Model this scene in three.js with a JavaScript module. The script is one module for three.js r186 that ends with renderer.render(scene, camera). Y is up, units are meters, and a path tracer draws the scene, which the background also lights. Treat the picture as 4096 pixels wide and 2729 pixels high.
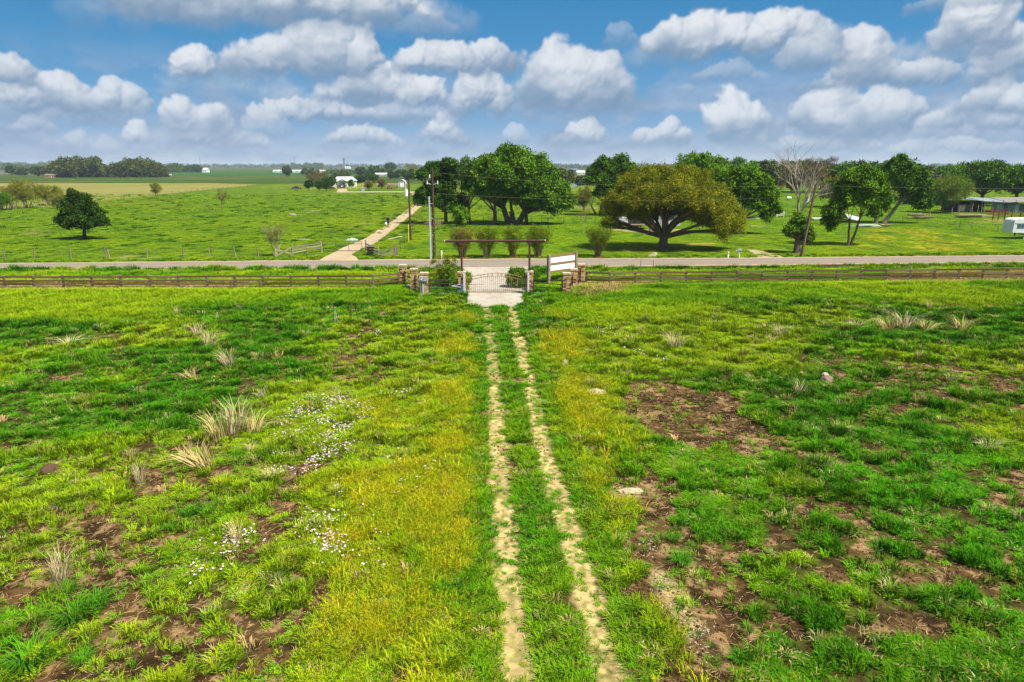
import * as THREE from 'three';
import { mergeGeometries } from 'three/addons/utils/BufferGeometryUtils.js';
import { RoundedBoxGeometry } from 'three/addons/geometries/RoundedBoxGeometry.js';
import { TextGeometry } from 'three/addons/geometries/TextGeometry.js';
import { FontLoader } from 'three/addons/loaders/FontLoader.js';
import { MarchingCubes } from 'three/addons/objects/MarchingCubes.js';

// ---------------------------------------------------------------- camera, sky, sun, exposure
const scene = new THREE.Scene();
const EYE = 11, FOCAL = 2731, PITCH = Math.atan((1364.5 - 662) / FOCAL);
const camera = new THREE.PerspectiveCamera(2 * Math.atan(1364.5 / FOCAL) * 180 / Math.PI, 1024 / 682, 0.5, 20000);
camera.position.set(0, EYE, 0);
camera.rotation.x = -PITCH;
const EXPOSURE = 2.45;
const renderer = new THREE.WebGLRenderer({ antialias: true });
renderer.toneMapping = THREE.LinearToneMapping;
renderer.toneMappingExposure = EXPOSURE;
renderer.shadowMap.enabled = true;

const sun = new THREE.DirectionalLight(new THREE.Color(1.0, 0.955, 0.83), 3.7);
const SUN_DIR = new THREE.Vector3(0.42, 0.8, 0.3).normalize();
sun.position.copy(SUN_DIR).multiplyScalar(300).add(new THREE.Vector3(0, 0, -80));
sun.target.position.set(0, 0, -80);
sun.castShadow = true;
sun.shadow.radius = 15;
sun.shadow.mapSize.set(4096, 4096);
Object.assign(sun.shadow.camera, { left: -130, right: 130, top: 130, bottom: -130, near: 10, far: 700 });
scene.add(sun, sun.target);

// seeded random numbers and noise
function rng(seed) { let s = seed | 0; return () => { s = (s + 0x6d2b79f5) | 0; let t = Math.imul(s ^ (s >>> 15), 1 | s); t = (t + Math.imul(t ^ (t >>> 7), 61 | t)) ^ t; return ((t ^ (t >>> 14)) >>> 0) / 4294967296; }; }
const clamp = (x, a = 0, b = 1) => (x < a ? a : x > b ? b : x), lerp = (a, b, t) => a + (b - a) * t;
const sstep = (a, b, x) => { const t = clamp((x - a) / (b - a)); return t * t * (3 - 2 * t); };
const PERM = new Float32Array(65536);
{ const r = rng(77); for (let i = 0; i < 65536; i++) PERM[i] = r(); }
function noise(x, y) {
  const xi = Math.floor(x), yi = Math.floor(y); let fx = x - xi, fy = y - yi;
  fx = fx * fx * fx * (fx * (fx * 6 - 15) + 10); fy = fy * fy * fy * (fy * (fy * 6 - 15) + 10);
  const h = (a, b) => PERM[(Math.imul(a, 374761393) + Math.imul(b, 668265263) ^ (Math.imul(a ^ b, 1274126177) >>> 13)) & 65535];
  const a = h(xi, yi), b = h(xi + 1, yi), c = h(xi, yi + 1), d = h(xi + 1, yi + 1);
  return a + (b - a) * fx + (c - a) * fy + (a - b - c + d) * fx * fy;
}
function fbm(x, y, oct = 4, gain = 0.5) { let s = 0, a = 1, n = 0; for (let i = 0; i < oct; i++) { s += a * noise(x, y); n += a; a *= gain; x = x * 2.03 + 17.3; y = y * 2.03 - 9.1; } return s / n; }
function billow(x, y, oct = 5) { let s = 0, a = 1, n = 0; for (let i = 0; i < oct; i++) { const q = 2 * noise(x, y) - 1; s += a * (1 - Math.abs(q)); n += a; a *= 0.52; x = x * 2.07 + 5.2; y = y * 2.07 + 1.3; } return s / n; }

// a point of the photograph's plan (4096 x 2729) laid on the level y: authoring help for world places
const SP = Math.sin(PITCH), CP = Math.cos(PITCH);
function P(u, v, y = 0) {
  const a = (u - 2048) / FOCAL, b = (1364.5 - v) / FOCAL, t = (y - EYE) / (-SP + b * CP);
  const p = new THREE.Vector3(a * t, y, (-CP - b * SP) * t); p.m = t / FOCAL; return p;
}
// direction as azimuth and elevation in degrees
function AE(u, v) { const a = (u - 2048) / FOCAL, b = (1364.5 - v) / FOCAL, y = -SP + b * CP, z = CP + b * SP; return [Math.atan2(a, z) * 180 / Math.PI, Math.atan2(y, Math.hypot(a, z)) * 180 / Math.PI]; }

// sky: air and cumulus clouds in all directions
{
  const W = 4096, H = 2048, data = new Float32Array(W * H * 4), D = Math.PI / 180, inv = 1 / EXPOSURE, ppd = W / 360;
  const grad = [[-90, .30, .36, .40], [-0.5, .56, .63, .72], [0, .56, .63, .72], [1.0, .43, .55, .70], [3, .235, .43, .67], [5.5, .145, .37, .64], [9, .075, .295, .575], [12.5, .05, .25, .52], [25, .042, .205, .46], [90, .03, .15, .38]];
  const air = (el) => { let i = 0; while (i < grad.length - 2 && grad[i + 1][0] < el) i++; const p = grad[i], q = grad[i + 1], t = clamp((el - p[0]) / (q[0] - p[0])); return [lerp(p[1], q[1], t), lerp(p[2], q[2], t), lerp(p[3], q[3], t)]; };
  for (let j = 0; j < H; j++) { const c = air((j + 0.5) / H * 180 - 90); for (let i = 0; i < W; i++) { const o = (j * W + i) * 4; data[o] = c[0]; data[o + 1] = c[1]; data[o + 2] = c[2]; data[o + 3] = 1; } }
  // a cumulus: puffs over a flat base, shaded as a bumpy height field under a high sun
  const RX = new Float32Array(160), RY = new Float32Array(160), RR = new Float32Array(160);
  function cloud(az0, az1, el0, el1, seed, o = {}) {
    const r = rng(seed * 7919 + 13), cw = az1 - az0, ch = el1 - el0, mid = (az0 + az1) / 2, ec = Math.max(0.3, Math.cos((el0 + el1) / 2 * D));
    const n = Math.min(150, Math.round(22 + 20 * cw / ch)), dense = o.dense ?? 1, dim = o.dim ?? r() * 0.16;
    const lean = o.lean ?? (r() - 0.5) * 0.5;
    for (let i = 0; i < n; i++) {
      const f = r() * 2 - 1, prof = Math.pow(1 - Math.min(1, Math.abs(f - lean * 0.6) ** 2 / (1 + Math.abs(lean)) ** 2), 0.75) * (0.62 + 0.45 * noise(f * 2.2 + seed * 3.1, seed)) + 0.1;
      const small = i > n * 0.4, rr = ch * (small ? 0.07 + 0.13 * r() : 0.22 + 0.24 * r()) * (0.5 + 0.6 * prof);
      RX[i] = f * (cw / 2 - rr); RR[i] = rr; RY[i] = small ? rr + Math.max(0, ch * prof * 1.02 - 2 * rr) * Math.pow(r(), 0.3) : rr * 0.5 + Math.max(0, ch * prof * 1.1 - 1.45 * rr) * Math.sqrt(r());
    }
    const pad = ch * 0.25, x0 = Math.floor((az0 - pad) * ppd / 1), x1 = Math.ceil((az1 + pad) * ppd), y0 = Math.max(H / 2 + 1, Math.floor((el0 - pad + 90) * ppd)), y1 = Math.min(H - 2, Math.ceil((el1 + pad + 90) * ppd));
    const bw = x1 - x0 + 1, bh = y1 - y0 + 1, hf = new Float32Array(bw * bh), al = new Float32Array(bw * bh);
    const fr = 2.6 / ch, sx = seed * 13.7, sy = seed * 5.3;
    for (let j = 0; j < bh; j++) {
      const el = (y0 + j) / ppd - 90;
      for (let i = 0; i < bw; i++) {
        let x = (x0 + i) / ppd - mid, y = el - el0;
        const wx = fbm(x * fr * 0.8 + sx, y * fr * 0.8 + sy, 3) - 0.5, wy = fbm(x * fr * 0.8 + sx + 31, y * fr * 0.8 + sy + 7, 3) - 0.5;
        const px = x + wx * ch * 0.32, py = y + wy * ch * 0.26;
        let k = -1, sum = 0;
        for (let m = 0; m < n; m++) { const dx = px - RX[m], dy = py - RY[m], q = RR[m] * (1 - (dx * dx + dy * dy) / (RR[m] * RR[m])); if (q > k) k = q; if (q > -0.15 * ch) sum += Math.exp(q * 20 / ch); }
        if (sum > 0) k = Math.max(k, ch / 20 * Math.log(sum) - 0.03 * ch);
        if (k < -0.35 * ch) { hf[j * bw + i] = k; continue; }
        const b = billow(x * fr * 0.95 + sx, y * fr * 0.95 + sy, 4) - 0.62, b2 = fbm(x * fr * 3 + sx, y * fr * 3.4 + sy, 4) - 0.5;
        const body = k / ch + b * 0.22 + b2 * 0.2;
        const bot = sstep(-0.12, 0.2, py / ch + (fbm(x * fr * 2 + sx, y * fr * 4, 3) - 0.5) * 0.22);
        hf[j * bw + i] = (k * 1.0 + b * ch * 0.07 + b2 * ch * 0.03);
        al[j * bw + i] = sstep(-0.02, o.soft ?? lerp(0.34, 0.13, clamp(y / ch * 1.6)), body) * bot * dense;
      }
    }
    for (let j = 1; j < bh - 1; j++) {
      const el = (y0 + j) / ppd - 90, c = air(el), hz = clamp(0.78 * Math.exp(-el / 2.6) + 0.06);
      for (let i = 1; i < bw - 1; i++) {
        const q = j * bw + i; let a = al[q]; if (a < 0.004) continue;
        const gx = (hf[q + 1] - hf[q - 1]) * ppd / 2, gy = (hf[q + bw] - hf[q - bw]) * ppd / 2, ln = 1 / Math.sqrt(gx * gx + gy * gy + 1.1);
        const lit = clamp((gx * 0.26 - gy * 0.62 + 0.95) * ln * 0.8), t = (el - el0) / ch;
        const nz = fbm((x0 + i) * 0.035 + sx, (y0 + j) * 0.05, 3);
        let s = lit * (0.12 + 0.88 * sstep(0.0, 0.62, t + (nz - 0.5) * 0.85)) + 0.17 * sstep(0.15, 0.8, t);
        s = clamp(s * (1 - dim) + 0.03);
        const thin = sstep(0.2, 0.9, a);
        const cr = lerp(.18, .88, s), cg = lerp(.29, .895, s), cb = lerp(.44, .92, s), o4 = ((y0 + j) * W + (((x0 + i + W / 4) % W) + W) % W) * 4;
        a *= 0.94;
        const R = lerp(cr, c[0], hz * 0.75), G = lerp(cg, c[1], hz * 0.75), B = lerp(cb, c[2], hz * 0.75);
        data[o4] = lerp(data[o4], R, a); data[o4 + 1] = lerp(data[o4 + 1], G, a); data[o4 + 2] = lerp(data[o4 + 2], B, a);
      }
    }
  }
  // a soft far cloud sheet low over the horizon, all round
  for (let j = H / 2; j < H / 2 + 9 * ppd; j++) {
    const el = (j + 0.5) / ppd - 90;
    for (let i = 0; i < W; i++) {
      const ang = i / W * 2 * Math.PI, x = Math.cos(ang) * 14, z = Math.sin(ang) * 14, n = (fbm(x + 40, z + el * 0.55, 4) * 0.5 + fbm(x * 1.7 + el * 0.2, z * 1.7 + el * 0.8 + 70, 4) * 0.5);
      const a = sstep(0.38, 0.6, n) * sstep(9.5, 3.5, el) * 0.8, o = (j * W + i) * 4, w = fbm(x * 3 + 9, z * 3 + el * 2.2, 3);
      data[o] = lerp(data[o], lerp(.23, .42, w), a); data[o + 1] = lerp(data[o + 1], lerp(.345, .52, w), a); data[o + 2] = lerp(data[o + 2], lerp(.53, .69, w), a);
    }
  }
  // clouds outside the frame, of the same kind
  const r = rng(4242), others = [];
  for (let k = 0; k < 230; k++) {
    const az = 44 + r() * 272, el = 1.5 + Math.pow(r(), 1.6) * 60, s = (1.6 + r() * 2.6) * (0.8 + el / 22), w = s * (1.7 + r() * 2);
    if (az - w / 2 < 41 || az + w / 2 > 319) continue;
    others.push([az - w / 2, az + w / 2, el, el + s, 500 + k, el]);
  }
  for (let k = 0; k < 46; k++) { const az = -40 + r() * 80, el = 17 + r() * 50, s = 3 + r() * 5, w = s * (1.8 + r() * 2) / Math.cos(el * D); others.push([az - w / 2, az + w / 2, el, el + s, 900 + k, el]); }
  others.sort((a, b) => a[5] < b[5] ? -1 : 1);
  for (const c of others.reverse()) cloud(c[0], c[1], c[2], c[3], c[4]);
  // clouds in view, far ones (low) first
  const view = [
    [2400, 2560, 95, 205, 1, { dense: .35, dim: .35 }], [2740, 3090, 250, 335, 2, { dense: .4, dim: .3 }], [2690, 2790, 330, 380, 3, { dense: .3, dim: .3 }], [1560, 1880, 60, 150, 4, { dense: .3, dim: .4 }],
    [3300, 3900, 180, 330, 72, { dense: .5, dim: .4, soft: .4 }], [600, 1300, 270, 430, 73, { dense: .4, dim: .4, soft: .45 }], [100, 700, 380, 520, 74, { dense: .5, dim: .45, soft: .45 }], [1000, 1700, 330, 480, 75, { dense: .5, dim: .4, soft: .4 }], [3500, 4200, 420, 600, 77, { dense: .5, dim: .3, soft: .4 }], [0, 900, 520, 640, 78, { dense: .5, dim: .4, soft: .45 }],
    [20, 250, 470, 545, 5, { dense: .55, dim: .25 }], [240, 360, 515, 605, 6, { dense: .6, dim: .2 }], [370, 500, 555, 620, 7, { dense: .5, dim: .25 }], [900, 1100, 520, 600, 8, { dense: .7, dim: .15 }],
    [3540, 4150, 545, 625, 9, { dense: .7 }], [2990, 3560, 545, 618, 10, { dense: .8 }], [2480, 2780, 488, 590, 11, {}], [2200, 2450, 482, 590, 12, {}], [2000, 2120, 490, 590, 13, { dense: .6 }], [1660, 1880, 458, 585, 14, {}], [1270, 1640, 503, 590, 15, { dense: .9 }],
    [475, 610, 500, 585, 16, { dense: .9 }], [590, 980, 383, 590, 17, {}], [980, 1640, 405, 500, 18, { dense: .85, dim: .12 }], [940, 1180, 430, 560, 19, { dense: .5, dim: .25 }], [1480, 1860, 400, 500, 60, { dense: .55, dim: .2 }],
    [3620, 4200, 400, 530, 20, { dense: .8, dim: .1 }], [2790, 3120, 383, 590, 21, {}], [3050, 3740, 348, 585, 22, { lean: .25 }], [3780, 4250, 310, 470, 23, {}],
    [-160, 390, 285, 470, 24, { lean: .3 }], [310, 620, 318, 460, 25, { dense: .9 }], [-80, 180, 212, 360, 26, { dim: .22 }],
    [1765, 2070, 290, 470, 27, {}], [1220, 1800, 243, 425, 28, { lean: .2 }], [2020, 2600, 176, 450, 29, { lean: -.15 }], [860, 1060, 200, 330, 61, { dense: .6, dim: .2 }],
    [3170, 3880, 225, 365, 30, { dense: .9, dim: .1 }], [3330, 3590, 105, 350, 31, { lean: -.3 }], [3850, 4200, 95, 340, 32, { lean: .4 }],
    [1540, 2110, 142, 300, 33, { dim: .12 }], [650, 880, 180, 320, 34, {}], [850, 1560, 100, 315, 35, { lean: .45 }], [2530, 3420, 5, 245, 36, { lean: -.1 }],
    [3080, 3420, 130, 290, 37, { dim: .35, dense: .8 }], [3700, 4110, -20, 235, 38, { lean: -.2 }], [1350, 1475, 12, 115, 39, { dense: .95 }],
    [330, 1780, -200, 112, 40, { lean: .1, dim: .12 }], [3600, 4300, -70, 40, 41, { dense: .5, dim: .3 }],
  ];
  for (let [u0, u1, v0, v1, sd, o] of view) {
    const gv = (v1 - v0) * 0.06; v0 -= gv;
    const um = (u0 + u1) / 2, a = AE(u0, (v0 + v1) / 2), b = AE(u1, (v0 + v1) / 2), lo = AE(um, v1)[1], hi = AE(um, v0)[1];
    const w = b[0] - a[0], h = hi - lo;
    if (!o.dense) cloud(a[0] - w * 0.1, b[0] + w * 0.12, Math.max(0.2, lo - h * 0.14), hi - h * 0.22, sd + 100, { dense: 0.55, dim: 0.42, soft: 0.5 });
    cloud(a[0], b[0], Math.max(0.3, lo), hi, sd, o);
  }
  for (let i = 0; i < data.length; i += 4) { data[i] *= inv; data[i + 1] *= inv; data[i + 2] *= inv; }
  const tex = new THREE.DataTexture(data, W, H, THREE.RGBAFormat, THREE.FloatType);
  tex.mapping = THREE.EquirectangularReflectionMapping; tex.magFilter = THREE.LinearFilter; tex.minFilter = THREE.LinearFilter; tex.needsUpdate = true;
  scene.background = tex; scene.environment = tex;
}
console.log('sky done');
// ---------------------------------------------------------------- helpers
const V = (x, y, z) => new THREE.Vector3(x, y, z);
const col = (r, g, b) => new THREE.Color().setRGB(r, g, b);
function mat(r, g, b, o = {}) { const m = { color: col(r, g, b), roughness: 0.9, side: THREE.DoubleSide, ...o }; if (m.roughness >= 0.9 && !m.metalness) m.specularIntensity = 0.15; return new THREE.MeshPhysicalMaterial(m); } // earth, bark, cloth and weathered wood hardly shine
const used = new Map();
function numbered(name) { const n = used.get(name) ?? 0; used.set(name, n + 1); return n ? name + '_' + String(n).padStart(3, '0') : name; }
function tag(o, label, category, group, kind) { Object.assign(o.userData, { label, category }); if (group) o.userData.group = group; if (kind) o.userData.kind = kind; return o; }
function thing(name, label, category, p = V(0, 0, 0), turn = 0, group) {
  const o = new THREE.Group(); o.name = numbered(name); o.position.copy(p); o.rotation.y = turn; scene.add(o); return tag(o, label, category, group);
}
function part(name, geo, material, parent, label) {
  const m = new THREE.Mesh(geo, material); m.name = name; m.castShadow = m.receiveShadow = true; parent.add(m); if (label) m.userData.label = label; return m;
}
function solo(name, geo, material, label, category, group) { const m = part(numbered(name), geo, material, scene); return tag(m, label, category, group); }
function ground_piece(name, geo, material, label) { const m = part(numbered(name), geo, material, scene); m.userData.kind = 'structure'; if (label) { m.userData.label = label; m.userData.category = name.split('_').pop(); } return m; }
function copy(o, label, p, turn = 0) { const c = o.clone(); c.name = numbered(o.name.replace(/_\d{3}$/, '')); c.userData = { ...o.userData, label }; c.position.copy(p); c.rotation.y = turn; scene.add(c); return c; }
const box = (w, h, d, x = 0, y = 0, z = 0, ry = 0, rz = 0, rx = 0) => { const g = new THREE.BoxGeometry(w, h, d); if (rx) g.rotateX(rx); if (rz) g.rotateZ(rz); if (ry) g.rotateY(ry); return g.translate(x, y, z); };
const rbox = (w, h, d, r, x = 0, y = 0, z = 0, ry = 0) => { const g = new RoundedBoxGeometry(w, h, d, 2, r); if (ry) g.rotateY(ry); return g.translate(x, y, z); };
const cyl = (r0, r1, h, x = 0, y = 0, z = 0, n = 12) => new THREE.CylinderGeometry(r1, r0, h, n).translate(x, y + h / 2, z);
function rod(a, b, r0, r1 = r0, n = 6) { const d = b.clone().sub(a), g = new THREE.CylinderGeometry(r1, r0, d.length(), n); g.applyQuaternion(new THREE.Quaternion().setFromUnitVectors(V(0, 1, 0), d.clone().normalize())); return g.translate((a.x + b.x) / 2, (a.y + b.y) / 2, (a.z + b.z) / 2); }
// a plank from a to b: width across (vertical), thickness
function plank(a, b, h, t) { const d = b.clone().sub(a), L = d.length(), g = new THREE.BoxGeometry(L, h, t); g.rotateZ(Math.asin(d.y / L)); g.rotateY(Math.atan2(-d.z, d.x)); return g.translate((a.x + b.x) / 2, (a.y + b.y) / 2, (a.z + b.z) / 2); }
const merged = (list) => mergeGeometries(list.map((g) => { const q = g.index ? g.toNonIndexed() : g; for (const k of Object.keys(q.attributes)) if (!['position', 'normal', 'uv'].includes(k)) q.deleteAttribute(k); return q; }));
class MB { // collects tapered tubes, quads and leaves into one mesh
  constructor() { this.p = []; this.i = []; }
  tube(pts, rad, n = 6) {
    const m = pts.length, t = V(), up = V(), s = V(), base = this.p.length / 3;
    for (let k = 0; k < m; k++) {
      t.copy(pts[Math.min(m - 1, k + 1)]).sub(pts[Math.max(0, k - 1)]).normalize();
      up.set(0, 0, 1); if (Math.abs(t.z) > 0.9) up.set(1, 0, 0);
      s.crossVectors(t, up).normalize(); up.crossVectors(s, t);
      for (let j = 0; j < n; j++) { const a = j / n * 2 * Math.PI, c = Math.cos(a) * rad[k], d = Math.sin(a) * rad[k]; this.p.push(pts[k].x + s.x * c + up.x * d, pts[k].y + s.y * c + up.y * d, pts[k].z + s.z * c + up.z * d); }
    }
    for (let k = 0; k < m - 1; k++) for (let j = 0; j < n; j++) { const a = base + k * n + j, b = base + k * n + (j + 1) % n; this.i.push(a, b, a + n, b, b + n, a + n); }
    return this;
  }
  tri(...q) { const b = this.p.length / 3; this.p.push(...q); for (let k = 0; k < q.length / 3 - 2; k++) this.i.push(b, b + k + 1, b + k + 2); return this; }
  geo() { const g = new THREE.BufferGeometry(); g.setAttribute('position', new THREE.Float32BufferAttribute(this.p, 3)); g.setIndex(this.i); g.computeVertexNormals(); return g; }
}
// one mesh copied many times: matrices from a list of [x, y, z, turn, sx, sy, sz, tiltX, tiltZ], colours from [r, g, b]
function many(name, geo, material, places, colors, parent) {
  const m = new THREE.InstancedMesh(geo, material, places.length), M = new THREE.Matrix4(), q = new THREE.Quaternion(), e = new THREE.Euler(), p = V(), s = V(), c = new THREE.Color();
  places.forEach((a, k) => { e.set(a[7] ?? 0, a[3], a[8] ?? 0, 'YXZ'); q.setFromEuler(e); M.compose(p.set(a[0], a[1], a[2]), q, s.set(a[4], a[5] ?? a[4], a[6] ?? a[4])); m.setMatrixAt(k, M); if (colors) m.setColorAt(k, c.setRGB(...colors[k])); });
  m.name = parent === scene ? numbered(name) : name; m.castShadow = m.receiveShadow = true; m.userData.kind = 'stuff'; parent.add(m); return m;
}
// textures
const enc = (x) => { x = clamp(x); return 255 * (x <= 0.0031308 ? x * 12.92 : 1.055 * Math.pow(x, 1 / 2.4) - 0.055); };
function paint(w, h, f, srgb = true) {
  const d = new Uint8Array(w * h * 4);
  for (let j = 0; j < h; j++) for (let i = 0; i < w; i++) { const c = f((i + 0.5) / w, (j + 0.5) / h), o = (j * w + i) * 4; if (srgb) { d[o] = enc(c[0]); d[o + 1] = enc(c[1]); d[o + 2] = enc(c[2]); } else d[o] = d[o + 1] = d[o + 2] = clamp(c) * 255; d[o + 3] = 255; }
  const t = new THREE.DataTexture(d, w, h, THREE.RGBAFormat); t.magFilter = THREE.LinearFilter; t.minFilter = THREE.LinearFilter; t.wrapS = t.wrapT = THREE.RepeatWrapping; if (srgb) t.colorSpace = THREE.SRGBColorSpace; t.needsUpdate = true; return t;
}
// a flat sheet over the polygon of ground points, uv by plan position
function sheet(pts, y, ux = 1, uz = 1, ox = 0, oz = 0) {
  const sh = new THREE.Shape(pts.map((p) => new THREE.Vector2(p.x, -p.z))), g = new THREE.ShapeGeometry(sh); g.rotateX(-Math.PI / 2); g.translate(0, y, 0);
  const p = g.attributes.position, uv = g.attributes.uv; for (let k = 0; k < p.count; k++) uv.setXY(k, (p.getX(k) - ox) / ux, (p.getZ(k) - oz) / uz); return g;
}
function rough_edge(pts, step, amp, seed) { // the polygon's edge cut finer and made uneven
  const out = []; for (let k = 0; k < pts.length; k++) { const a = pts[k], b = pts[(k + 1) % pts.length], n = Math.max(1, Math.round(a.distanceTo(b) / step)); for (let j = 0; j < n; j++) { const t = j / n, x = lerp(a.x, b.x, t), z = lerp(a.z, b.z, t); out.push(V(x + (fbm(x * 0.9 + seed, z * 0.9, 3) - 0.5) * amp * 2, 0, z + (fbm(x * 0.9, z * 0.9 + seed + 50, 3) - 0.5) * amp * 2)); } } return out;
}
const poly = (list) => list.map(([u, v]) => P(u, v));
// signed distance to a polygon in plan, positive inside
function inside(pts) {
  const n = pts.length, X = pts.map((p) => p.x), Z = pts.map((p) => p.z), x0 = Math.min(...X) - 4, x1 = Math.max(...X) + 4, z0 = Math.min(...Z) - 4, z1 = Math.max(...Z) + 4;
  return (x, z) => {
    if (x < x0 || x > x1 || z < z0 || z > z1) return -4;
    let d = 1e9, c = false;
    for (let i = 0, j = n - 1; i < n; j = i++) {
      const ex = X[j] - X[i], ez = Z[j] - Z[i], wx = x - X[i], wz = z - Z[i], t = clamp((wx * ex + wz * ez) / (ex * ex + ez * ez)), dx = wx - ex * t, dz = wz - ez * t; d = Math.min(d, dx * dx + dz * dz);
      if ((Z[i] > z) !== (Z[j] > z) && x < ex * (z - Z[i]) / ez + X[i]) c = !c;
    }
    return (c ? 1 : -1) * Math.sqrt(d);
  };
}
const zone = (list) => inside(poly(list));
function line_dist(pts) { return (x, z) => { let d = 1e9; for (let i = 0; i + 1 < pts.length; i++) { const a = pts[i], b = pts[i + 1], ex = b.x - a.x, ez = b.z - a.z, t = clamp(((x - a.x) * ex + (z - a.z) * ez) / (ex * ex + ez * ez)); d = Math.min(d, Math.hypot(x - a.x - ex * t, z - a.z - ez * t)); } return d; }; }
// ---------------------------------------------------------------- ground, fields, road
const tex_road = paint(1024, 512, (u, v) => { const n = fbm(u * 180, v * 90, 3), w = fbm(u * 9, v * 30, 4), b = 0.17 + (n - 0.5) * 0.07 + (w - 0.5) * 0.06; const wheel = (Math.exp(-(((v - 0.27) / 0.08) ** 2)) + Math.exp(-(((v - 0.72) / 0.08) ** 2))) * fbm(u * 30, v * 5, 3); const k = b - 0.03 * wheel; return [k * 1.3, k * 1.05, k * 0.84]; });
const tex_concrete = paint(512, 512, (u, v) => { const n = fbm(u * 120, v * 120, 3), w = fbm(u * 6, v * 8, 5), s = sstep(0.55, 0.75, fbm(u * 14 + 40, v * 10, 4)), k = 0.33 + (n - 0.5) * 0.06 + (w - 0.5) * 0.12; return [k * lerp(1.05, 0.95, s), k * lerp(0.95, 0.78, s), k * lerp(0.8, 0.6, s)]; });
const tex_dirt = paint(512, 512, (u, v) => { const n = fbm(u * 150, v * 150, 3), w = fbm(u * 7, v * 7, 5), k = 0.31 + (n - 0.5) * 0.12 + (w - 0.5) * 0.14; return [k * 1.15, k * 0.87, k * 0.55]; });
// the far land: one sheet to the horizon
const tex_land = paint(1024, 1024, (u, v) => {
  const a = fbm(u * 5, v * 5, 5), b = fbm(u * 90, v * 140, 3), c = sstep(0.5, 0.6, fbm(u * 8 + 30, v * 10 + 11, 3)), k = 0.8 + (b - 0.5) * 0.7 + (a - 0.5) * 0.5;
  return [lerp(0.042, 0.08, c) * k, lerp(0.085, 0.098, c) * k, lerp(0.005, 0.018, c) * k];
});
{
  const g = new THREE.PlaneGeometry(18000, 9400, 4, 4).rotateX(-Math.PI / 2).translate(0, -0.05, -4550), uv = g.attributes.uv, p = g.attributes.position;
  for (let k = 0; k < p.count; k++) uv.setXY(k, p.getX(k) / 420, p.getZ(k) / 560);
  ground_piece('ground', g, mat(1, 1, 1, { map: tex_land, roughness: 1 }), 'flat green farmland reaching to the horizon');
}
// pasture across the road
const yellow_patch = [zone([[3480, 905], [3700, 915], [3960, 960], [4090, 1000], [3700, 1005], [3420, 985]]), zone([[3230, 960], [3330, 962], [3330, 985], [3230, 985]]), zone([[2560, 970], [2680, 980], [2600, 1010], [2440, 1005]])];
const dry_patch = [zone([[100, 915], [190, 915], [180, 945], [95, 940]]), zone([[480, 1020], [620, 1020], [640, 1036], [470, 1036]]), zone([[1200, 838], [1300, 838], [1290, 852], [1210, 852]]), zone([[1420, 890], [1500, 885], [1470, 920], [1400, 935]]), zone([[3880, 880], [4096, 872], [4096, 896], [3900, 894]]), zone([[2260, 822], [2400, 822], [2400, 838], [2270, 838]]), zone([[2995, 900], [3085, 900], [3080, 910], [3000, 908]])];
const PX0 = -230, PX1 = 230, PZ0 = -430, PZ1 = -66;
const tex_pasture = paint(2048, 2048, (u, v) => {
  const x = lerp(PX0, PX1, u), z = lerp(PZ1, PZ0, v);
  const big = fbm(x * 0.035, z * 0.03, 4), mid = fbm(x * 0.28 + 9, z * 0.16, 4), fine = fbm(x * 2.4, z * 1.5, 2), tuft = sstep(0.66, 0.74, fbm(x * 0.55 + 60, z * 0.3 + 3, 3));
  let r = 0.104, g = 0.18, b = 0.003; const k = 0.72 + (mid - 0.5) * 0.75 + (fine - 0.5) * 0.42;
  const yel = sstep(0.5, 0.7, big); r = lerp(r, 0.15, yel * 0.8); g = lerp(g, 0.195, yel * 0.8);
  const lawn = sstep(-20, -5, x + (z + 110) * 0.28); r = lerp(r, r * 0.92, lawn); g = lerp(g, g * 1.04, lawn);
  r = lerp(r, 0.055, tuft * 0.7); g = lerp(g, 0.11, tuft * 0.7);
  let q = 0; for (const f of yellow_patch) q = Math.max(q, sstep(-1.5, 2, f(x, z)) * sstep(0.42, 0.6, fbm(x * 0.3 + 5, z * 0.2, 4))); r = lerp(r, 0.42, q * 0.7); g = lerp(g, 0.34, q * 0.7); b = lerp(b, 0.012, q);
  q = 0; for (const f of dry_patch) q = Math.max(q, sstep(-1, 1.5, f(x, z)) * sstep(0.36, 0.58, fbm(x * 0.5 + 15, z * 0.4, 3))); r = lerp(r, 0.36, q * 0.75); g = lerp(g, 0.27, q * 0.75); b = lerp(b, 0.12, q * 0.75);
  return [r * k, g * k, b * k];
});
const pasture_mat = mat(1, 1, 1, { map: tex_pasture, roughness: 1 });
ground_piece('pasture', sheet([V(PX0, 0, PZ1 - 0.1), V(PX1, 0, PZ1 - 0.1), V(PX1, 0, PZ0), V(PX0, 0, PZ0)], -0.004, PX1 - PX0, PZ0 - PZ1, PX0, PZ1), pasture_mat, 'bright green grazed pasture and lawn beyond the road');
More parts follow.
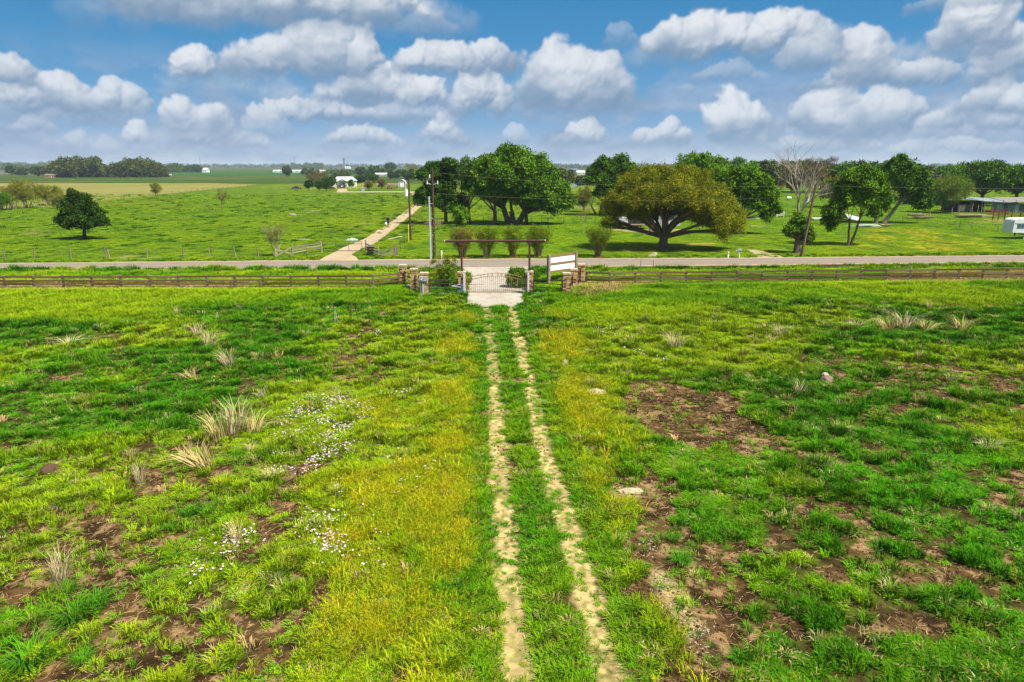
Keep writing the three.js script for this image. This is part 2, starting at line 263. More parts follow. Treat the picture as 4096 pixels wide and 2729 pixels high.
// fields further out
const field = (name, list, y, r, g, b, fx, fz, label, streak = 0.25) => {
  const t = paint(512, 512, (u, v) => { const k = 0.85 + (fbm(u * 60, v * 220, 3) - 0.5) * streak * 2 + (fbm(u * 5, v * 9, 4) - 0.5) * 0.3; return [r * k, g * k, b * k]; });
  ground_piece(name, sheet(poly(list), y, fx, fz), mat(1, 1, 1, { map: t, roughness: 1 }), label);
};
field('hay_field', [[-900, 733], [860, 733], [1032, 738], [720, 770], [400, 806], [270, 824], [0, 842], [-900, 900]], 0.02, 0.215, 0.2, 0.05, 200, 260, 'pale straw coloured hay field behind the wire fence');
field('crop_field', [[520, 690], [1420, 690], [1420, 704], [520, 702]], -0.02, 0.03, 0.1, 0.012, 300, 600, 'dark green crop field beside the far white strip');
field('plowed_field', [[-500, 678], [430, 678], [420, 696], [-500, 700]], -0.02, 0.12, 0.095, 0.08, 300, 800, 'grey brown ploughed field left of the oak groves');
field('plowed_field', [[3560, 686], [4700, 688], [4700, 704], [3560, 699]], -0.02, 0.055, 0.05, 0.06, 300, 800, 'dark ploughed field on the right below the horizon');
field('plowed_field', [[2240, 682], [2420, 682], [2420, 697], [2240, 697]], -0.02, 0.14, 0.1, 0.07, 300, 800, 'bare brown field behind the round pond trees');
field('crop_field', [[3560, 672], [4700, 674], [4700, 684], [3560, 682]], -0.015, 0.08, 0.15, 0.03, 300, 800, 'light green strip of crop under the right horizon');
// the paved road
const road_n = [[-700, 1085.5], [0, 1080], [1024, 1075.5], [2048, 1067], [3072, 1058], [4096, 1046], [5600, 1026]], road_f = [[-700, 1062], [0, 1056], [1024, 1046], [2048, 1038], [3072, 1033.5], [4096, 1023.5], [5600, 1008]];
{
  const n = poly(road_n), f = poly(road_f), pos = [], uv = [], idx = [], sp = [], si = [];
  let L = 0;
  const N = 60, at = (a, t) => { const q = t * (a.length - 1), k = Math.min(a.length - 2, Math.floor(q)); return a[k].clone().lerp(a[k + 1], q - k); };
  let last = null;
  for (let k = 0; k <= N; k++) {
    const a = at(n, k / N), b = at(f, k / N), d = b.clone().sub(a).normalize(); if (last) L += last.distanceTo(a); last = a.clone();
    a.z += (fbm(a.x * 0.4, 3, 3) - 0.5) * 0.3; b.z += (fbm(a.x * 0.4, 13, 3) - 0.5) * 0.4;
    for (let j = 0; j <= 4; j++) { const q = a.clone().lerp(b, j / 4); pos.push(q.x, 0.03 + Math.sin(j / 4 * Math.PI) * 0.05, q.z); uv.push(L / 14, j / 4); }
    const s0 = a.clone().addScaledVector(d, -0.55 - 0.4 * fbm(a.x * 0.6, 1, 3)), s1 = b.clone().addScaledVector(d, 0.45 + 0.5 * fbm(a.x * 0.6, 8, 3)); sp.push(s0.x, 0.012, s0.z, s1.x, 0.012, s1.z);
    if (k) { const o = k * 5; for (let j = 0; j < 4; j++) idx.push(o + j - 5, o + j, o + j - 4, o + j, o + j + 1, o + j - 4); const q = k * 2; si.push(q - 2, q, q - 1, q, q + 1, q - 1); }
  }
  const g = new THREE.BufferGeometry(); g.setAttribute('position', new THREE.Float32BufferAttribute(pos, 3)); g.setAttribute('uv', new THREE.Float32BufferAttribute(uv, 2)); g.setIndex(idx); g.computeVertexNormals();
  ground_piece('road', g, mat(1, 1, 1, { map: tex_road, roughness: 0.92 }), 'grey tan two lane country road crossing the picture');
  const h = new THREE.BufferGeometry(); h.setAttribute('position', new THREE.Float32BufferAttribute(sp, 3)); h.setAttribute('uv', new THREE.Float32BufferAttribute(sp.filter((_, k) => k % 3 !== 1).map((x) => x / 5), 2)); h.setIndex(si); h.computeVertexNormals();
  ground_piece('road_shoulder', h, mat(1, 1, 1, { map: tex_dirt, roughness: 1 }), 'pale gravel edge along the country road');
}
const ROAD = inside([...poly(road_n), ...poly(road_f).reverse()]);
// concrete drive through the gate
const pad_pts = poly([[1866, 1225], [1925, 1229], [2035, 1230], [2094, 1223], [2101, 1171], [2078, 1115], [2110, 1085], [2200, 1068], [1780, 1071], [1850, 1088], [1884, 1112], [1867, 1171]]);
ground_piece('driveway', sheet(rough_edge(pad_pts, 0.5, 0.16, 3), 0.05, 7, 7), mat(1, 1, 1, { map: tex_concrete, roughness: 0.9 }), 'pale worn concrete driveway running through the gate');
const PAD = inside(pad_pts);
// gravel track on the far side
const track_pts = poly([[1270, 1043], [1330, 1012], [1385, 985], [1450, 960], [1545, 903], [1600, 862], [1650, 822], [1676, 800], [1665, 790], [1640, 769], [1384, 770], [1345, 770], [1352, 756], [1385, 755], [1390, 766], [1660, 766], [1700, 795], [1712, 800], [1660, 848], [1600, 897], [1505, 972], [1445, 996], [1405, 1018], [1440, 1043]]);
ground_piece('gravel_track', sheet(rough_edge(track_pts, 1.2, 0.35, 9), 0.02, 9, 9), mat(1, 1, 1, { map: tex_dirt, roughness: 1 }), 'sandy track leading from the road up to the white house');
const TRACK = inside(track_pts);
ground_piece('gravel_track', sheet(rough_edge(poly([[2985, 996], [3030, 1000], [3080, 1014], [3150, 1036], [3040, 1036], [3020, 1016]]), 0.8, 0.5, 21), 0.02, 6, 6), mat(1, 1, 1, { map: tex_dirt, roughness: 1 }), 'short sandy turn in beside the mailbox');
ground_piece('soil_patch', sheet(rough_edge(poly([[2430, 915], [2590, 917], [2730, 916], [2720, 924], [2600, 935], [2430, 922]]), 0.8, 0.4, 31), 0.02, 6, 6), mat(0.8, 0.7, 0.6, { map: tex_dirt, roughness: 1 }), 'bare dusty strip under the parked trailer');
for (const [u, v, w, l] of [[1850, 1031, 30, 'leftmost'], [1948, 1030, 30, 'second'], [2050, 1029, 30, 'third'], [2152, 1028, 28, 'fourth'], [2390, 1028, 34, 'rightmost']]) {
  const c = P(u, v), pts = []; for (let k = 0; k < 26; k++) { const a = k / 26 * 6.283, r = w * c.m * (0.75 + 0.5 * noise(k * 0.9, u)); pts.push(V(c.x + Math.cos(a) * r, 0, c.z + Math.sin(a) * r * 0.9)); }
  ground_piece('mulch_ring', sheet(pts, 0.025, 5, 5), mat(0.5, 0.27, 0.13, { map: tex_dirt, roughness: 1 }), `brown mulch ring around the ${l} roadside shrub`);
}
ground_piece('pond', sheet(rough_edge(poly([[2240, 741], [2300, 739], [2330, 742], [2300, 748], [2245, 747]]), 2, 1.5, 5), 0.03), new THREE.MeshStandardMaterial({ color: col(0.08, 0.12, 0.15), roughness: 0.06 }), 'small pale pond behind the central trees');
console.log('ground done');
// ---------------------------------------------------------------- the meadow in front of the gate
const WL = poly([[1944, 1228], [1958, 1330], [1972, 1440], [1985, 1650], [1996, 1850], [2004, 1950], [2022, 2150], [2045, 2400], [2074, 2729], [2090, 2900]]);
const WR = poly([[2049, 1228], [2066, 1320], [2085, 1400], [2125, 1550], [2155, 1700], [2190, 1850], [2223, 1950], [2290, 2150], [2362, 2400], [2452, 2729], [2500, 2900]]);
const wheelL = line_dist(WL), wheelR = line_dist(WR);
const SOIL = [
  [zone([[0, 2060], [420, 1990], [640, 1940], [880, 1930], [900, 2040], [760, 2160], [640, 2260], [720, 2330], [1000, 2360], [1200, 2310], [1330, 2380], [1400, 2520], [1300, 2900], [-200, 2900]]), 0.68],
  [zone([[1180, 1900], [1320, 1870], [1280, 2000], [1190, 2120], [1060, 2180], [1090, 2060]]), 1.2],
  [zone([[1190, 1430], [1380, 1390], [1640, 1400], [1570, 1480], [1480, 1560], [1300, 1560], [1200, 1510]]), 0.75],
  [zone([[2380, 1560], [2560, 1530], [2800, 1530], [2960, 1610], [3080, 1720], [3260, 1830], [3060, 1850], [2900, 1800], [2740, 1830], [2560, 1760], [2440, 1660]]), 1.3],
  [zone([[2540, 1930], [2640, 1880], [2720, 2000], [2830, 2200], [2960, 2400], [3060, 2560], [3110, 2900], [2760, 2900], [2690, 2500], [2600, 2280], [2500, 2100]]), 1.4],
  [zone([[3100, 1420], [3350, 1410], [3700, 1450], [4096, 1510], [4300, 1700], [3900, 1680], [3560, 1560], [3250, 1520]]), 0.72],
  [zone([[0, 1320], [700, 1330], [900, 1350], [700, 1420], [0, 1400]]), 0.5], [zone([[900, 1480], [1250, 1470], [1200, 1560], [950, 1620]]), 0.5], [zone([[560, 1750], [900, 1860], [1130, 1800], [1050, 1950], [700, 1900]]), 0.55],
];
const SAND = [zone([[2600, 2270], [2660, 2290], [2790, 2480], [2760, 2530], [2680, 2430]]), zone([[1660, 1392], [1730, 1385], [1730, 1408], [1650, 1412]]), zone([[2245, 1430], [2275, 1430], [2275, 1480], [2250, 1480]]), zone([[2480, 1950], [2580, 1955], [2570, 2000], [2490, 1990]])];
const YEL = [
  [zone([[1825, 1540], [1930, 1540], [1962, 1800], [1962, 1960], [1840, 1940]]), 0.8],
  [zone([[1760, 1285], [1900, 1275], [1925, 1450], [1925, 1610], [1830, 1600], [1790, 1420]]), 0.85], [zone([[1440, 1640], [1900, 1590], [1950, 1800], [1960, 2900], [1250, 2900], [1320, 2520], [1410, 2260], [1500, 2060], [1380, 1850]]), 0.95],
  [zone([[2170, 1250], [2240, 1250], [2330, 1470], [2420, 1620], [2480, 1850], [2540, 1960], [2640, 2290], [2720, 2560], [2790, 2900], [2600, 2900], [2450, 2380], [2340, 2030], [2260, 1740], [2190, 1480]]), 0.62],
];
const LIME = [zone([[1060, 1560], [1500, 1480], [1780, 1450], [1920, 1620], [1900, 1800], [1420, 2240], [1150, 2260], [740, 2330], [760, 2200], [1000, 2060], [1130, 1830], [980, 1800]]), zone([[2350, 1240], [2900, 1230], [3300, 1340], [3150, 1500], [2850, 1500], [2440, 1520], [2300, 1400]]), zone([[-200, 1130], [1000, 1140], [700, 1240], [650, 1290], [-200, 1295]])];
const TALL = [zone([[-400, 1100], [1600, 1100], [1640, 1200], [1200, 1236], [760, 1242], [700, 1290], [300, 1296], [-400, 1300]]), zone([[2180, 1100], [4400, 1080], [4500, 1215], [3700, 1232], [3300, 1212], [3000, 1206], [2900, 1240], [2500, 1300], [2250, 1270]])];
const FLOWER = [[zone([[1160, 1600], [1330, 1575], [1490, 1640], [1480, 1740], [1330, 1860], [1200, 1910], [1040, 1900], [1120, 1760]]), 1], [zone([[1250, 2070], [1410, 2090], [1390, 2230], [1260, 2260], [1160, 2190]]), 1], [zone([[840, 2150], [960, 2140], [1090, 2190], [1080, 2250], [900, 2290], [780, 2330], [790, 2290], [870, 2240]]), 0.8], [zone([[1500, 1330], [1600, 1325], [1610, 1350], [1490, 1360]]), 0.7], [zone([[2280, 1270], [2470, 1300], [2600, 1400], [2700, 1440], [2680, 1470], [2540, 1420], [2440, 1370]]), 0.22], [zone([[1560, 1580], [1700, 1540], [1740, 1560], [1600, 1610]]), 0.35], [zone([[1500, 1750], [1760, 1850], [1650, 2000], [1500, 1950]]), 0.12], [zone([[1340, 1900], [1500, 1900], [1520, 2300], [1380, 2320]]), 0.2]];
const CLUMPY = zone([[2700, 1850], [3300, 1760], [4300, 1800], [4500, 2900], [3080, 2900], [2960, 2400], [2800, 2100]]);
const DRY = [zone([[-300, 1140], [0, 1142], [1020, 1140], [1010, 1160], [500, 1168], [-300, 1168]]), zone([[3540, 1112], [4400, 1096], [4400, 1130], [3560, 1140]]), zone([[2300, 1150], [2480, 1140], [2470, 1185], [2330, 1205], [2290, 1190]]), zone([[2340, 1135], [2600, 1132], [2600, 1148], [2340, 1150]])];
const zmax = (list, x, z, soft) => { let m = 0; for (const f of list) { const g = Array.isArray(f) ? f[0] : f, w = Array.isArray(f) ? f[1] : 1, d = g(x, z); if (d > -soft * 1.5) m = Math.max(m, w * sstep(-soft, soft, d)); } return m; };
function meadow(x, z) {
  const wx = x + (fbm(x * 0.55, z * 0.55, 4) - 0.5) * 3.2, wz = z + (fbm(x * 0.55 + 80, z * 0.55, 4) - 0.5) * 3.2;
  const o = { sand: 0, bare: 0, yel: 0, lime: 0, tall: 0, dry: 0, wheel: 0 };
  const patch = fbm(x * 0.9 + 11, z * 0.9 + 5, 4), gen = fbm(x * 0.28 + 3, z * 0.4 + 60, 4);
  o.yel = zmax(YEL, x + (wx - x) * 1.1, z + (wz - z) * 1.1, 1.5) * sstep(0.28, 0.58, fbm(x * 0.6 + 200, z * 0.4, 4)); o.lime = zmax(LIME, wx, wz, 1.6); o.tall = zmax(TALL, wx, z + (wz - z) * 0.9, 0.9); o.dry = zmax(DRY, x + (wx - x) * 0.4, z + (wz - z) * 0.4, 0.5);
  let soil = zmax(SOIL, wx, wz, 0.9);
  soil = Math.max(soil * sstep(0.34, 0.5, patch + (soil - 0.6) * 0.35), sstep(0.56, 0.64, gen) * sstep(0.45, 0.58, patch) * 0.75 * (1 - o.tall) * (1 - o.lime * 0.8) * (1 - o.yel));
  o.sand = zmax(SAND, x + (wx - x) * 0.25, z + (wz - z) * 0.25, 0.25);
  const dl = wheelL(x, z), dr = wheelR(x, z), jag = (fbm(x * 2.6, z * 1.6, 3) - 0.5) * 0.5;
  const hole = fbm(x * 3.1 + 5, z * 1.7 + 12, 3), wl = sstep(0.56, 0.28, dl + jag * 0.55) * (0.75 + 0.25 * sstep(0.3, 0.48, fbm(3, z * 0.4, 3))) * sstep(0.2, 0.4, hole + 0.02), wr = sstep(0.56, 0.28, dr + jag * 0.55) * (0.75 + 0.25 * sstep(0.26, 0.42, fbm(40, z * 0.33, 3))) * sstep(0.2, 0.4, hole + 0.03);
  o.wheel = Math.max(wl, wr); o.road = Math.min(dl, dr); const mid = x > (dl < dr ? -99 : -99) ? 1 : 0;
  o.bare = Math.max(soil, o.sand, o.wheel); o.soil = soil; o.patch = patch; o.gen = gen;
  return o;
}
const MX0 = -66, MX1 = 66, MZ0 = -78, MZ1 = -4;
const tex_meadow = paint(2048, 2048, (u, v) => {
  const x = lerp(MX0, MX1, u), z = lerp(MZ1, MZ0, v), m = meadow(x, z), n = fbm(x * 6, z * 6, 3), n2 = fbm(x * 1.6 + 70, z * 1.6, 3);
  const th = sstep(0.4, 0.6, fbm(x * 3.1 + 60, z * 3.1 + 2, 3)); let r = lerp(0.042, 0.05, th), g = lerp(0.028, 0.06, th), b = lerp(0.01, 0.008, th); // thatch between the blades, darkened to paint in shadow gaps
  r = lerp(r, 0.19, m.yel * 0.7); g = lerp(g, 0.165, m.yel * 0.7); b = lerp(b, 0.02, m.yel * 0.7);
  r = lerp(r, 0.16, m.dry * 0.5); g = lerp(g, 0.12, m.dry * 0.5); b = lerp(b, 0.045, m.dry * 0.5);
  const s = sstep(0.25, 0.7, m.soil), dk = sstep(0.42, 0.6, n2);
  r = lerp(r, lerp(0.08, 0.03, dk), s); g = lerp(g, lerp(0.046, 0.0175, dk), s); b = lerp(b, lerp(0.017, 0.007, dk), s);
  const straw = s * sstep(0.57, 0.68, fbm(x * 2.2 + 9, z * 2.2 + 30, 3)); r = lerp(r, 0.3, straw * 0.6); g = lerp(g, 0.19, straw * 0.6); b = lerp(b, 0.09, straw * 0.6);
  const w = Math.max(m.wheel, m.sand), ws = 0.72 + 0.6 * fbm(x * 4.3, z * 4.3 + 8, 3); const fl = w * sstep(0.52, 0.62, fbm(x * 7 + 3, z * 5 + 9, 2)) * 0.65; r = lerp(r, 0.38 * ws, w); g = lerp(g, 0.285 * ws, w); b = lerp(b, 0.12 * ws, w); r = lerp(r, 0.13, fl); g = lerp(g, 0.15, fl); b = lerp(b, 0.02, fl);
  const k = 0.45 + n * 1.1; return [r * k, g * k, b * k];
});
const tex_meadow_bump = paint(512, 512, (u, v) => fbm(u * 40, v * 40, 5), false);
{
  const g = sheet([V(MX0, 0, MZ1), V(MX1, 0, MZ1), V(MX1, 0, MZ0), V(MX0, 0, MZ0)], 0, MX1 - MX0, MZ0 - MZ1, MX0, MZ1);
  const bump = tex_meadow_bump.clone(); bump.repeat.set(60, 34); bump.needsUpdate = true;
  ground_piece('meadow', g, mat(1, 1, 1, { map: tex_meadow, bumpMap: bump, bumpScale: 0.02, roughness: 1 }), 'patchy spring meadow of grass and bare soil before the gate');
}
console.log('meadow texture done');
// blades: a tuft is a spray of bent blades
function tuft(n, h, spread, width, droop, seed, head = 0) {
  const r = rng(seed), m = new MB();
  for (let k = 0; k < n; k++) {
    const a = r() * 6.283, d = Math.sqrt(r()) * spread, bx = Math.cos(a) * d, bz = Math.sin(a) * d, a2 = a + (r() - 0.5) * 2.2, hh = h * (0.55 + 0.6 * r()), out = hh * droop * (0.4 + 0.9 * r()), w = width * (0.6 + 0.6 * r());
    const ta = a2 + 1.57, wx = Math.cos(ta) * w / 2, wz = Math.sin(ta) * w / 2, cx = Math.cos(a2), cz = Math.sin(a2);
    const mx = bx + cx * out * 0.35, mz = bz + cz * out * 0.35, my = hh * 0.62, tx = bx + cx * out, tz = bz + cz * out, ty = hh * (1 - droop * 0.28);
    const b = m.p.length / 3;
    m.p.push(bx - wx, -0.02, bz - wz, bx + wx, -0.02, bz + wz, mx - wx * 0.8, my, mz - wz * 0.8, mx + wx * 0.8, my, mz + wz * 0.8, tx, ty, tz); m.i.push(b, b + 1, b + 2, b + 1, b + 3, b + 2, b + 2, b + 3, b + 4);
    if (head) { const q = b + 5, e = head * (0.7 + 0.6 * r()); m.p.push(tx - wx * 1.6, ty + e * 0.4, tz - wz * 1.6, tx + cx * e * 0.6, ty + e, tz + cz * e * 0.6, tx + wx * 1.6, ty + e * 0.4, tz + wz * 1.6); m.i.push(b + 4, q, q + 1, b + 4, q + 1, q + 2); }
  }
  return m.geo();
}
const blade_mat = new THREE.MeshPhysicalMaterial({ color: 0xffffff, roughness: 0.9, side: THREE.DoubleSide, specularIntensity: 0.06 });
const T_SHORT = [tuft(26, 0.25, 0.16, 0.028, 0.85, 1), tuft(30, 0.28, 0.15, 0.026, 1.0, 2), tuft(22, 0.21, 0.18, 0.036, 0.95, 3)];
const T_LONG = [tuft(18, 0.42, 0.15, 0.022, 0.55, 4), tuft(18, 0.48, 0.17, 0.024, 0.7, 5)];
const T_SEED = [tuft(15, 0.36, 0.17, 0.014, 0.7, 6, 0.085), tuft(15, 0.4, 0.17, 0.014, 0.9, 7, 0.075)];
// low weeds: rosettes of small broad leaves on short stems
function weed(n, R, len, wid, seed) { const r = rng(seed), m = new MB(); for (let k = 0; k < n; k++) { const a = r() * 6.283, d = R * Math.sqrt(r()), x = Math.cos(a) * d, z = Math.sin(a) * d, y = 0.03 + 0.12 * r() * (1 - d / R * 0.6), b = r() * 6.283, cx = Math.cos(b), cz = Math.sin(b), L = len * (0.6 + 0.7 * r()), W = wid * (0.6 + 0.7 * r()) / 2, up = L * (0.1 + 0.6 * r()); m.tri(x, y, z, x + cx * L * 0.5 - cz * W, y + up * 0.6, z + cz * L * 0.5 + cx * W, x + cx * L, y + up * 0.7, z + cz * L, x + cx * L * 0.5 + cz * W, y + up * 0.6, z + cz * L * 0.5 - cx * W); } return m.geo(); }
const T_WEED = [weed(40, 0.2, 0.1, 0.055, 31), weed(32, 0.21, 0.13, 0.045, 32)];
const T_CLUMP = tuft(130, 0.62, 0.2, 0.026, 1.15, 8);
const T_STRAW = [tuft(75, 0.95, 0.16, 0.016, 0.55, 9), tuft(60, 0.8, 0.14, 0.017, 0.8, 10)];
const grass = { short: [[], [], []], long: [[], []], seed: [[], []], weed: [[], []], far: [[], []] }, grassC = { short: [[], [], []], long: [[], []], seed: [[], []], weed: [[], []], far: [[], []] };
{
  const r = rng(2024);
  const sow = (z0, z1, perM, half, f) => { const n = Math.round((z1 - z0) * perM * 2 * half((z0 + z1) / 2)); for (let k = 0; k < n; k++) { const z = -(z0 + r() * (z1 - z0)), x = (r() * 2 - 1) * half(-z); f(x, z, -z); } };
  const half = (d) => d * 0.79 + 2.5;
  const put = (x, z, d) => {
    if (PAD(x, z) > -0.05 || ROAD(x, z) > -0.5) return;
    const m = meadow(x, z), keep = r();
    let p = 1 - Math.max(sstep(0.12, 0.62, m.soil) * 0.78 + sstep(0.6, 1.0, m.soil) * 0.16, sstep(0.1, 0.6, Math.max(m.wheel, m.sand)) * 0.8); 
    const cl = CLUMPY(x, z); if (cl > -1) { const c = fbm(x * 1.9 + 7, z * 1.9 + 40, 3); p *= lerp(1, 0.04 + 0.98 * sstep(0.45, 0.53, c + (0.5 - m.gen) * 0.3), sstep(-1, 1, cl)); }
    else if (!m.tall && !m.yel) p *= 0.06 + 0.96 * sstep(0.4, 0.52, fbm(x * 1.5 + 27, z * 1.5 + 4, 3) + (m.lime * 0.12) + (m.gen - 0.5) * 0.25);
    if (m.road < 1.1) p *= 1 - sstep(0.3, 0.1, m.road) * 0.25;
    const hN = sstep(0.34, 0.66, fbm(x * 0.95 + 14, z * 0.95 + 77, 3)), yz = sstep(0.1, 0.5, m.yel); if (keep > p * (1 - 0.15 * yz)) return;
    const lod = 0.85 + Math.max(0, d - 18) * 0.014, big = fbm(x * 0.13 + 3, z * 0.16 + 8, 3), hueN = fbm(x * 0.5 + 90, z * 0.5, 3), j = 0.72 + r() * 0.56;
    let c = hueN > 0.5 ? [0.086, 0.235, 0.003] : [0.12, 0.25, 0.003];
    const mixc = (q, t) => { c = [lerp(c[0], q[0], t), lerp(c[1], q[1], t), lerp(c[2], q[2], t)]; };
    mixc([0.034, 0.145, 0.003], sstep(0.54, 0.38, big) * 0.85); mixc([0.235, 0.315, 0.005], Math.max(m.lime * 0.8, sstep(0.52, 0.66, big) * 0.75));
    if (x > 12 && z > -26) mixc([0.06, 0.25, 0.004], 0.6);
    const yp = m.yel * (0.45 + 0.75 * sstep(0.4, 0.62, fbm(x * 0.8 + 50, z * 0.8, 3)));
    let kind = 'short', s = lod * (0.7 + r() * 0.6), sy = s * (0.55 + 1.0 * hN) * (0.8 + 0.4 * r());
    if (m.tall > 0.35 * (0.6 + r() * 0.8)) { kind = 'long'; s = lod * (0.8 + 0.4 * r()); sy = s * (0.5 + 0.5 * fbm(x * 0.5, z * 0.5 + 33, 3)) * lerp(0.45, 1, m.tall); mixc([0.22, 0.34, 0.006], 0.7 * fbm(x * 0.3 + 20, z * 0.8, 3)); }
    if (yp > 0.12 && r() < yp * 0.62) { kind = 'seed'; s = lod * (0.75 + 0.5 * r()); sy = s * 0.95; const q = r(); mixc(q < 0.36 ? [0.55, 0.46, 0.012] : q < 0.92 ? [0.36, 0.39, 0.008] : [0.36, 0.25, 0.02], 0.85); }
    else if (m.yel > 0.3) { kind = r() < 0.5 ? 'long' : 'short'; s *= 0.9; sy = s * (kind === 'long' ? 0.65 : 1.2); mixc([0.2, 0.28, 0.006], 0.6); }
    if (m.road < 1.15 && m.tall < 0.5) { kind = r() < 0.45 ? 'long' : 'short'; sy = s * (kind === 'long' ? 0.5 : 1.1); mixc([0.06, 0.19, 0.004], 0.6); if (m.road < 0.62) sy *= 0.6; if (m.wheel > 0.2) { kind = r() < 0.5 ? 'weed' : 'short'; const q = 0.35 + 0.35 * r(); s *= q; sy = s * 0.6; } }
    if (m.dry > 0.3 && r() < m.dry * 0.42) { kind = r() < 0.6 ? 'long' : 'seed'; s = lod * (0.9 + 0.5 * r()); sy = s * 0.8; c = r() < 0.75 ? [0.42, 0.3, 0.11] : [0.26, 0.17, 0.05]; }
    const fz = z + 62.5 + (x > 0 ? 1.6 + x * 0.058 : 0); if (fz > -0.9 && fz < 2.6) sy *= 0.42;
    if (m.soil > 0.3 && kind === 'short') { const q = 0.45 + 0.5 * r(); s *= q; sy *= q * 0.9; mixc([0.12, 0.22, 0.012], 0.4); }
    const odd = r(); if (kind === 'short') { if (odd < 0.03) c = [0.36, 0.29, 0.12]; else if (odd < 0.09) mixc([0.2, 0.2, 0.03], 0.8); else if (odd < 0.19) mixc([0.04, 0.12, 0.006], 0.7); else if (odd < 0.42) { kind = 'weed'; s *= 0.85; sy = s * 0.8; mixc([0.12, 0.25, 0.012], 0.5); } }
    const jr = 0.8 + 0.4 * r();
    const g = grass[kind], q = Math.floor(r() * g.length);
    g[q].push([x, 0, z, r() * 6.283, s, sy, s, (r() - 0.5) * 0.25, (r() - 0.5) * 0.25]); grassC[kind][q].push([c[0] * j * jr, c[1] * j, c[2] * j]);
  };
  for (let d = 11; d < 74; d += 1) sow(d, d + 1, d < 22 ? 84 : d < 34 ? 68 : d < 48 ? 54 : 46, half, put);
  // beyond the road: coarser tufts, thinner with distance
  for (let d = 77; d < 270; d += 3) sow(d, d + 3, d < 110 ? 3.6 : d < 140 ? 2.2 : d < 190 ? 0.9 : 0.35, (q) => q * 0.77 + 2, (x, z, dd) => {
    if (ROAD(x, z) > -0.7 || TRACK(x, z) > -0.1) return;
    const n = fbm(x * 0.28 + 9, z * 0.16, 4), t = fbm(x * 0.55 + 60, z * 0.3 + 3, 3); if (r() > 0.25 + n * 0.8 || (t > 0.66 && r() < 0.45)) return;
    const edge = ROAD(x, z) > -3, s = (1.15 + r() * 0.95) * (dd / 95), dark = t > 0.66, c = dark ? [0.06, 0.15, 0.004] : n > 0.52 ? [0.165, 0.25, 0.004] : [0.132, 0.238, 0.004], j = 0.8 + r() * 0.4, q = r() < 0.5 ? 0 : 1, lawn = x + (z + 110) * 0.28 > -12;
    grass.far[q].push([x, 0, z, r() * 6.28, s, s * (dark && !lawn ? 0.55 : edge ? 0.75 : lawn ? 0.13 : 0.2), s, 0, 0]); grassC.far[q].push(c.map((v) => v * j));
  });
}
{ // grass strip between the ruts of the far sandy track
  const r = rng(303), c = poly([[1425, 990], [1475, 966], [1530, 925], [1573, 893], [1630, 846], [1684, 800]]);
  for (let k = 0; k < 900; k++) { const t = r() * 4.999, i = Math.floor(t), p = c[i].clone().lerp(c[i + 1], t - i), x = p.x + (r() + r() - 1) * 0.75, z = p.z + (r() - 0.5) * 0.5; if (fbm(x * 0.5 + 7, z * 0.25, 3) < 0.47) continue; const s = 0.8 + 0.5 * r(), j = 0.8 + 0.4 * r(); grass.far[0].push([x, 0.02, z, r() * 6, s, s * 0.35, s, 0, 0]); grassC.far[0].push([0.16 * j, 0.21 * j, 0.015 * j]); }
}
const GL = { short: 'short green meadow grass between patches of bare soil', long: 'long light green grass along the plank fence', seed: 'golden seeding grass beside the wheel tracks', weed: 'low broad leaved weeds among the meadow grass', far: 'grass tufts over the pasture beyond the road' };
for (const k of Object.keys(grass)) grass[k].forEach((list, q) => { const geo = { short: T_SHORT, long: T_LONG, seed: T_SEED, weed: T_WEED, far: T_SHORT }[k][q]; const o = many(k === 'far' ? 'pasture_grass' : k === 'seed' ? 'seeding_grass' : k === 'long' ? 'long_grass' : k === 'weed' ? 'meadow_weeds' : 'meadow_grass', geo, blade_mat, list, grassC[k][q], scene); tag(o, GL[k], 'grass', GL[k], 'stuff'); console.log(k, q, list.length); });
// flowers: small pale pink cups on stalks
{
  const r = rng(88), m = new MB();
  for (let k = 0; k < 5; k++) { const a = k / 5 * 6.283, b = a + 0.62, c = a - 0.62; m.tri(0, 0.1, 0, Math.cos(c) * 0.032, 0.125, Math.sin(c) * 0.032, Math.cos(a) * 0.055, 0.13, Math.sin(a) * 0.055, Math.cos(b) * 0.032, 0.125, Math.sin(b) * 0.032); }
  const pl = [], pc = [];
  for (let k = 0; k < 160000 && pl.length < 2200; k++) {
    const z = -(13 + r() * 45), x = (r() * 2 - 1) * (-z * 0.55); if (x > 18) continue; const w = zmax(FLOWER, x, z, 0.5); if (r() > w * 0.55 * sstep(0.3, 0.62, fbm(x * 1.1 + 8, z * 1.1, 3))) continue;
    const s = 0.44 + r() * 0.38 + Math.max(0, -z - 30) * 0.007, q = r(); pl.push([x, 0.1 + r() * 0.12, z, r() * 6.28, s, s, s, (r() - 0.3) * 0.7, (r() - 0.5) * 0.7]); pc.push(q < 0.6 ? [0.74, 0.62, 0.64] : [0.7, 0.42, 0.52]);
  }
  tag(many('wildflowers', m.geo(), mat(1, 1, 1, { roughness: 0.8 }), pl, pc, scene), 'drifts of pale pink wildflowers left of the wheel tracks', 'flowers', null, 'stuff'); console.log('flowers', pl.length);
}
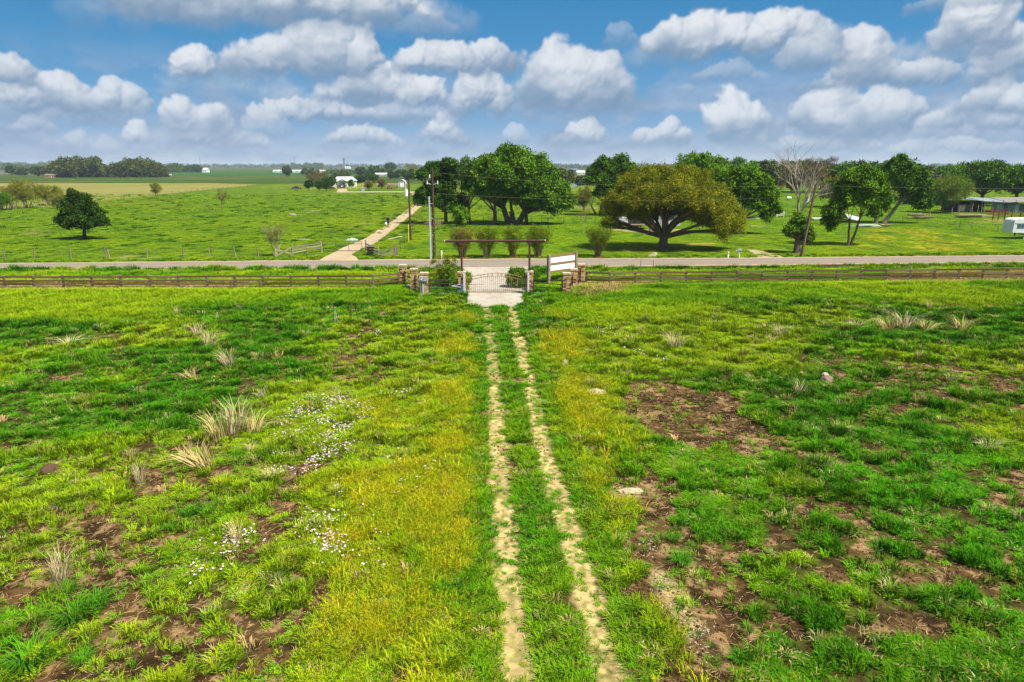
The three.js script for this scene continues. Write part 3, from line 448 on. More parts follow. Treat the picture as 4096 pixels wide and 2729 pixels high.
// dry straw bits and clods lying on the bare soil
{
  const r = rng(61), sp = [], sc = [], cp = [], cc = [];
  for (let k = 0; k < 90000; k++) { const z = -(11.5 + Math.pow(r(), 0.8) * 30), x = (r() * 2 - 1) * (-z * 0.79 + 2), m = meadow(x, z); if (m.soil < 0.3 && (r() > 0.14 || m.tall > 0.3 || m.wheel > 0.2)) continue; const j = 0.6 + 0.7 * r();
    if (m.soil < 0.3 || r() < 0.45) { const L = 0.07 + 0.16 * r(); sp.push([x, m.soil < 0.3 ? 0.06 + 0.1 * r() : 0.012, z, r() * 6.28, L, 0.007 + r() * 0.006, 0.007 + r() * 0.006, 0, (r() - 0.5) * 0.25]); sc.push([0.34 * j, 0.23 * j, 0.11 * j]); }
    else { const q = 0.012 + 0.04 * r() * r(); cp.push([x, q * 0.3, z, r() * 6.28, q * 1.3, q, q, r() * 0.6, r() * 0.6]); cc.push([0.078 * j, 0.042 * j, 0.016 * j]); } }
  tag(many('straw_litter', new THREE.BoxGeometry(1, 1, 1), mat(1, 1, 1), sp, sc, scene), 'dry straw bits lying on the bare meadow soil', 'straw', null, 'stuff');
  tag(many('soil_clods', new THREE.IcosahedronGeometry(1, 1), mat(1, 1, 1), cp, cc, scene), 'brown clods on the bare meadow soil', 'soil', null, 'stuff'); console.log('litter', sp.length, cp.length);
}
// single clumps that stand out
{
  const r = rng(5), green = [[300, 2480, 1.15, 'deep green fountain of grass in the lower left, larger of a pair'], [385, 2425, 0.95, 'deep green fountain of grass touching a larger one behind it'], [120, 2660, 1.25, 'broad dark green grass clump in the bottom left corner'], [330, 2650, 0.6, 'small spiky green clump right of the corner clump'], [765, 2060, 0.75, 'flat wide green clump on bare soil at left'], [830, 2052, 0.7, 'smaller green clump joined to a flat wide clump'], [680, 2120, 0.55, 'round green tuft on brown soil left of the flowers'], [270, 2370, 0.7, 'green clump under the pale dead stalks'], [2725, 2255, 0.8, 'dark green weed clump beside the bare soil on the right'], [2690, 2160, 0.55, 'small grey green weed left of the right bare soil'], [3770, 2430, 0.85, 'large green grass clump in the lower right'], [2960, 2650, 0.6, 'green tuft at the bottom beside gravelly soil'], [2520, 1870, 0.6, 'green tuft right of the golden grass strip'], [3640, 1700, 0.8, 'dark green clump on the right behind bright grass'], [3900, 1760, 0.9, 'dark green clump near the right edge'], [3290, 1580, 0.8, 'low dark green clump below the dirt mound']];
  for (const [u, v, s, l] of green) { const p = P(u, v), o = thing('grass_clump', l, 'grass clump', p, r() * 6, 'green grass clumps'); o.scale.set(s, s * 0.85, s); part('blades', T_CLUMP, mat(0.05 + r() * 0.02, 0.17 + r() * 0.04, 0.005), o); }
  const straw = [[830, 1880, 1.5, 1.1, -0.5, 'golden straw clump leaning left, largest in the left meadow'], [770, 1850, 1.1, 0.8, -0.6, 'golden straw tuft left of the largest straw clump'], [940, 1745, 1.4, 1.25, 0.1, 'tall greyish dry grass clump behind the golden one'], [880, 1760, 1.2, 1.0, -0.2, 'greyish dry grass left of the tallest dry clump'], [1010, 1740, 1.1, 0.95, 0.3, 'greyish dry grass right of the tallest dry clump'], [1000, 1810, 0.6, 0.5, 0.2, 'small pinkish dry tuft on bare soil'], [560, 1935, 0.7, 0.75, 0, 'thin pale dry tuft left of the golden clump'], [240, 2330, 0.9, 0.95, 0.1, 'pale dead stalks rising from a green clump'], [710, 1270, 0.8, 0.8, 0.1, 'dry tuft below the long grass band on the left'], [790, 1345, 1.1, 0.9, 0, 'dry grass tuft in the left middle meadow'], [830, 1395, 1.2, 0.9, 0.2, 'dry grass tuft below another in the left middle meadow'], [920, 1470, 1.2, 0.8, -0.2, 'wispy dry tuft before the brown soil at left'], [770, 1520, 1.1, 0.6, -0.3, 'low dry tuft among green at left'], [1060, 1600, 0.9, 0.8, -0.4, 'dry tuft just above the pink flowers'], [280, 1385, 1.6, 0.6, 0, 'broad faded dry patch at far left'], [3120, 1355, 1.1, 1.0, 0, 'upright pale dry tuft in the right meadow'], [3080, 1370, 0.8, 0.7, 0.2, 'thin dry tuft left of an upright pale one'], [3620, 1320, 2.0, 1.0, 0, 'wide bleached dry clump in the right meadow'], [3560, 1330, 1.5, 0.9, -0.2, 'bleached dry clump left of the widest one'], [3700, 1325, 1.4, 0.8, 0.2, 'bleached dry clump right of the widest one'], [3850, 1325, 1.6, 0.8, 0, 'grey dry clump near the right edge'], [3420, 1320, 1.2, 0.7, 0, 'faded dry clump between green grass at right'], [3720, 1240, 1.0, 0.8, 0, 'straw tuft under the right plank fence'], [2700, 1400, 1.5, 0.9, 0, 'pale dry clump beside the thin stake'], [3190, 1590, 1.0, 0.9, 0.2, 'arching dry tuft beside the dirt mound'], [3340, 1730, 0.9, 0.6, 0.4, 'sprawling dry stalks in the right meadow'], [3950, 1800, 1.0, 0.5, 0, 'wide dry patch by the right edge'], [1080, 1930, 0.8, 0.7, 0.1, 'pale dry tuft among the pink flowers'], [950, 2180, 0.7, 0.7, 0, 'dry tuft inside the lower flower drift']];
  for (const [u, v, s, h, lean, l] of straw) { const p = P(u, v), o = thing('dry_grass_clump', l, 'dry grass', p, 0, 'dry grass clumps'), g = part('stalks', T_STRAW[r() < 0.5 ? 0 : 1], mat(...(r() < 0.5 ? [0.5, 0.385, 0.16] : [0.44, 0.36, 0.2])), o); const z = Math.max(s, h) > 1 ? 1.4 : 1.15; o.scale.set(s * z, h * z, s * z); g.rotation.set(0, 0, -lean); }
}
console.log('grass done');
// ---------------------------------------------------------------- plank fences, brick pillars, gate
const tex_wood = paint(256, 64, (u, v) => { const n = fbm(u * 5, v * 34, 4), k = 0.55 + n * 0.7, w = sstep(0.6, 0.75, fbm(u * 3 + 9, v * 5, 3)); return [k * lerp(1, 0.8, w), k * lerp(0.95, 0.82, w), k * lerp(0.9, 0.85, w)]; });
const wood = [[0.165, 0.112, 0.068], [0.135, 0.088, 0.05], [0.2, 0.145, 0.092], [0.105, 0.066, 0.038], [0.155, 0.095, 0.05]].map((c) => mat(...c, { map: tex_wood }));
const wood_pale = [[0.24, 0.205, 0.155], [0.29, 0.24, 0.18], [0.2, 0.16, 0.115]].map((c) => mat(...c, { map: tex_wood }));
function plank_fence(label, ps, seed, sag = {}) { // ps: ground points of the posts
  const o = thing('plank_fence', label, 'fence', V(0, 0, 0)), r = rng(seed);
  ps.forEach((p, k) => {
    const h = 1.28 + r() * 0.08, g = new RoundedBoxGeometry(0.18, h, 0.15, 1, 0.012); g.rotateZ((r() - 0.5) * 0.04); g.rotateX((r() - 0.5) * 0.04); g.translate(p.x, h / 2 - 0.03, p.z);
    part('post', g, wood_pale[Math.floor(r() * 3)], o);
    if (!k) return; const a = ps[k - 1];
    for (const y of [0.16, 0.46, 0.78, 1.13]) {
      if (y < 0.3 && r() < 0.18) continue;
      const dy0 = (r() - 0.5) * 0.05, dy1 = (r() - 0.5) * 0.05, dir = p.clone().sub(a).normalize(), nx = dir.z, nz = -dir.x, off = -0.1;
      const A = V(a.x + nx * off + dir.x * 0.005, y + dy0, a.z + nz * off), B = V(p.x + nx * off - dir.x * 0.005, y + dy1 - (sag[k] && y > 0.3 && y < 0.6 ? 0.3 : 0), p.z + nz * off);
      part('rail', plank(A, B, 0.15 + r() * 0.02, 0.035), wood[Math.floor(r() * 5)], o);
    }
  });
  return o;
}
{
  const L = [[-330, 1160], [-212, 1159], [-95, 1158]].concat([22, 140, 257, 371, 487, 602, 716, 829, 941, 1055, 1165, 1275, 1387, 1494].map((u) => [u, 1157 - u * 0.003]), [[1596, 1143]]);
  plank_fence('weathered four rail plank fence left of the brick gateway', poly(L), 3, { 6: 1 });
  const R = [[2345, 1137], [2438, 1141], [2540, 1138], [2642, 1136.5], [2743, 1135.5], [2845, 1134.5], [2946, 1133], [3047, 1132], [3147, 1131], [3246, 1130], [3345, 1129], [3443, 1128], [3541, 1127], [3638, 1126], [3735, 1125], [3832, 1124], [3928, 1123], [4023, 1122], [4118, 1121], [4212, 1120], [4305, 1119]];
  plank_fence('weathered four rail plank fence right of the brick gateway', poly(R), 8, { 13: 1 });
  for (const [u, v, l] of [[2560, 1122, 'rusty steel stake standing behind the right plank fence, left of two'], [2610, 1122, 'rusty steel stake standing behind the right plank fence, right of two']]) { const p = P(u, v); solo('steel_stake', merged([box(0.05, 2.05, 0.02, p.x, 1.0, p.z), box(0.02, 2.05, 0.05, p.x, 1.0, p.z - 0.034)]), mat(0.2, 0.1, 0.06), l, 'stake'); }
}
// brick pillars
const brick_mats = [[0.46, 0.32, 0.16], [0.4, 0.23, 0.09], [0.52, 0.38, 0.22], [0.33, 0.155, 0.05], [0.12, 0.05, 0.025], [0.17, 0.08, 0.035], [0.45, 0.25, 0.08], [0.38, 0.3, 0.2]].map((c) => mat(...c, { roughness: 0.95 }));
const mortar = mat(0.5, 0.43, 0.33), stone_cap = mat(0.42, 0.34, 0.26), footing_mat = mat(0.9, 0.9, 0.88, { map: tex_concrete });
const brick_geo = new Map();
const brickGeo = (l, h, d) => { const k = l.toFixed(2) + h + d; if (!brick_geo.has(k)) brick_geo.set(k, new THREE.BoxGeometry(l, h, d)); return brick_geo.get(k); };
const PW = 0.66, PH = 1.72;
function pillar(u, v, label, seed, base = 0) {
  const p = P(u, v), o = thing('brick_pillar', label, 'pillar', V(p.x, base, p.z), 0, 'brick gateway pillars'), r = rng(seed), ch = 0.118, n = 13, gap = 0.016;
  part('mortar_core', box(PW - 0.05, n * (ch + gap), PW - 0.05, 0, n * (ch + gap) / 2, 0), mortar, o);
  part('footing', box(PW + 0.04, 0.5, PW + 0.04, 0, -0.2, 0), footing_mat, o);
  const place = (l, x, y, z, turn, m, h = ch, d = 0.1) => { const b = part('brick', brickGeo(l, h, d), m, o); b.position.set(x, y, z); b.rotation.y = turn; };
  const pick = () => { const q = r(); return brick_mats[q < 0.2 ? 0 : q < 0.34 ? 1 : q < 0.48 ? 2 : q < 0.6 ? 3 : q < 0.74 ? 4 : q < 0.82 ? 5 : q < 0.92 ? 6 : 7]; };
  for (let c = 2; c < n; c++) {
    const y = (c + 0.5) * (ch + gap), odd = c % 2;
    for (let s = 0; s < 4; s++) { // each side laid head to tail round the corner
      const L = PW - 0.1, lens = odd ? [0.28, 0.28] : r() < 0.5 ? [0.13, 0.28, 0.15] : [0.2, 0.36];
      const sum = lens.reduce((a, b) => a + b, 0), sc = L / sum; let x = -PW / 2 + (odd ? 0 : 0.1) ; if (odd) x = -PW / 2; const prou = 0.0;
      for (const l0 of lens) { const l = l0 * sc, cx = x + l / 2; const a = s * Math.PI / 2, zz = PW / 2 - 0.05 + (r() - 0.5) * 0.012; place(Math.round((l - gap) * 50) / 50, cx * Math.cos(a) + zz * Math.sin(a), y, -cx * Math.sin(a) + zz * Math.cos(a), a, pick()); x += l; }
    }
  }
  for (const c of [0, 1]) { const y = (c + 0.5) * (ch + gap); for (let s = 0; s < 4; s++) { const a = s * Math.PI / 2, zz = PW / 2 - 0.05; for (const cx of [-0.19, 0.1]) place(0.26, cx * Math.cos(a) + zz * Math.sin(a), y, -cx * Math.sin(a) + zz * Math.cos(a), a, pick()); } }
  const cap = (n - 0.1) * (ch + gap); // overhanging rowlock course and its bed
  part('cap_bed', box(PW + 0.0, 0.05, PW + 0.0, 0, cap + 0.045, 0), mortar, o);
  for (let k = 0; k < 6; k++) for (const s of [-1, 1]) place(0.108, (k - 2.5) * 0.124, cap + 0.13, s * (PW / 4 + 0.02), 0, r() < 0.75 ? brick_mats[[0, 2, 6, 7][Math.floor(r() * 4)]] : brick_mats[1], 0.12, PW / 2 + 0.03);
  part('cap_top', box(PW + 0.05, 0.025, PW + 0.05, 0, cap + 0.203, 0), stone_cap, o);
  o.userData.top = base + cap + 0.215; return o;
}
const pA = pillar(1614, 1140, 'brick pillar where the left plank fence ends, farthest of the left wing', 11), pB = pillar(1658, 1159, 'middle brick pillar of the left wing wall', 12), pC = pillar(1699, 1183, 'brick pillar carrying the grey electric meter', 13, 0.1), pD = pillar(1849, 1178, 'brick pillar left of the gate, under the rusty post', 14, 0.1);
const pE = pillar(2117, 1175, 'brick pillar right of the gate, under the rusty post', 15, 0.1), pF = pillar(2265, 1184, 'nearest brick pillar of the right wing, at the iron panel', 16, 0.1), pG = pillar(2293, 1160, 'middle brick pillar of the right wing, in front of the white sign', 17), pH = pillar(2324, 1137, 'brick pillar where the right plank fence begins', 18);
// concrete plinths under the iron panels
function plinth(a, b, label, ext0, ext1) { const A = a.position, B = b.position, d = B.clone().sub(A), L = d.length(), ang = Math.atan2(-d.z, d.x), o = solo('concrete_plinth', box(L - 0.72 + ext0 + ext1, 0.42, 0.5, 0, -0.02, 0), footing_mat, label, 'plinth'); o.rotation.y = ang; o.position.set((A.x + B.x) / 2, 0, (A.z + B.z) / 2); }
plinth(pC, pD, 'low concrete plinth below the left iron panel', 0, 0); plinth(pE, pF, 'low concrete plinth below the right iron panel', 0, 0);
plinth(pA, pB, 'sloping concrete footing between the two rear left pillars', 0, 0); plinth(pG, pH, 'concrete footing between the two rear right pillars', 0, 0);
const iron = mat(0.055, 0.03, 0.022, { roughness: 0.7, metalness: 0.3 }), rust = mat(0.06, 0.022, 0.013, { roughness: 0.85 });
function iron_panel(a, b, label, y0, y1, n = 4) {
  const A = a.position, B = b.position, d = B.clone().sub(A), L = d.length() - PW * 1.06, o = thing('iron_panel', label, 'railing', V((A.x + B.x) / 2, 0, (A.z + B.z) / 2), Math.atan2(-d.z, d.x), 'iron rail panels');
  for (const s of [-1, 1]) part('upright', box(0.075, y1 - y0 + 0.14, 0.075, s * (L / 2 - 0.04), (y0 + y1) / 2, 0), iron, o);
  for (let k = 0; k < n; k++) part('bar', rod(V(-L / 2 + 0.07, y0 + (y1 - y0) * k / (n - 1), 0), V(L / 2 - 0.07, y0 + (y1 - y0) * k / (n - 1), 0), 0.036, 0.036, 8), iron, o);
}
iron_panel(pC, pD, 'black four bar iron panel left of the gate', 0.3, 1.32); iron_panel(pE, pF, 'black four bar iron panel right of the gate', 0.3, 1.32);
iron_panel(pA, pB, 'iron panel between the two rear left pillars', 0.3, 1.32); iron_panel(pB, pC, 'iron panel between the middle left pillar and the meter pillar', 0.3, 1.32);
iron_panel(pF, pG, 'iron panel between the nearest and middle right pillars', 0.3, 1.32); iron_panel(pG, pH, 'iron panel between the two rear right pillars', 0.3, 1.32);
// overhead rusty frame: two posts standing on the gate pillars, a pipe across
const GX0 = P(1868, 1171).x, GX1 = P(2101, 1171).x, GZ = P(1984, 1171).z;
{
  const o = thing('overhead_frame', 'rusty pipe crossbar on two posts over the gate', 'gateway', V(0, 0, 0)), top = pD.userData.top, Y = 4.66, zD = pD.position.z, zE = pE.position.z;
  for (const p of [pD, pE]) {
    part('frame_post', box(0.18, Y - 0.08 - top, 0.18, p.position.x, (top + Y - 0.08) / 2, p.position.z), rust, o);
    part('gusset', new THREE.ExtrudeGeometry(new THREE.Shape([[-0.3, 0], [0.3, 0], [0.09, -0.3], [-0.09, -0.3]].map((q) => new THREE.Vector2(...q))), { depth: 0.03, bevelEnabled: false }).translate(p.position.x, Y - 0.09, p.position.z + 0.094), rust, o);
  }
  const z = (zD + zE) / 2, x0 = P(1787, 1176).x, x1 = P(2177, 1176).x; part('crossbar', rod(V(x0, Y, zD + 0.01), V(x1, Y, zE - 0.01), 0.105, 0.105, 14), rust, o);
  part('pipe_cap', rod(V(x0 - 0.06, Y, zD + 0.01), V(x0, Y, zD + 0.01), 0.109, 0.109, 14), mat(0.5, 0.42, 0.38), o, 'pale end cap of the crossbar'); part('pipe_cap', rod(V(x1, Y, zE - 0.01), V(x1 + 0.06, Y, zE - 0.01), 0.109, 0.109, 14), mat(0.5, 0.42, 0.38), o, 'pale end cap of the crossbar');
}
// pale hinge posts on the near face of the gate pillars
for (const [p, u, l] of [[pD, 1858, 'pale lilac steel post at the left end of the gate'], [pE, 2113, 'pale lilac steel post at the right end of the gate']]) { const z = p.position.z + PW / 2 + 0.1, x = u > 2000 ? p.position.x - 0.1 : p.position.x + 0.21, o = thing('hinge_post', l, 'post', V(x, 0, z), 0, 'steel gate posts'); part('tube', rbox(0.16, 1.92, 0.14, 0.015, 0, 0.96, 0), mat(0.52, 0.5, 0.56, { roughness: 0.6 }), o); for (const y of [0.45, 1.15]) part('hinge', box(0.06, 0.1, 0.06, u > 2000 ? -0.11 : 0.11, y, 0), mat(0.45, 0.43, 0.48), o); }
// the arched driveway gate, seen from inside the property
{
  const x0 = GX0 + 0.05, x1 = GX1 + 0.04, mid = (x0 + x1) / 2, hw = (x1 - x0) / 2, z = GZ + 0.25, o = thing('driveway_gate', 'arched iron driveway gate with cut out letters', 'gate', V(mid, 0.06, z)), bar = mat(0.26, 0.15, 0.07, { roughness: 0.75 }), pale = mat(0.62, 0.58, 0.52, { roughness: 0.7 });
  const arc = (x, e, a) => e + (a - e) * (1 - (x / hw) ** 2), up = (x) => arc(x, 1.27, 1.72), low = (x) => arc(x, 1.03, 1.47);
  const curve = (f) => { const pts = []; for (let k = 0; k <= 28; k++) { const x = -hw + 2 * hw * k / 28; pts.push(V(x, f(x), 0)); } return new MB().tube(pts, pts.map(() => 0.026), 6).geo(); };
  part('arch_rail', curve(up), bar, o); part('arch_rail', curve(low), bar, o); part('bottom_rail', box(2 * hw, 0.05, 0.05, 0, 0.05, 0), bar, o);
  for (const s of [-1, 1]) part('end_stile', box(0.05, 1.27, 0.05, s * (hw - 0.025), 0.64, 0), bar, o);
  const n = 29; for (let k = 1; k < n; k++) { const x = -hw + 2 * hw * k / n, wt = k > 24 && k !== 26; part('picket', box(0.021, low(x) - 0.06, 0.021, x, low(x) / 2 + 0.04, 0), wt ? pale : bar, o, wt ? 'bare pale picket with worn paint' : undefined); }
  part('actuator_rail', box(hw * 0.56, 0.04, 0.04, -hw + hw * 0.28, 0.75, 0.045), bar, o);
  const font = await new FontLoader().loadAsync('fonts/droid/droid_sans_bold.typeface.json');
  // the words face the road, so from here each letter is seen from behind
  [...'LONE GATE'].forEach((ch, k) => { if (ch === ' ') return; const x = [1530, 1415, 1295, 1180, 0, 1000, 868, 745, 640][k], wx = (x / 7.847 + 1840 - 1984.5) * 0.0223, g = new TextGeometry(ch, { font, size: 0.19, depth: 0.02, curveSegments: 3 }); g.computeBoundingBox(); const b = g.boundingBox; g.translate(-(b.min.x + b.max.x) / 2, -(b.min.y + b.max.y) / 2, -0.01); g.scale(1, 1.05, 1); g.rotateY(Math.PI); g.rotateZ(-wx * 0.12); const m = part('letter', g, bar, o); m.position.set(wx, (up(wx) + low(wx)) / 2, 0); });
  for (const sx of [-1, 1]) { const s = new THREE.Shape(); for (let k = 0; k < 10; k++) { const a = k / 10 * 6.283 + 1.571, q = k % 2 ? 0.032 : 0.08; s[k ? 'lineTo' : 'moveTo'](Math.cos(a) * q, Math.sin(a) * q); } const wx = sx * (hw - 0.26); const m = part('star', new THREE.ExtrudeGeometry(s, { depth: 0.02, bevelEnabled: false }), bar, o); m.position.set(wx, (up(wx) + low(wx)) / 2, -0.01); }
}
// gate opener on its block
{
  const p = P(1841, 1183), o = thing('gate_opener', 'slate blue gate opener box with a folded pale arm', 'gate opener', V(p.x, 0, p.z + 0.05)), blue = mat(0.055, 0.085, 0.13, { roughness: 0.5 });
  part('block', box(0.62, 0.4, 0.42, 0.02, 0, 0), footing_mat, o);
  const prof = new THREE.Shape(); prof.moveTo(-0.23, 0); prof.lineTo(0.23, 0); prof.lineTo(0.23, 0.62); prof.quadraticCurveTo(0.22, 0.78, 0.1, 0.8); prof.lineTo(-0.1, 0.8); prof.quadraticCurveTo(-0.22, 0.78, -0.23, 0.62);
  part('housing', new THREE.ExtrudeGeometry(prof, { depth: 0.26, bevelEnabled: true, bevelSize: 0.02, bevelThickness: 0.02, bevelSegments: 2 }).translate(0, 0.22, -0.13), blue, o);
  part('seam', box(0.49, 0.02, 0.33, 0, 0.66, 0), mat(0.16, 0.2, 0.26), o);
  const w = mat(0.6, 0.55, 0.5); part('arm', rod(V(0.1, 0.78, 0.2), V(-0.68, 0.9, 0.22), 0.022), w, o); part('arm', rod(V(-0.68, 0.9, 0.22), V(0.05, 1.05, 0.2), 0.022), w, o); part('elbow', cyl(0.04, 0.04, 0.08, -0.68, 0.86, 0.22), w, o);
}
// electric meter on the left pillar
{
  const q = pC.position, z = q.z + PW / 2 + 0.03, o = thing('electric_meter', 'grey electric meter and breaker box on the left brick pillar', 'meter', V(q.x, 0, z)), grey = mat(0.4, 0.41, 0.43, { roughness: 0.5, metalness: 0.3 });
  part('meter_box', rbox(0.36, 0.42, 0.16, 0.015, -0.2, 1.52, 0.08), grey, o); const d = part('meter_dial', cyl(0.085, 0.085, 0.09, 0, 0, 0, 18).rotateX(Math.PI / 2), mat(0.62, 0.64, 0.6, { roughness: 0.25 }), o, 'round glass meter dial'); d.position.set(-0.14, 1.55, 0.16); part('dial_rim', new THREE.TorusGeometry(0.09, 0.014, 6, 18).translate(0, 0, 0.09), grey, d);
  part('breaker_box', rbox(0.32, 0.4, 0.13, 0.015, 0.17, 1.53, 0.065), grey, o);
  for (const [x, r, t] of [[-0.26, 0.022, 1.31], [-0.12, 0.036, 1.31], [0.06, 0.022, 1.33]]) part('conduit', cyl(r, r, t + 0.1, x, -0.1, 0.06, 10), grey, o); part('conduit_board', box(0.14, 0.9, 0.03, -0.03, 0.6, 0.02), mat(0.55, 0.53, 0.5), o);
}
// the blank white two panel sign beside the drive
{
  const a = P(2194, 1141), b = P(2301, 1124), d = b.clone().sub(a), o = thing('timber_sign', 'blank white two panel sign in a weathered timber frame', 'sign', V(a.x, 0, a.z), Math.atan2(-d.z, d.x)), L = d.length(), H = 2.92;
  for (const x of [0, L]) part('post', rbox(0.27, H, 0.27, 0.02, x, H / 2 - 0.05, 0), wood_pale[x ? 0 : 1], o);
  for (const y of [2.72, 1.98, 1.24]) part('rail', box(L - 0.26, 0.2, 0.06, L / 2, y, 0.02), mat(0.28, 0.165, 0.08, { map: tex_wood }), o);
  for (const y of [2.35, 1.61]) part('panel', box(L - 0.27, 0.54, 0.025, L / 2, y, 0.005), mat(0.78, 0.8, 0.82, { roughness: 0.6 }), o);
}
console.log('gate done');
// ---------------------------------------------------------------- trees and shrubs
function leaf_clump(n, R, len, wid, seed) {
  const r = rng(seed), m = new MB(), d = V(), a = V(), b = V();
  for (let k = 0; k < n; k++) {
    d.set(r() * 2 - 1, r() * 2 - 1, r() * 2 - 1).normalize(); const q = R * (0.35 + 0.65 * r()), c = d.clone().multiplyScalar(q); c.y *= 0.8;
    a.set(r() * 2 - 1, r() * 1.4 - 0.9, r() * 2 - 1).addScaledVector(d, 0.8).normalize(); b.crossVectors(a, V(r() - 0.5, r() + 0.2, r() - 0.5)).normalize();
    const L = len * (0.7 + 0.6 * r()), W = wid * (0.7 + 0.6 * r()), t = c.clone().addScaledVector(a, L), p1 = c.clone().addScaledVector(a, L * 0.45).addScaledVector(b, W / 2), p2 = c.clone().addScaledVector(a, L * 0.45).addScaledVector(b, -W / 2);
    m.tri(c.x, c.y, c.z, p1.x, p1.y, p1.z, t.x, t.y, t.z, p2.x, p2.y, p2.z);
  }
  return m.geo();
}
const CL_BROAD = [leaf_clump(26, 0.5, 0.3, 0.17, 21), leaf_clump(26, 0.5, 0.28, 0.16, 22)], CL_FINE = [leaf_clump(34, 0.5, 0.2, 0.07, 23), leaf_clump(30, 0.55, 0.22, 0.08, 24)], CL_FAR = [leaf_clump(22, 0.5, 0.42, 0.3, 25), leaf_clump(20, 0.5, 0.45, 0.28, 26)];
const leaf_mat = new THREE.MeshPhysicalMaterial({ color: 0xffffff, roughness: 0.85, side: THREE.DoubleSide, specularIntensity: 0.1 });
const bark = mat(0.13, 0.095, 0.07), bark_dark = mat(0.075, 0.055, 0.04), bark_pale = mat(0.36, 0.31, 0.25);
const curved = (a, b, r, bend, n = 5) => { const pts = [], L = a.distanceTo(b), off = V(r() - 0.5, (r() - 0.35) * 0.8, r() - 0.5).multiplyScalar(L * bend * 2); for (let k = 0; k <= n; k++) { const t = k / n, p = a.clone().lerp(b, t).addScaledVector(off, Math.sin(t * Math.PI) * 0.5); p.x += (r() - 0.5) * L * 0.03; p.z += (r() - 0.5) * L * 0.03; pts.push(p); } return pts; };
/* crown given by lobes: [x, y, z, radius, squash]; opts: trunk radius, fork height, palette of leaf colours */
function tree(name, label, p, o) {
  const T = thing(name, label, o.cat ?? 'tree', V(p.x, 0, p.z), 0, o.group), r = rng(o.seed ?? 1), lobes = o.lobes, tufts = [];
  for (const l of lobes) { tufts.push([l[0], l[1], l[2], l[3] * 0.86, l[4]]); for (let k = 0; k < (o.sub ?? 3); k++) { const d = V(r() * 2 - 1, r() * 1.5 - 0.45, r() * 2 - 1).normalize().multiplyScalar(l[3] * (0.78 + 0.25 * r())); tufts.push([l[0] + d.x, l[1] + d.y * (l[4] ?? 0.75), l[2] + d.z, l[3] * (0.3 + 0.22 * r()), l[4]]); } }
  const B = new MB(), stems = o.stems ?? [[0, 0, 0]], fork = o.fork ?? 1.5, tr = o.tr ?? 0.3, bm = o.bark ?? bark, heads = [];
  for (const [sx, sz, lx, f] of stems) {
    const top = V(sx + (lx ?? 0), (f ?? fork), sz), pts = curved(V(sx, -0.1, sz), top, r, 0.05, 4), R = tr * (stems.length > 1 ? 0.75 : 1);
    B.tube(pts, pts.map((_, k) => R * (k === 0 ? 1.45 : k === 1 ? 1.08 : 1 - 0.12 * k / 4)), 9); heads.push([top, R]);
  }
  part('trunk', B.geo(), bm, T);
  const L = new MB();
  lobes.forEach((lo, li) => {
    if (o.noLimb && li >= heads.length && li % (o.noLimb === true ? 2 : o.noLimb)) return;
    const c = V(lo[0], lo[1] - lo[3] * 0.25, lo[2]); let best = heads[li < heads.length ? li : 0]; if (li >= heads.length) for (const h of heads) if (h[0].distanceTo(c) < best[0].distanceTo(c)) best = h;
    const pts = curved(best[0].clone().add(V(0, -0.1, 0)), c, r, o.bend ?? 0.12), R = best[1] * (o.limb ?? 0.42); L.tube(pts, pts.map((_, k) => R * (1 - 0.8 * k / 5)), 6);
    for (let k = 0; k < (o.twigs ?? 3); k++) { const e = c.clone().add(V(r() * 2 - 1, r() * 1.4 - 0.4, r() * 2 - 1).normalize().multiplyScalar(lo[3] * (0.7 + 0.35 * r()))), q = curved(pts[2 + Math.floor(r() * 3)].clone(), e, r, 0.1, 3); L.tube(q, q.map((_, m) => R * 0.38 * (1 - 0.8 * m / 3)), 4); }
  });
  part('branches', L.geo(), bm, T);
  // leaves round the lobes, fewer underneath
  const tot = tufts.reduce((s, l) => s + l[3] ** 2, 0), sets = o.clump ?? CL_BROAD, pl = sets.map(() => []), pc = sets.map(() => []), pal = o.pal, cs = o.cs ?? 1;
  for (const lo of tufts) {
    const n = Math.round(o.n * lo[3] ** 2 / tot), tone = 0.85 + 0.3 * r();
    for (let k = 0; k < n; k++) {
      const d = V(r() * 2 - 1, r() * 2 - 1, r() * 2 - 1); if (d.lengthSq() > 1 || d.lengthSq() < 0.05) { k--; continue; } d.normalize(); if (d.y < -0.25 && r() < (o.open ?? 0.55)) continue;
      const wob = 0.68 + 0.62 * noise(d.x * 2.3 + lo[0] * 3 + 9, d.y * 2.3 + d.z * 2.1 + lo[2]), q = lo[3] * wob * (r() < 0.7 ? 0.8 + 0.26 * r() : r() < 0.5 ? 1.05 + 0.22 * r() : 0.35 + 0.5 * r()), s = cs * (0.65 + 0.7 * r()), w = Math.floor(r() * sets.length), c = pal[Math.floor(r() * pal.length)], j = tone * (0.78 + 0.44 * r());
      const y = lo[1] + d.y * q * (lo[4] ?? 0.75); if (y < (o.ymin ?? 0.3)) continue;
      pl[w].push([lo[0] + d.x * q, y, lo[2] + d.z * q, r() * 6.28, s, s, s, (r() - 0.5) * 1.2, (r() - 0.5) * 1.2]); pc[w].push([c[0] * j, c[1] * j, c[2] * j]);
    }
  }
  sets.forEach((g, w) => { if (pl[w].length) many('crown', g, leaf_mat, pl[w], pc[w], T); });
  return T;
}
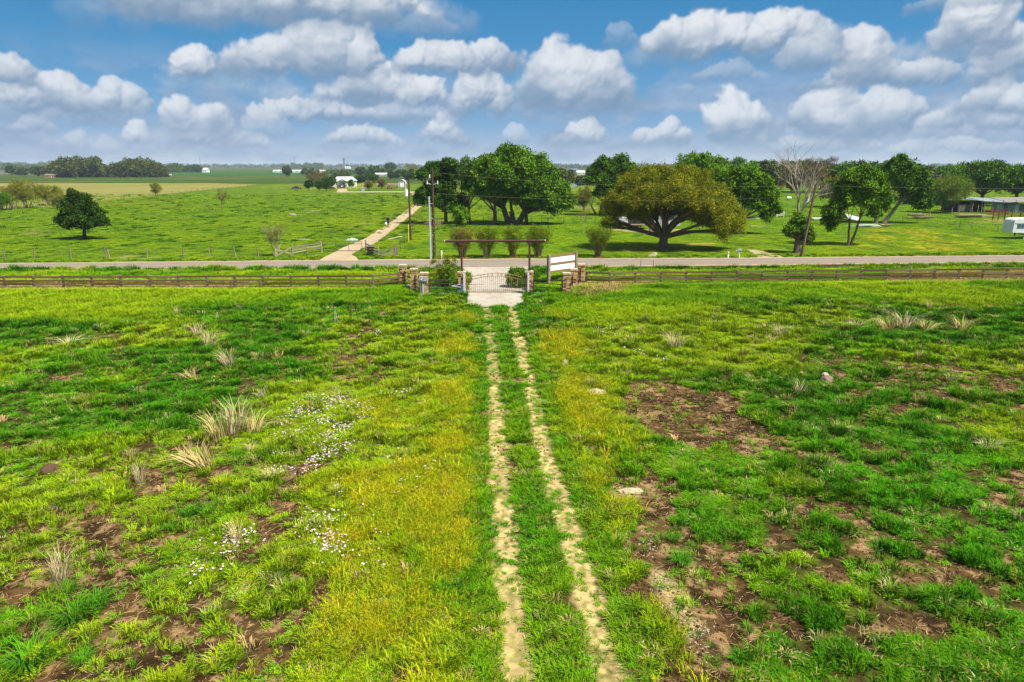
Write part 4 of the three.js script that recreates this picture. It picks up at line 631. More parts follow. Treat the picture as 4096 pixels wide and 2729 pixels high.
// lobes filling a rounded crown: half widths rx, rz, from y0 to y1
function crown(rx, y0, y1, n, seed, o = {}) {
  const r = rng(seed), out = [], ry = (y1 - y0) / 2, cy = (y0 + y1) / 2, rz = o.rz ?? rx, s = o.s ?? 0.4, flat = o.flat ?? 0;
  for (let k = 0; k < n; k++) {
    const a = k * 2.39996 + r() * 0.8, t = 1 - 2 * (k + 0.5) / n * (1 - flat), h = Math.sqrt(Math.max(0, 1 - t * t)), q = 0.62 + 0.16 * r(), rad = Math.min(rx, ry * 1.5) * s * (0.75 + 0.5 * r());
    out.push([Math.cos(a) * h * rx * q + (o.dx ?? 0) * (cy + t * ry * q) / y1, cy + t * ry * (0.66 + 0.1 * r()), Math.sin(a) * h * rz * q, rad, o.sq ?? 0.8]);
  }
  out.push([o.dx ? o.dx * 0.5 : 0, cy, 0, Math.min(rx, ry) * 0.55, 0.9]); return out;
}
const GREEN = [[0.07, 0.155, 0.006], [0.09, 0.185, 0.008], [0.05, 0.125, 0.006], [0.125, 0.22, 0.01]], DARK = [[0.04, 0.095, 0.007], [0.05, 0.115, 0.008], [0.03, 0.075, 0.006]], OLIVE = [[0.135, 0.165, 0.006], [0.2, 0.21, 0.008], [0.1, 0.14, 0.006], [0.235, 0.215, 0.009]], BRIGHT = [[0.1, 0.21, 0.008], [0.135, 0.245, 0.01], [0.075, 0.17, 0.008]], BROWN = [[0.13, 0.1, 0.035], [0.1, 0.09, 0.03], [0.16, 0.125, 0.04]], PALE = [[0.17, 0.175, 0.028], [0.125, 0.15, 0.022], [0.21, 0.19, 0.035]], GREYG = [[0.075, 0.1, 0.028], [0.06, 0.09, 0.024], [0.1, 0.11, 0.034]], WOODS = [[0.05, 0.09, 0.014], [0.04, 0.075, 0.012], [0.07, 0.1, 0.018]];
// size helpers: place by base point and by the photograph's extents
const at = (u, v, f) => { const p = P(u, v); return f(p, p.m); };
// the great green tree in the middle
at(2052, 897, (p, m) => tree('shade_tree', 'tallest green shade tree with a high domed crown, behind the shrubs', p, {
  seed: 41, tr: 0.75, fork: 2.4, stems: [[0, 0, -0.3], [0.9, 0.3, 1.4, 2.6], [-0.7, -0.2, -1.2, 3.1]], pal: GREEN, n: 6200, cs: 1.25, open: 0.45, twigs: 4, limb: 0.5,
  lobes: [[-1.2, 12.3, 0, 2.6], [-4, 11.3, 0.5, 2.5], [1.4, 12.4, 1, 2.4], [3.6, 11.2, -0.5, 2.5], [-6.2, 9.3, 0, 2.3], [5.8, 9.6, 0.5, 2.5], [-2.6, 9.9, 2.8, 2.6], [2.2, 9.6, 3, 2.8], [0, 10.2, -3, 3], [7.6, 7.6, 0, 2.3], [-7.6, 7.4, 0.6, 1.7], [-4.6, 8, 2.6, 2.2], [4.6, 7.4, 3, 2.4], [0.4, 7.6, 3.6, 2.4], [8.6, 5.6, 1, 2.1], [9.8, 4.2, 0.5, 1.8], [6.6, 5, 2.4, 2.1], [3, 5.6, 3.2, 1.8], [-3.2, 6.2, 3, 1.7], [8, 3.4, 1.6, 1.5], [-6, 10.8, -1, 1.7], [6, 3.9, 2.6, 1.4], [9.4, 6.6, -1, 1.7], [1, 5.3, 1.6, 1.7], [-1.8, 5.6, 1.8, 1.7], [3.6, 4.7, 2.4, 1.5], [-4.6, 6, 1.6, 1.6], [5, 9.4, 2, 1.8], [-1, 8.2, 3.2, 2]] }));
at(1884, 898, (p) => tree('slender_tree', 'slender half bare tree left of the tallest shade tree', p, { seed: 42, tr: 0.24, fork: 3, bark: bark, pal: GREEN, n: 330, cs: 0.95, twigs: 8, limb: 0.55, stems: [[0, 0, -0.4]], lobes: [[-1.8, 10.4, 0, 1.2], [-0.6, 11.4, 0.4, 1.3], [0.8, 10.4, 0, 1.2], [-2.4, 8.6, 0.4, 0.8], [0.4, 6, 0.5, 0.7], [3, 5.8, 0, 0.7], [-0.8, 8.6, -0.5, 1.2], [1.8, 12, 0.5, 1.2]] }));
at(1979, 899, (p) => tree('slender_tree', 'gnarled forked tree against the left side of the tallest shade tree', p, { seed: 43, tr: 0.4, fork: 2.6, pal: GREEN, n: 420, cs: 1, twigs: 6, limb: 0.5, lobes: [[-2.2, 7, 0.4, 1.4], [-3.2, 6, 1, 1.1], [-1, 9, 0.4, 1.4], [1, 8.4, 0.6, 1.2], [0, 5.8, 0.5, 0.9]] }));
at(2104, 900, (p) => tree('slender_tree', 'dark trunked tree under the right side of the tallest shade tree', p, { seed: 44, tr: 0.36, fork: 2.2, bark: bark_dark, pal: GREEN, n: 420, cs: 1, limb: 0.6, lobes: [[3, 5, 0, 1.4], [-1, 5.6, 0, 1.3], [1, 6.4, 0.4, 1.5], [4.4, 4.2, 0, 1.1]] }));
at(1784, 897, (p) => tree('dark_oak', 'dark green tree beside the brush pile, behind the utility pole', p, { seed: 45, tr: 0.36, fork: 2.4, pal: DARK.concat(GREEN.slice(0, 1)), n: 2600, cs: 1.05, limb: 0.5, lobes: [[-1.8, 10.2, 0, 1.7], [0.6, 11, 0, 1.5], [-3.4, 9.6, 0.6, 1.2], [1.2, 9.4, -0.4, 1.2], [-4.6, 9, 0, 0.9], [-2.4, 7.2, 0.5, 1.6], [-3.9, 5.8, 0.6, 1.5], [-4.6, 4.6, 0.4, 1.1], [0.9, 7, 0.4, 1.2], [0.3, 5.4, 0.6, 1.4], [2, 4.6, 0.2, 1.4], [2.9, 3.6, 0.2, 1.1], [-1.8, 4.8, 0.9, 1.6], [-0.6, 8.6, -0.8, 1.7], [1, 3.2, 1, 1.1]] }));
at(1840, 905, (p) => tree('leafy_bush', 'bright green bush at the foot of the slender trees', p, { cat: 'bush', seed: 46, tr: 0.08, fork: 0.5, pal: BRIGHT, n: 420, cs: 0.75, lobes: crown(1.6, 0.4, 3.6, 9, 46) }));
// oak with olive spring leaves
at(2652, 996, (p) => tree('spreading_oak', 'broad spreading oak with olive yellow leaves over the parked trailer', p, {
  seed: 51, tr: 0.62, fork: 1.7, stems: [[0, 0, 0]], bark, pal: OLIVE, n: 9600, cs: 0.95, clump: CL_FINE, open: 0.5, twigs: 7, limb: 0.5, bend: 0.24, noLimb: 3,
  lobes: [[0, 9.6, 0, 2], [-2.6, 9.4, 0.4, 1.9], [2.4, 9.5, 0, 1.9], [-4.8, 8.6, 0, 1.9], [4.6, 8.6, 0.3, 1.9], [-6.4, 7, 0.5, 1.7], [6.4, 7.4, 0, 1.8], [-7.4, 5.4, 0, 1.5], [8, 5.8, 0.5, 1.7], [-7.4, 4.6, 0.6, 1.3], [9.2, 4.2, 0.4, 1.6], [-5.4, 6.4, 2.6, 1.6], [-2.4, 7.4, 3.4, 2], [1, 7.4, 3.8, 2], [4.4, 6.8, 3.2, 2], [6.8, 5, 2.8, 1.7], [-3.8, 6.4, 4, 1.5], [0, 6.7, 4.4, 1.3], [3.2, 6.2, 4.4, 1.5], [-2, 8, -3, 2.1], [2.6, 8, -3, 2.1], [5.8, 6.2, -2.4, 1.9], [-5.4, 6.4, -2.4, 1.9], [8, 3.2, 1.6, 1.4], [9.6, 2.9, 0.6, 1.1], [6.4, 3.5, 3.6, 1.3], [-7.4, 3.9, 1.6, 0.8], [0.8, 8.4, 2, 1.9], [-4.4, 7, 2, 1.7], [7.4, 2.2, 2.6, 0.9], [-1.5, 5.8, -2, 1.7], [2, 5.8, -2.2, 1.7], [-4.6, 5.4, -1.6, 1.5], [5, 5, -1.6, 1.7], [3.4, 7.4, 0, 1.6], [-1.4, 7.6, 0.4, 1.7], [-3.2, 5.3, 2.2, 1.2], [3.7, 4.9, 2.4, 1.4], [5.8, 4.2, 1.6, 1.4], [1, 5.4, -3, 1.5], [-6, 5.2, 0.6, 1.3], [8.4, 3.8, -0.8, 1.4], [-7.6, 3.4, 0.4, 0.9], [-1.6, 4.7, -1.4, 1.3], [1.8, 4.6, -1.6, 1.3], [-4, 4.7, 0.4, 1.1], [4.6, 4.1, 0.4, 1.3], [6.6, 3.4, 0.4, 1.1]] }));
at(2392, 862, (p) => tree('dark_oak', 'tall dark green tree just left of the olive oak', p, { seed: 52, tr: 0.3, fork: 2, stems: [[-0.3, 0, -1.2], [0.4, 0, 0.4, 3]], pal: DARK.concat(GREEN), n: 2600, cs: 1.25, lobes: [[1, 11.4, 0, 1.9], [4.6, 11.6, -1, 1.9], [-0.4, 9.8, 0, 1.8], [2.8, 10, 0, 2.2], [-1.2, 8, 0.4, 1.8], [1.6, 7.4, 0.6, 2.2], [4.6, 8.2, 0, 2.4], [1, 5.4, 0.8, 1.9], [3.6, 5.4, 0.5, 2], [2, 3.6, 0.8, 1.4], [6, 10, 0, 2]] }));
at(2335, 848, (p) => tree('thorny_shrub', 'brownish half bare shrub left of the tall dark tree', p, { cat: 'shrub', seed: 53, tr: 0.12, fork: 0.8, pal: BROWN.concat(OLIVE), n: 620, cs: 0.85, clump: CL_FINE, twigs: 8, lobes: crown(2.6, 1, 6.4, 10, 53) }));
at(2800, 870, (p) => tree('leafy_tree', 'fresh green tree rising behind the olive oak', p, { seed: 54, tr: 0.3, fork: 3, pal: BRIGHT, n: 1700, cs: 1.35, lobes: crown(5.4, 5, 13, 16, 54) }));
at(2957, 937, (p) => tree('leafy_tree', 'green tree with low right hand boughs beside the olive oak', p, { seed: 55, tr: 0.22, fork: 2.6, pal: GREEN.concat(BRIGHT), n: 2300, cs: 1, twigs: 4, stems: [[0, 0, 0.4]], lobes: [[-1, 9.2, 0, 1.6], [1.4, 9.6, 0, 1.5], [-2.6, 8.4, 0, 1.5], [3, 8.4, 0.4, 1.5], [0.4, 7.6, 0.6, 1.8], [2.4, 6.8, 0.4, 1.6], [4.4, 6.6, 0, 1.4], [4.9, 5.2, 0.3, 1.2], [3.4, 4.6, 0.6, 1.2], [1.6, 5, 0.8, 1.2], [5.4, 4, 0, 0.9], [4.2, 2.9, 0.4, 0.8], [-0.4, 6, 0, 1.4]] }));
// bare tree and its neighbours
function bare_tree(name, label, p, o) {
  const T = thing(name, label, o.cat ?? 'tree', V(p.x, 0, p.z), 0, o.group), r = rng(o.seed), B = new MB(), W = new MB();
  const grow = (a, d, L, R, lvl, m) => { const b = a.clone().addScaledVector(d, L), pts = curved(a, b, r, 0.09, 4); m.tube(pts, pts.map((_, k) => R * (1 - 0.4 * k / 4)), lvl < 2 ? 7 : 4); if (lvl >= o.levels) return; const n = lvl === 0 ? o.first ?? 4 : 2 + Math.floor(r() * 2.4); for (let k = 0; k < n; k++) { const e = d.clone().add(V(r() - 0.5, (r() - 0.3) * 0.5, r() - 0.5).multiplyScalar((o.spread ?? 1.6) * (lvl ? 1 : 1.1))).normalize(); grow(pts[k === 0 ? 4 : 2 + Math.floor(r() * 3)].clone(), e, L * (0.55 + 0.3 * r()), R * 0.55, lvl + 1, W); } };
  for (const s of o.stems ?? [[0, 0, 0, 1]]) grow(V(s[0], -0.1, 0), V(s[1], 1, s[2]).normalize(), o.h * 0.36 * (s[3] ?? 1), o.tr, 0, B);
  part('trunk', B.geo(), o.bark ?? bark_pale, T); part('branches', W.geo(), o.bark ?? bark_pale, T);
  if (o.leaves) { const pl = [], pc = []; const w = W.p; for (let k = 0; k < o.leaves; k++) { const i = Math.floor(r() * w.length / 3) * 3; if (w[i + 1] < o.h * 0.35) { continue; } const c = o.pal[Math.floor(r() * o.pal.length)], j = 0.7 + r() * 0.6; pl.push([w[i] + r() - 0.5, w[i + 1] + r() - 0.5, w[i + 2] + r() - 0.5, r() * 6, o.cs, o.cs, o.cs, r(), r()]); pc.push(c.map((x) => x * j)); } many('crown', CL_FINE[0], leaf_mat, pl, pc, T); }
  return T;
}
at(3193, 868, (p) => bare_tree('dead_tree', 'tall leafless dead tree with pale bare branches', p, { seed: 61, h: 16.5, tr: 0.34, levels: 5, first: 5, spread: 1.55, stems: [[0, -0.12, 0, 0.9], [0.5, 0.25, 0.1, 0.75]], bark: mat(0.33, 0.28, 0.22) }));
at(3187, 1012, (p) => tree('pollard_tree', 'short thick trunked tree with a vase of green shoots by the right pole', p, { seed: 62, tr: 0.42, fork: 1.7, bark: bark, pal: BRIGHT.concat(GREEN), n: 900, cs: 0.62, twigs: 7, limb: 0.5, lobes: [[-0.5, 4, 0, 0.7], [0.5, 4.1, 0, 0.7], [-1, 3.2, 0.2, 0.75], [0.9, 3.2, 0.2, 0.75], [0, 3, 0.6, 0.8], [-1.3, 2.5, 0, 0.6], [1.3, 2.4, 0, 0.65], [0.1, 3.8, -0.6, 0.8], [1.2, 1.9, 0.3, 0.5], [-0.2, 4.7, 0, 0.5]] }));
at(3396, 982, (p) => tree('twin_tree', 'green tree with two slim trunks on the right lawn', p, { seed: 63, tr: 0.2, fork: 3.8, stems: [[-0.12, 0, -0.2, 3.6], [0.25, 0, 0.9, 4.2]], pal: BRIGHT.concat(GREEN), n: 2500, cs: 0.95, twigs: 4, lobes: [[0.6, 10, 0, 1.3], [-0.6, 9.2, 0, 1.4], [1.8, 8.8, 0, 1.4], [-1.4, 7.8, 0.2, 1.3], [2.8, 7.6, 0, 1.4], [0.8, 7.8, 0.5, 1.6], [3.8, 6.4, 0, 1.1], [-0.4, 6.4, 0.5, 1.3], [2, 6.2, 0.6, 1.3], [-2.4, 5.6, 0.3, 1], [-3.4, 4.8, 0.3, 0.9], [-3.6, 3.6, 0.4, 0.7], [-2.4, 4, 0.5, 0.9], [-2.9, 2.8, 0.4, 0.6], [4.2, 5.2, 0, 0.8], [2.9, 4.8, 0.4, 0.9]] }));
at(3520, 893, (p) => tree('leaning_tree', 'big dark tree with a trunk leaning to the right, lumber at its foot', p, { seed: 64, tr: 0.42, fork: 4.4, stems: [[-0.8, 0, 0.2, 4.6], [0.6, 0, 3.6, 5.2]], bark: mat(0.2, 0.16, 0.11), pal: DARK.concat(GREEN), n: 3300, cs: 1.2, lobes: [[-1, 9.4, 0, 2], [1.6, 10.4, 0, 2], [4, 10, 0, 2], [6, 8.8, 0, 1.9], [0.4, 8, 0.6, 2], [3, 8, 0.6, 2.2], [7.2, 7, 0, 1.7], [-2.4, 7.6, 0, 1.6], [-1.6, 5.8, 0.5, 1.5], [5.6, 6.2, 0.6, 1.8], [7.8, 5, 0.3, 1.5], [8.2, 3.6, 0.3, 1.2], [2, 11.4, 0, 1.4], [-1.4, 4.2, 0.5, 1.1], [6.6, 4, 0.6, 1.2]] }));
at(3335, 830, (p) => tree('round_tree', 'small olive green tree behind the twin trunked tree', p, { seed: 65, tr: 0.2, fork: 1.5, pal: OLIVE.slice(0, 3), n: 800, cs: 1.1, lobes: crown(4, 2, 8, 12, 65) }));
at(3790, 852, (p) => tree('feathery_tree', 'light feathery green tree left of the old barn', p, { seed: 66, tr: 0.18, fork: 2.2, stems: [[-1, 0, -0.5], [0.8, 0, 0.6]], pal: PALE.concat(BRIGHT), n: 1700, cs: 1.05, clump: CL_FINE, lobes: crown(5.4, 2.4, 8.8, 15, 66) }));
at(3925, 822, (p) => tree('dark_oak', 'wide dark tree overhanging the old barn roof', p, { seed: 67, tr: 0.5, fork: 3, pal: DARK.concat(GREEN), n: 2600, cs: 1.6, lobes: crown(9.5, 3.6, 11.6, 20, 67, { flat: 0.15 }) }));
at(4062, 815, (p) => tree('dark_oak', 'dark tree at the right edge behind the old barn', p, { seed: 68, tr: 0.5, fork: 3, pal: DARK.concat(GREEN), n: 1900, cs: 1.6, lobes: crown(7.5, 3, 10.4, 16, 68, { flat: 0.15 }) }));
// thicket in the right middle distance
{
  const r = rng(70), spots = [[2760, 745, 60, 104, 3], [2850, 742, 52, 92, 3], [2930, 760, 52, 112, 3], [2985, 800, 40, 130, 3], [3010, 765, 40, 100, 0], [3060, 772, 44, 108, 2], [3065, 735, 44, 74, 1], [3120, 770, 46, 110, 1], [3180, 768, 46, 106, 2], [3205, 735, 54, 72, 2], [3245, 772, 50, 116, 1], [3300, 768, 48, 114, 1], [3345, 738, 54, 74, 1], [3360, 772, 50, 112, 0], [3420, 765, 46, 106, 2], [3470, 765, 44, 100, 0], [3485, 735, 54, 72, 0], [3560, 752, 56, 94, 2], [3600, 770, 48, 96, 0], [3650, 772, 50, 96, 0], [3690, 772, 46, 84, 2], [3745, 768, 50, 88, 3], [3810, 760, 52, 80, 0], [3880, 752, 56, 72, 2], [3960, 748, 56, 66, 0], [4050, 750, 60, 70, 0], [4120, 760, 60, 84, 0]];
  const ord = ['first', 'second', 'third', 'fourth', 'fifth', 'sixth', 'seventh', 'eighth', 'ninth', 'tenth', 'eleventh', 'twelfth', 'thirteenth', 'fourteenth', 'fifteenth', 'sixteenth', 'seventeenth', 'eighteenth', 'nineteenth', 'twentieth', 'twenty first', 'twenty second', 'twenty third', 'twenty fourth', 'twenty fifth', 'twenty sixth', 'twenty seventh'];
  spots.forEach(([u, v, w, h, k], i) => at(u, v, (p, m) => { const pal = [GREEN, BROWN, GREYG, BRIGHT][k], nm = ['green', 'brown budding', 'grey green', 'fresh green'][k]; tree('thicket_tree', `${nm} tree, ${ord[i]} from the left in the right hand wood`, p, { group: 'trees of the right hand wood', seed: 700 + i, tr: 0.18, fork: 1.6, pal, n: 850, cs: 1.8, clump: k === 1 ? CL_FINE : CL_FAR, noLimb: true, sub: 2, lobes: crown(w * 1.15 * m, h * m * 0.06, h * m * (1.02 + 0.2 * r()), 13, 700 + i) }); }));
}
[[3575, 812, 30, 44, 'left'], [3640, 818, 34, 48, 'second'], [3700, 815, 30, 42, 'third'], [3755, 822, 26, 40, 'right']].forEach(([u, v, w, h, l], i) => at(u, v, (p, m) => tree('wood_bush', `${l === 'left' ? 'leftmost' : l === 'right' ? 'rightmost' : l} low green bush before the wood, left of the old barn`, p, { cat: 'bush', group: 'bushes before the wood', seed: 760 + i, tr: 0.06, fork: 0.4, pal: i % 2 ? GREEN : PALE.concat(BRIGHT), n: 360, cs: 1.0, noLimb: true, lobes: crown(w * m, 0.2, h * m, 8, 760 + i) })));
// vase shaped shrubs along the road
[[1850, 1031, 'leftmost'], [1948, 1030, 'second from the left'], [2050, 1029, 'third from the left'], [2152, 1028, 'fourth from the left']].concat([[2390, 1028, 'lone']]).forEach(([u, v, l], i) => at(u, v, (p) => {
  const lone = i === 4, r = rng(800 + i), pal = i === 0 ? OLIVE.concat(BROWN, [[0.16, 0.09, 0.04]]) : OLIVE.concat(GREEN), T = thing('vase_shrub', lone ? 'lone vase shaped shrub between the white sign and the olive oak' : `${l} vase shaped shrub in the row behind the overhead pipe`, 'shrub', V(p.x, 0, p.z), 0, 'vase shaped roadside shrubs'), S = new MB(), pl = [], pc = [];
  for (let k = 0; k < 34; k++) { const a = r() * 6.283, q = Math.sqrt(r()), b = V(Math.cos(a) * 0.32 * q, -0.05, Math.sin(a) * 0.32 * q), R = (lone ? 1.65 : 1.5) * q, h = 3.7 - 0.9 * q * q * r() - 0.3 * r(), e = V(Math.cos(a) * R + (r() - 0.5) * 0.3, h, Math.sin(a) * R + (r() - 0.5) * 0.3), mid = b.clone().lerp(e, 0.5); mid.x -= Math.cos(a) * R * 0.12; mid.z -= Math.sin(a) * R * 0.12; S.tube([b, mid, e], [0.035, 0.022, 0.007], 5);
    for (let t = 0; t < 24; t++) { const f = 0.3 + 0.72 * Math.pow(r(), 0.6), c = f < 0.5 ? b.clone().lerp(mid, f * 2) : mid.clone().lerp(e, (f - 0.5) * 2), col_ = pal[Math.floor(r() * pal.length)], s = 0.34 + 0.24 * r(); pl.push([c.x + (r() - 0.5) * 0.9, c.y + (r() - 0.5) * 0.6, c.z + (r() - 0.5) * 0.9, r() * 6, s, s, s, r(), r()]); pc.push(col_.map((x) => x * (0.8 + 0.5 * r()))); } }
  part('stems', S.geo(), mat(0.2, 0.15, 0.1), T); many('crown', CL_FINE[0], leaf_mat, pl, pc, T);
}));
// left pasture
at(342, 957, (p) => tree('pear_tree', 'lone dense dark green tree in the left pasture', p, { seed: 81, tr: 0.26, fork: 1.6, bark: bark_dark, pal: [[0.02, 0.05, 0.005], [0.03, 0.07, 0.006], [0.045, 0.1, 0.007]], n: 2300, cs: 0.8, open: 0.35, twigs: 4, lobes: [[-0.3, 6.4, 0, 1], [-1.2, 6, 0, 0.8], [0.3, 5.6, 0.2, 1.2], [-1.5, 5, 0.4, 1.1], [1.3, 4.7, 0, 1.1], [-0.2, 4.6, 0.8, 1.3], [-2.2, 3.6, 0, 1.1], [2, 3.6, 0, 1.1], [0, 3.4, 1.1, 1.4], [-2.8, 2.8, 0.2, 0.9], [2.7, 2.8, 0.2, 1], [-1.2, 2.6, 1, 1.2], [1.3, 2.6, 1, 1.2], [0, 4, -1.2, 1.6], [-3.3, 2.7, 0, 0.6], [3.4, 2.5, 0, 0.6], [-0.9, 6.9, 0, 0.7], [0.9, 6.3, 0, 0.6], [-2.4, 4.6, 0, 0.6], [2.4, 4.3, 0.2, 0.6]] }));
at(888, 843, (p) => { bare_tree('sapling', 'thin brown sapling between stakes in the left pasture', p, { seed: 82, h: 5.8, tr: 0.09, levels: 4, first: 5, spread: 1.5, bark: mat(0.16, 0.11, 0.08), leaves: 160, cs: 0.5, pal: BROWN }); for (const [u, v, l] of [[842, 843, 'left'], [932, 843, 'right']]) { const q = P(u, v); solo('garden_stake', rod(V(q.x, -0.1, q.z), V(q.x + (l === 'left' ? -0.35 : 0.1), 1.5, q.z), 0.03), mat(0.2, 0.24, 0.12), `green leaning stake ${l} of the brown sapling`, 'stake'); } });
at(625, 795, (p) => tree('small_tree', 'small yellowish tree on the field fence line', p, { seed: 83, tr: 0.1, fork: 1.6, pal: PALE.concat(OLIVE), n: 420, cs: 0.8, clump: CL_FINE, lobes: crown(1.9, 1.4, 5.8, 8, 83) }));
[[112, 833, 62, 110, 'tallest feathery olive tree of the left edge clump', PALE.concat(OLIVE), 1200], [55, 836, 45, 90, 'thin olive tree at the left of the fence clump', PALE, 600], [200, 822, 52, 72, 'spreading pale tree in the middle of the left clump', PALE.concat(OLIVE), 900], [238, 834, 34, 54, 'small pale tree at the right of the left clump', PALE, 420], [16, 842, 30, 68, 'dark green tree at the left picture edge', GREEN, 700]].forEach(([u, v, w, h, l, pal, n], i) => at(u, v, (p, m) => tree('feathery_tree', l, p, { seed: 840 + i, tr: 0.16, fork: 1.8, stems: [[-0.4, 0, -0.6], [0.4, 0, 0.7], [0, 0.3, 0]], bark: mat(0.26, 0.21, 0.15), pal, n, cs: 0.9, clump: CL_FINE, twigs: 5, lobes: crown(w * m, h * m * 0.28, h * m, 12, 840 + i) })));
// far groves left
[[330, 709, 92, 66, 'broad dark live oak grove tree right of the orange shed'], [255, 708, 45, 56, 'smaller live oak against the broad one'], [395, 708, 40, 40, 'low live oak at the right foot of the broad one'], [545, 709, 78, 62, 'large rounded live oak in the second grove'], [610, 709, 52, 48, 'sloping live oak at the right of the second grove'], [460, 708, 26, 38, 'small rounded oak at the left of the second grove']].forEach(([u, v, w, h, l], i) => at(u, v, (p, m) => tree('live_oak', l, p, { seed: 860 + i, tr: 0.5, fork: 2, pal: [[0.06, 0.09, 0.012], [0.075, 0.105, 0.014], [0.095, 0.105, 0.016]], n: 1500, cs: 3.2, clump: CL_FAR, noLimb: true, lobes: crown(w * m, -h * m * 0.15, h * m, 22, 860 + i, { flat: 0.2, s: 0.5 }) })));
[[47, 702, 16, 34, 'narrow far tree at the left edge beyond the hay field'], [92, 704, 23, 30, 'round dark tree beyond the hay field, left of a pair'], [149, 704, 21, 32, 'round dark tree beyond the hay field, right of a pair'], [172, 704, 12, 34, 'brownish far tree beside the round pair'], [1148, 707, 17, 38, 'solitary grey tree left of the white house'], [318, 662, 20, 30, 'windswept tall tree over the broad live oak'], [375, 662, 22, 34, 'windswept leaning tree right of the broad live oak'], [790, 690, 14, 28, 'dark far tree at the end of the left tree line']].forEach(([u, v, w, h, l], i) => at(u, Math.max(v, 690), (p, m) => tree('far_tree', l, p, { group: 'far single trees', seed: 880 + i, tr: 0.3, fork: 2, pal: i === 3 ? BROWN : [DARK, GREYG, DARK][i % 3], n: 420, cs: 2.2 * (m / 0.25), clump: CL_FAR, noLimb: true, lobes: crown(w * m, h * m * 0.2, h * m * (v < 690 ? 1.35 : 1), 9, 880 + i) })));
// round the white house
[[1255, 748, 32, 62, 'brown budding tree left of the white house', BROWN], [1290, 742, 26, 60, 'brown budding tree nearest the white house', BROWN], [1318, 755, 22, 46, 'dense dark tree touching the left of the white house', DARK], [1236, 765, 15, 38, 'small round tree furthest left on the house lawn', DARK], [1278, 765, 13, 34, 'small round tree second on the house lawn', DARK], [1305, 765, 14, 34, 'small round tree beside the parked black car', DARK], [1405, 752, 7, 32, 'thin young tree before the right corner of the white house', BRIGHT], [1362, 722, 40, 30, 'grey bush behind the roof of the white house', GREYG], [1440, 730, 24, 26, 'low dark bush right of the white house', DARK], [1485, 730, 26, 34, 'wide dark bush behind the hay bales', DARK], [1475, 762, 18, 40, 'pale round tree on the lawn right of the house', PALE], [1526, 757, 17, 44, 'purplish budding tree left of the red tractor', BROWN], [1580, 715, 40, 30, 'dark hedge tree left of the grey shed', DARK], [1640, 722, 36, 40, 'dark hedge tree behind the grey shed', DARK], [1445, 700, 26, 28, 'dark far tree over the hay bales, left', DARK], [1500, 702, 36, 34, 'dark far tree over the hay bales, right', DARK], [1562, 692, 24, 40, 'tall dark far tree left of the low white roofs', DARK], [1650, 700, 30, 42, 'pale bare far tree above the grey shed', PALE], [1720, 720, 40, 50, 'grey green tree behind the utility poles', GREYG], [1790, 720, 30, 52, 'fresh green far tree right of the tall pole', BRIGHT], [1240, 700, 40, 24, 'grey green bush behind the brown trees', GREYG]].forEach(([u, v, w, h, l, pal], i) => at(u, v, (p, m) => tree('yard_tree', l, p, { group: 'trees around the white house', seed: 900 + i, tr: 0.14, fork: h * m * 0.22, pal, n: 520, cs: clamp(m * 9, 0.9, 2.4), clump: pal === BROWN || pal === PALE ? CL_FINE : CL_FAR, noLimb: true, lobes: crown(w * m, h * m * (i > 2 && i < 6 ? 0.4 : 0.12), h * m, 10, 900 + i) })));
[[2240, 742, 28, 62, 'round olive tree by the pond, left of two'], [2275, 742, 26, 56, 'round olive tree by the pond, right of two'], [2322, 742, 18, 30, 'small green tree right of the pond'], [2350, 740, 16, 26, 'small far tree before the dark roofed farm building']].forEach(([u, v, w, h, l], i) => at(u, v, (p, m) => tree('pond_tree', l, p, { seed: 930 + i, tr: 0.3, fork: 2.4, pal: i < 2 ? GREYG.concat(OLIVE) : GREYG, n: 700, cs: 1.9, clump: CL_FAR, noLimb: true, lobes: crown(w * m, h * m * 0.22, h * m, 12, 930 + i) })));
// young shrubs by the gate
at(1780, 1150, (p) => tree('gate_shrub', 'leggy green shrub behind the left iron panel', p, { cat: 'shrub', seed: 95, tr: 0.05, fork: 0.5, bark: bark_pale, pal: BRIGHT.concat(OLIVE), n: 330, cs: 0.4, twigs: 7, limb: 0.5, stems: [[0, 0, 0], [0.3, 0, 0.3], [-0.3, 0, -0.3]], lobes: [[0, 1.8, 0, 0.7], [0.7, 1.7, 0, 0.55], [-0.7, 1.6, 0, 0.55], [0.2, 2.4, 0, 0.45], [-0.7, 2.5, 0, 0.3], [-1.1, 2.3, 0, 0.22], [1, 2.5, 0, 0.25], [0.4, 2.8, 0, 0.25], [-0.2, 2.9, 0, 0.2], [0, 1.1, 0.2, 0.6], [0.6, 1, 0.2, 0.5], [-0.6, 1, 0.2, 0.5]] }));
at(2078, 1150, (p) => tree('gate_shrub', 'dense green vine bush behind the right end of the gate', p, { cat: 'shrub', seed: 96, tr: 0.05, fork: 0.4, pal: BRIGHT, n: 1000, cs: 0.34, ymin: 0.1, lobes: [[-0.2, 1.4, 0, 0.7], [0.3, 1.2, 0, 0.6], [-0.5, 0.9, 0.1, 0.6], [0.1, 0.6, 0.2, 0.6], [-0.8, 0.6, 0.2, 0.45], [0.4, 0.5, 0.2, 0.5], [-0.4, 0.3, 0.4, 0.5]] }));
at(1108, 1024, (p) => bare_tree('bare_shrub', 'pale twiggy shrub left of the wooden corner fence', p, { cat: 'shrub', seed: 97, h: 4.4, tr: 0.06, levels: 4, first: 4, spread: 1.0, stems: [[-0.3, -0.2, 0], [0.2, 0.25, 0], [0, 0, 0.2], [-0.1, 0.05, -0.1]], bark: mat(0.4, 0.35, 0.22), leaves: 260, cs: 0.4, pal: PALE }));
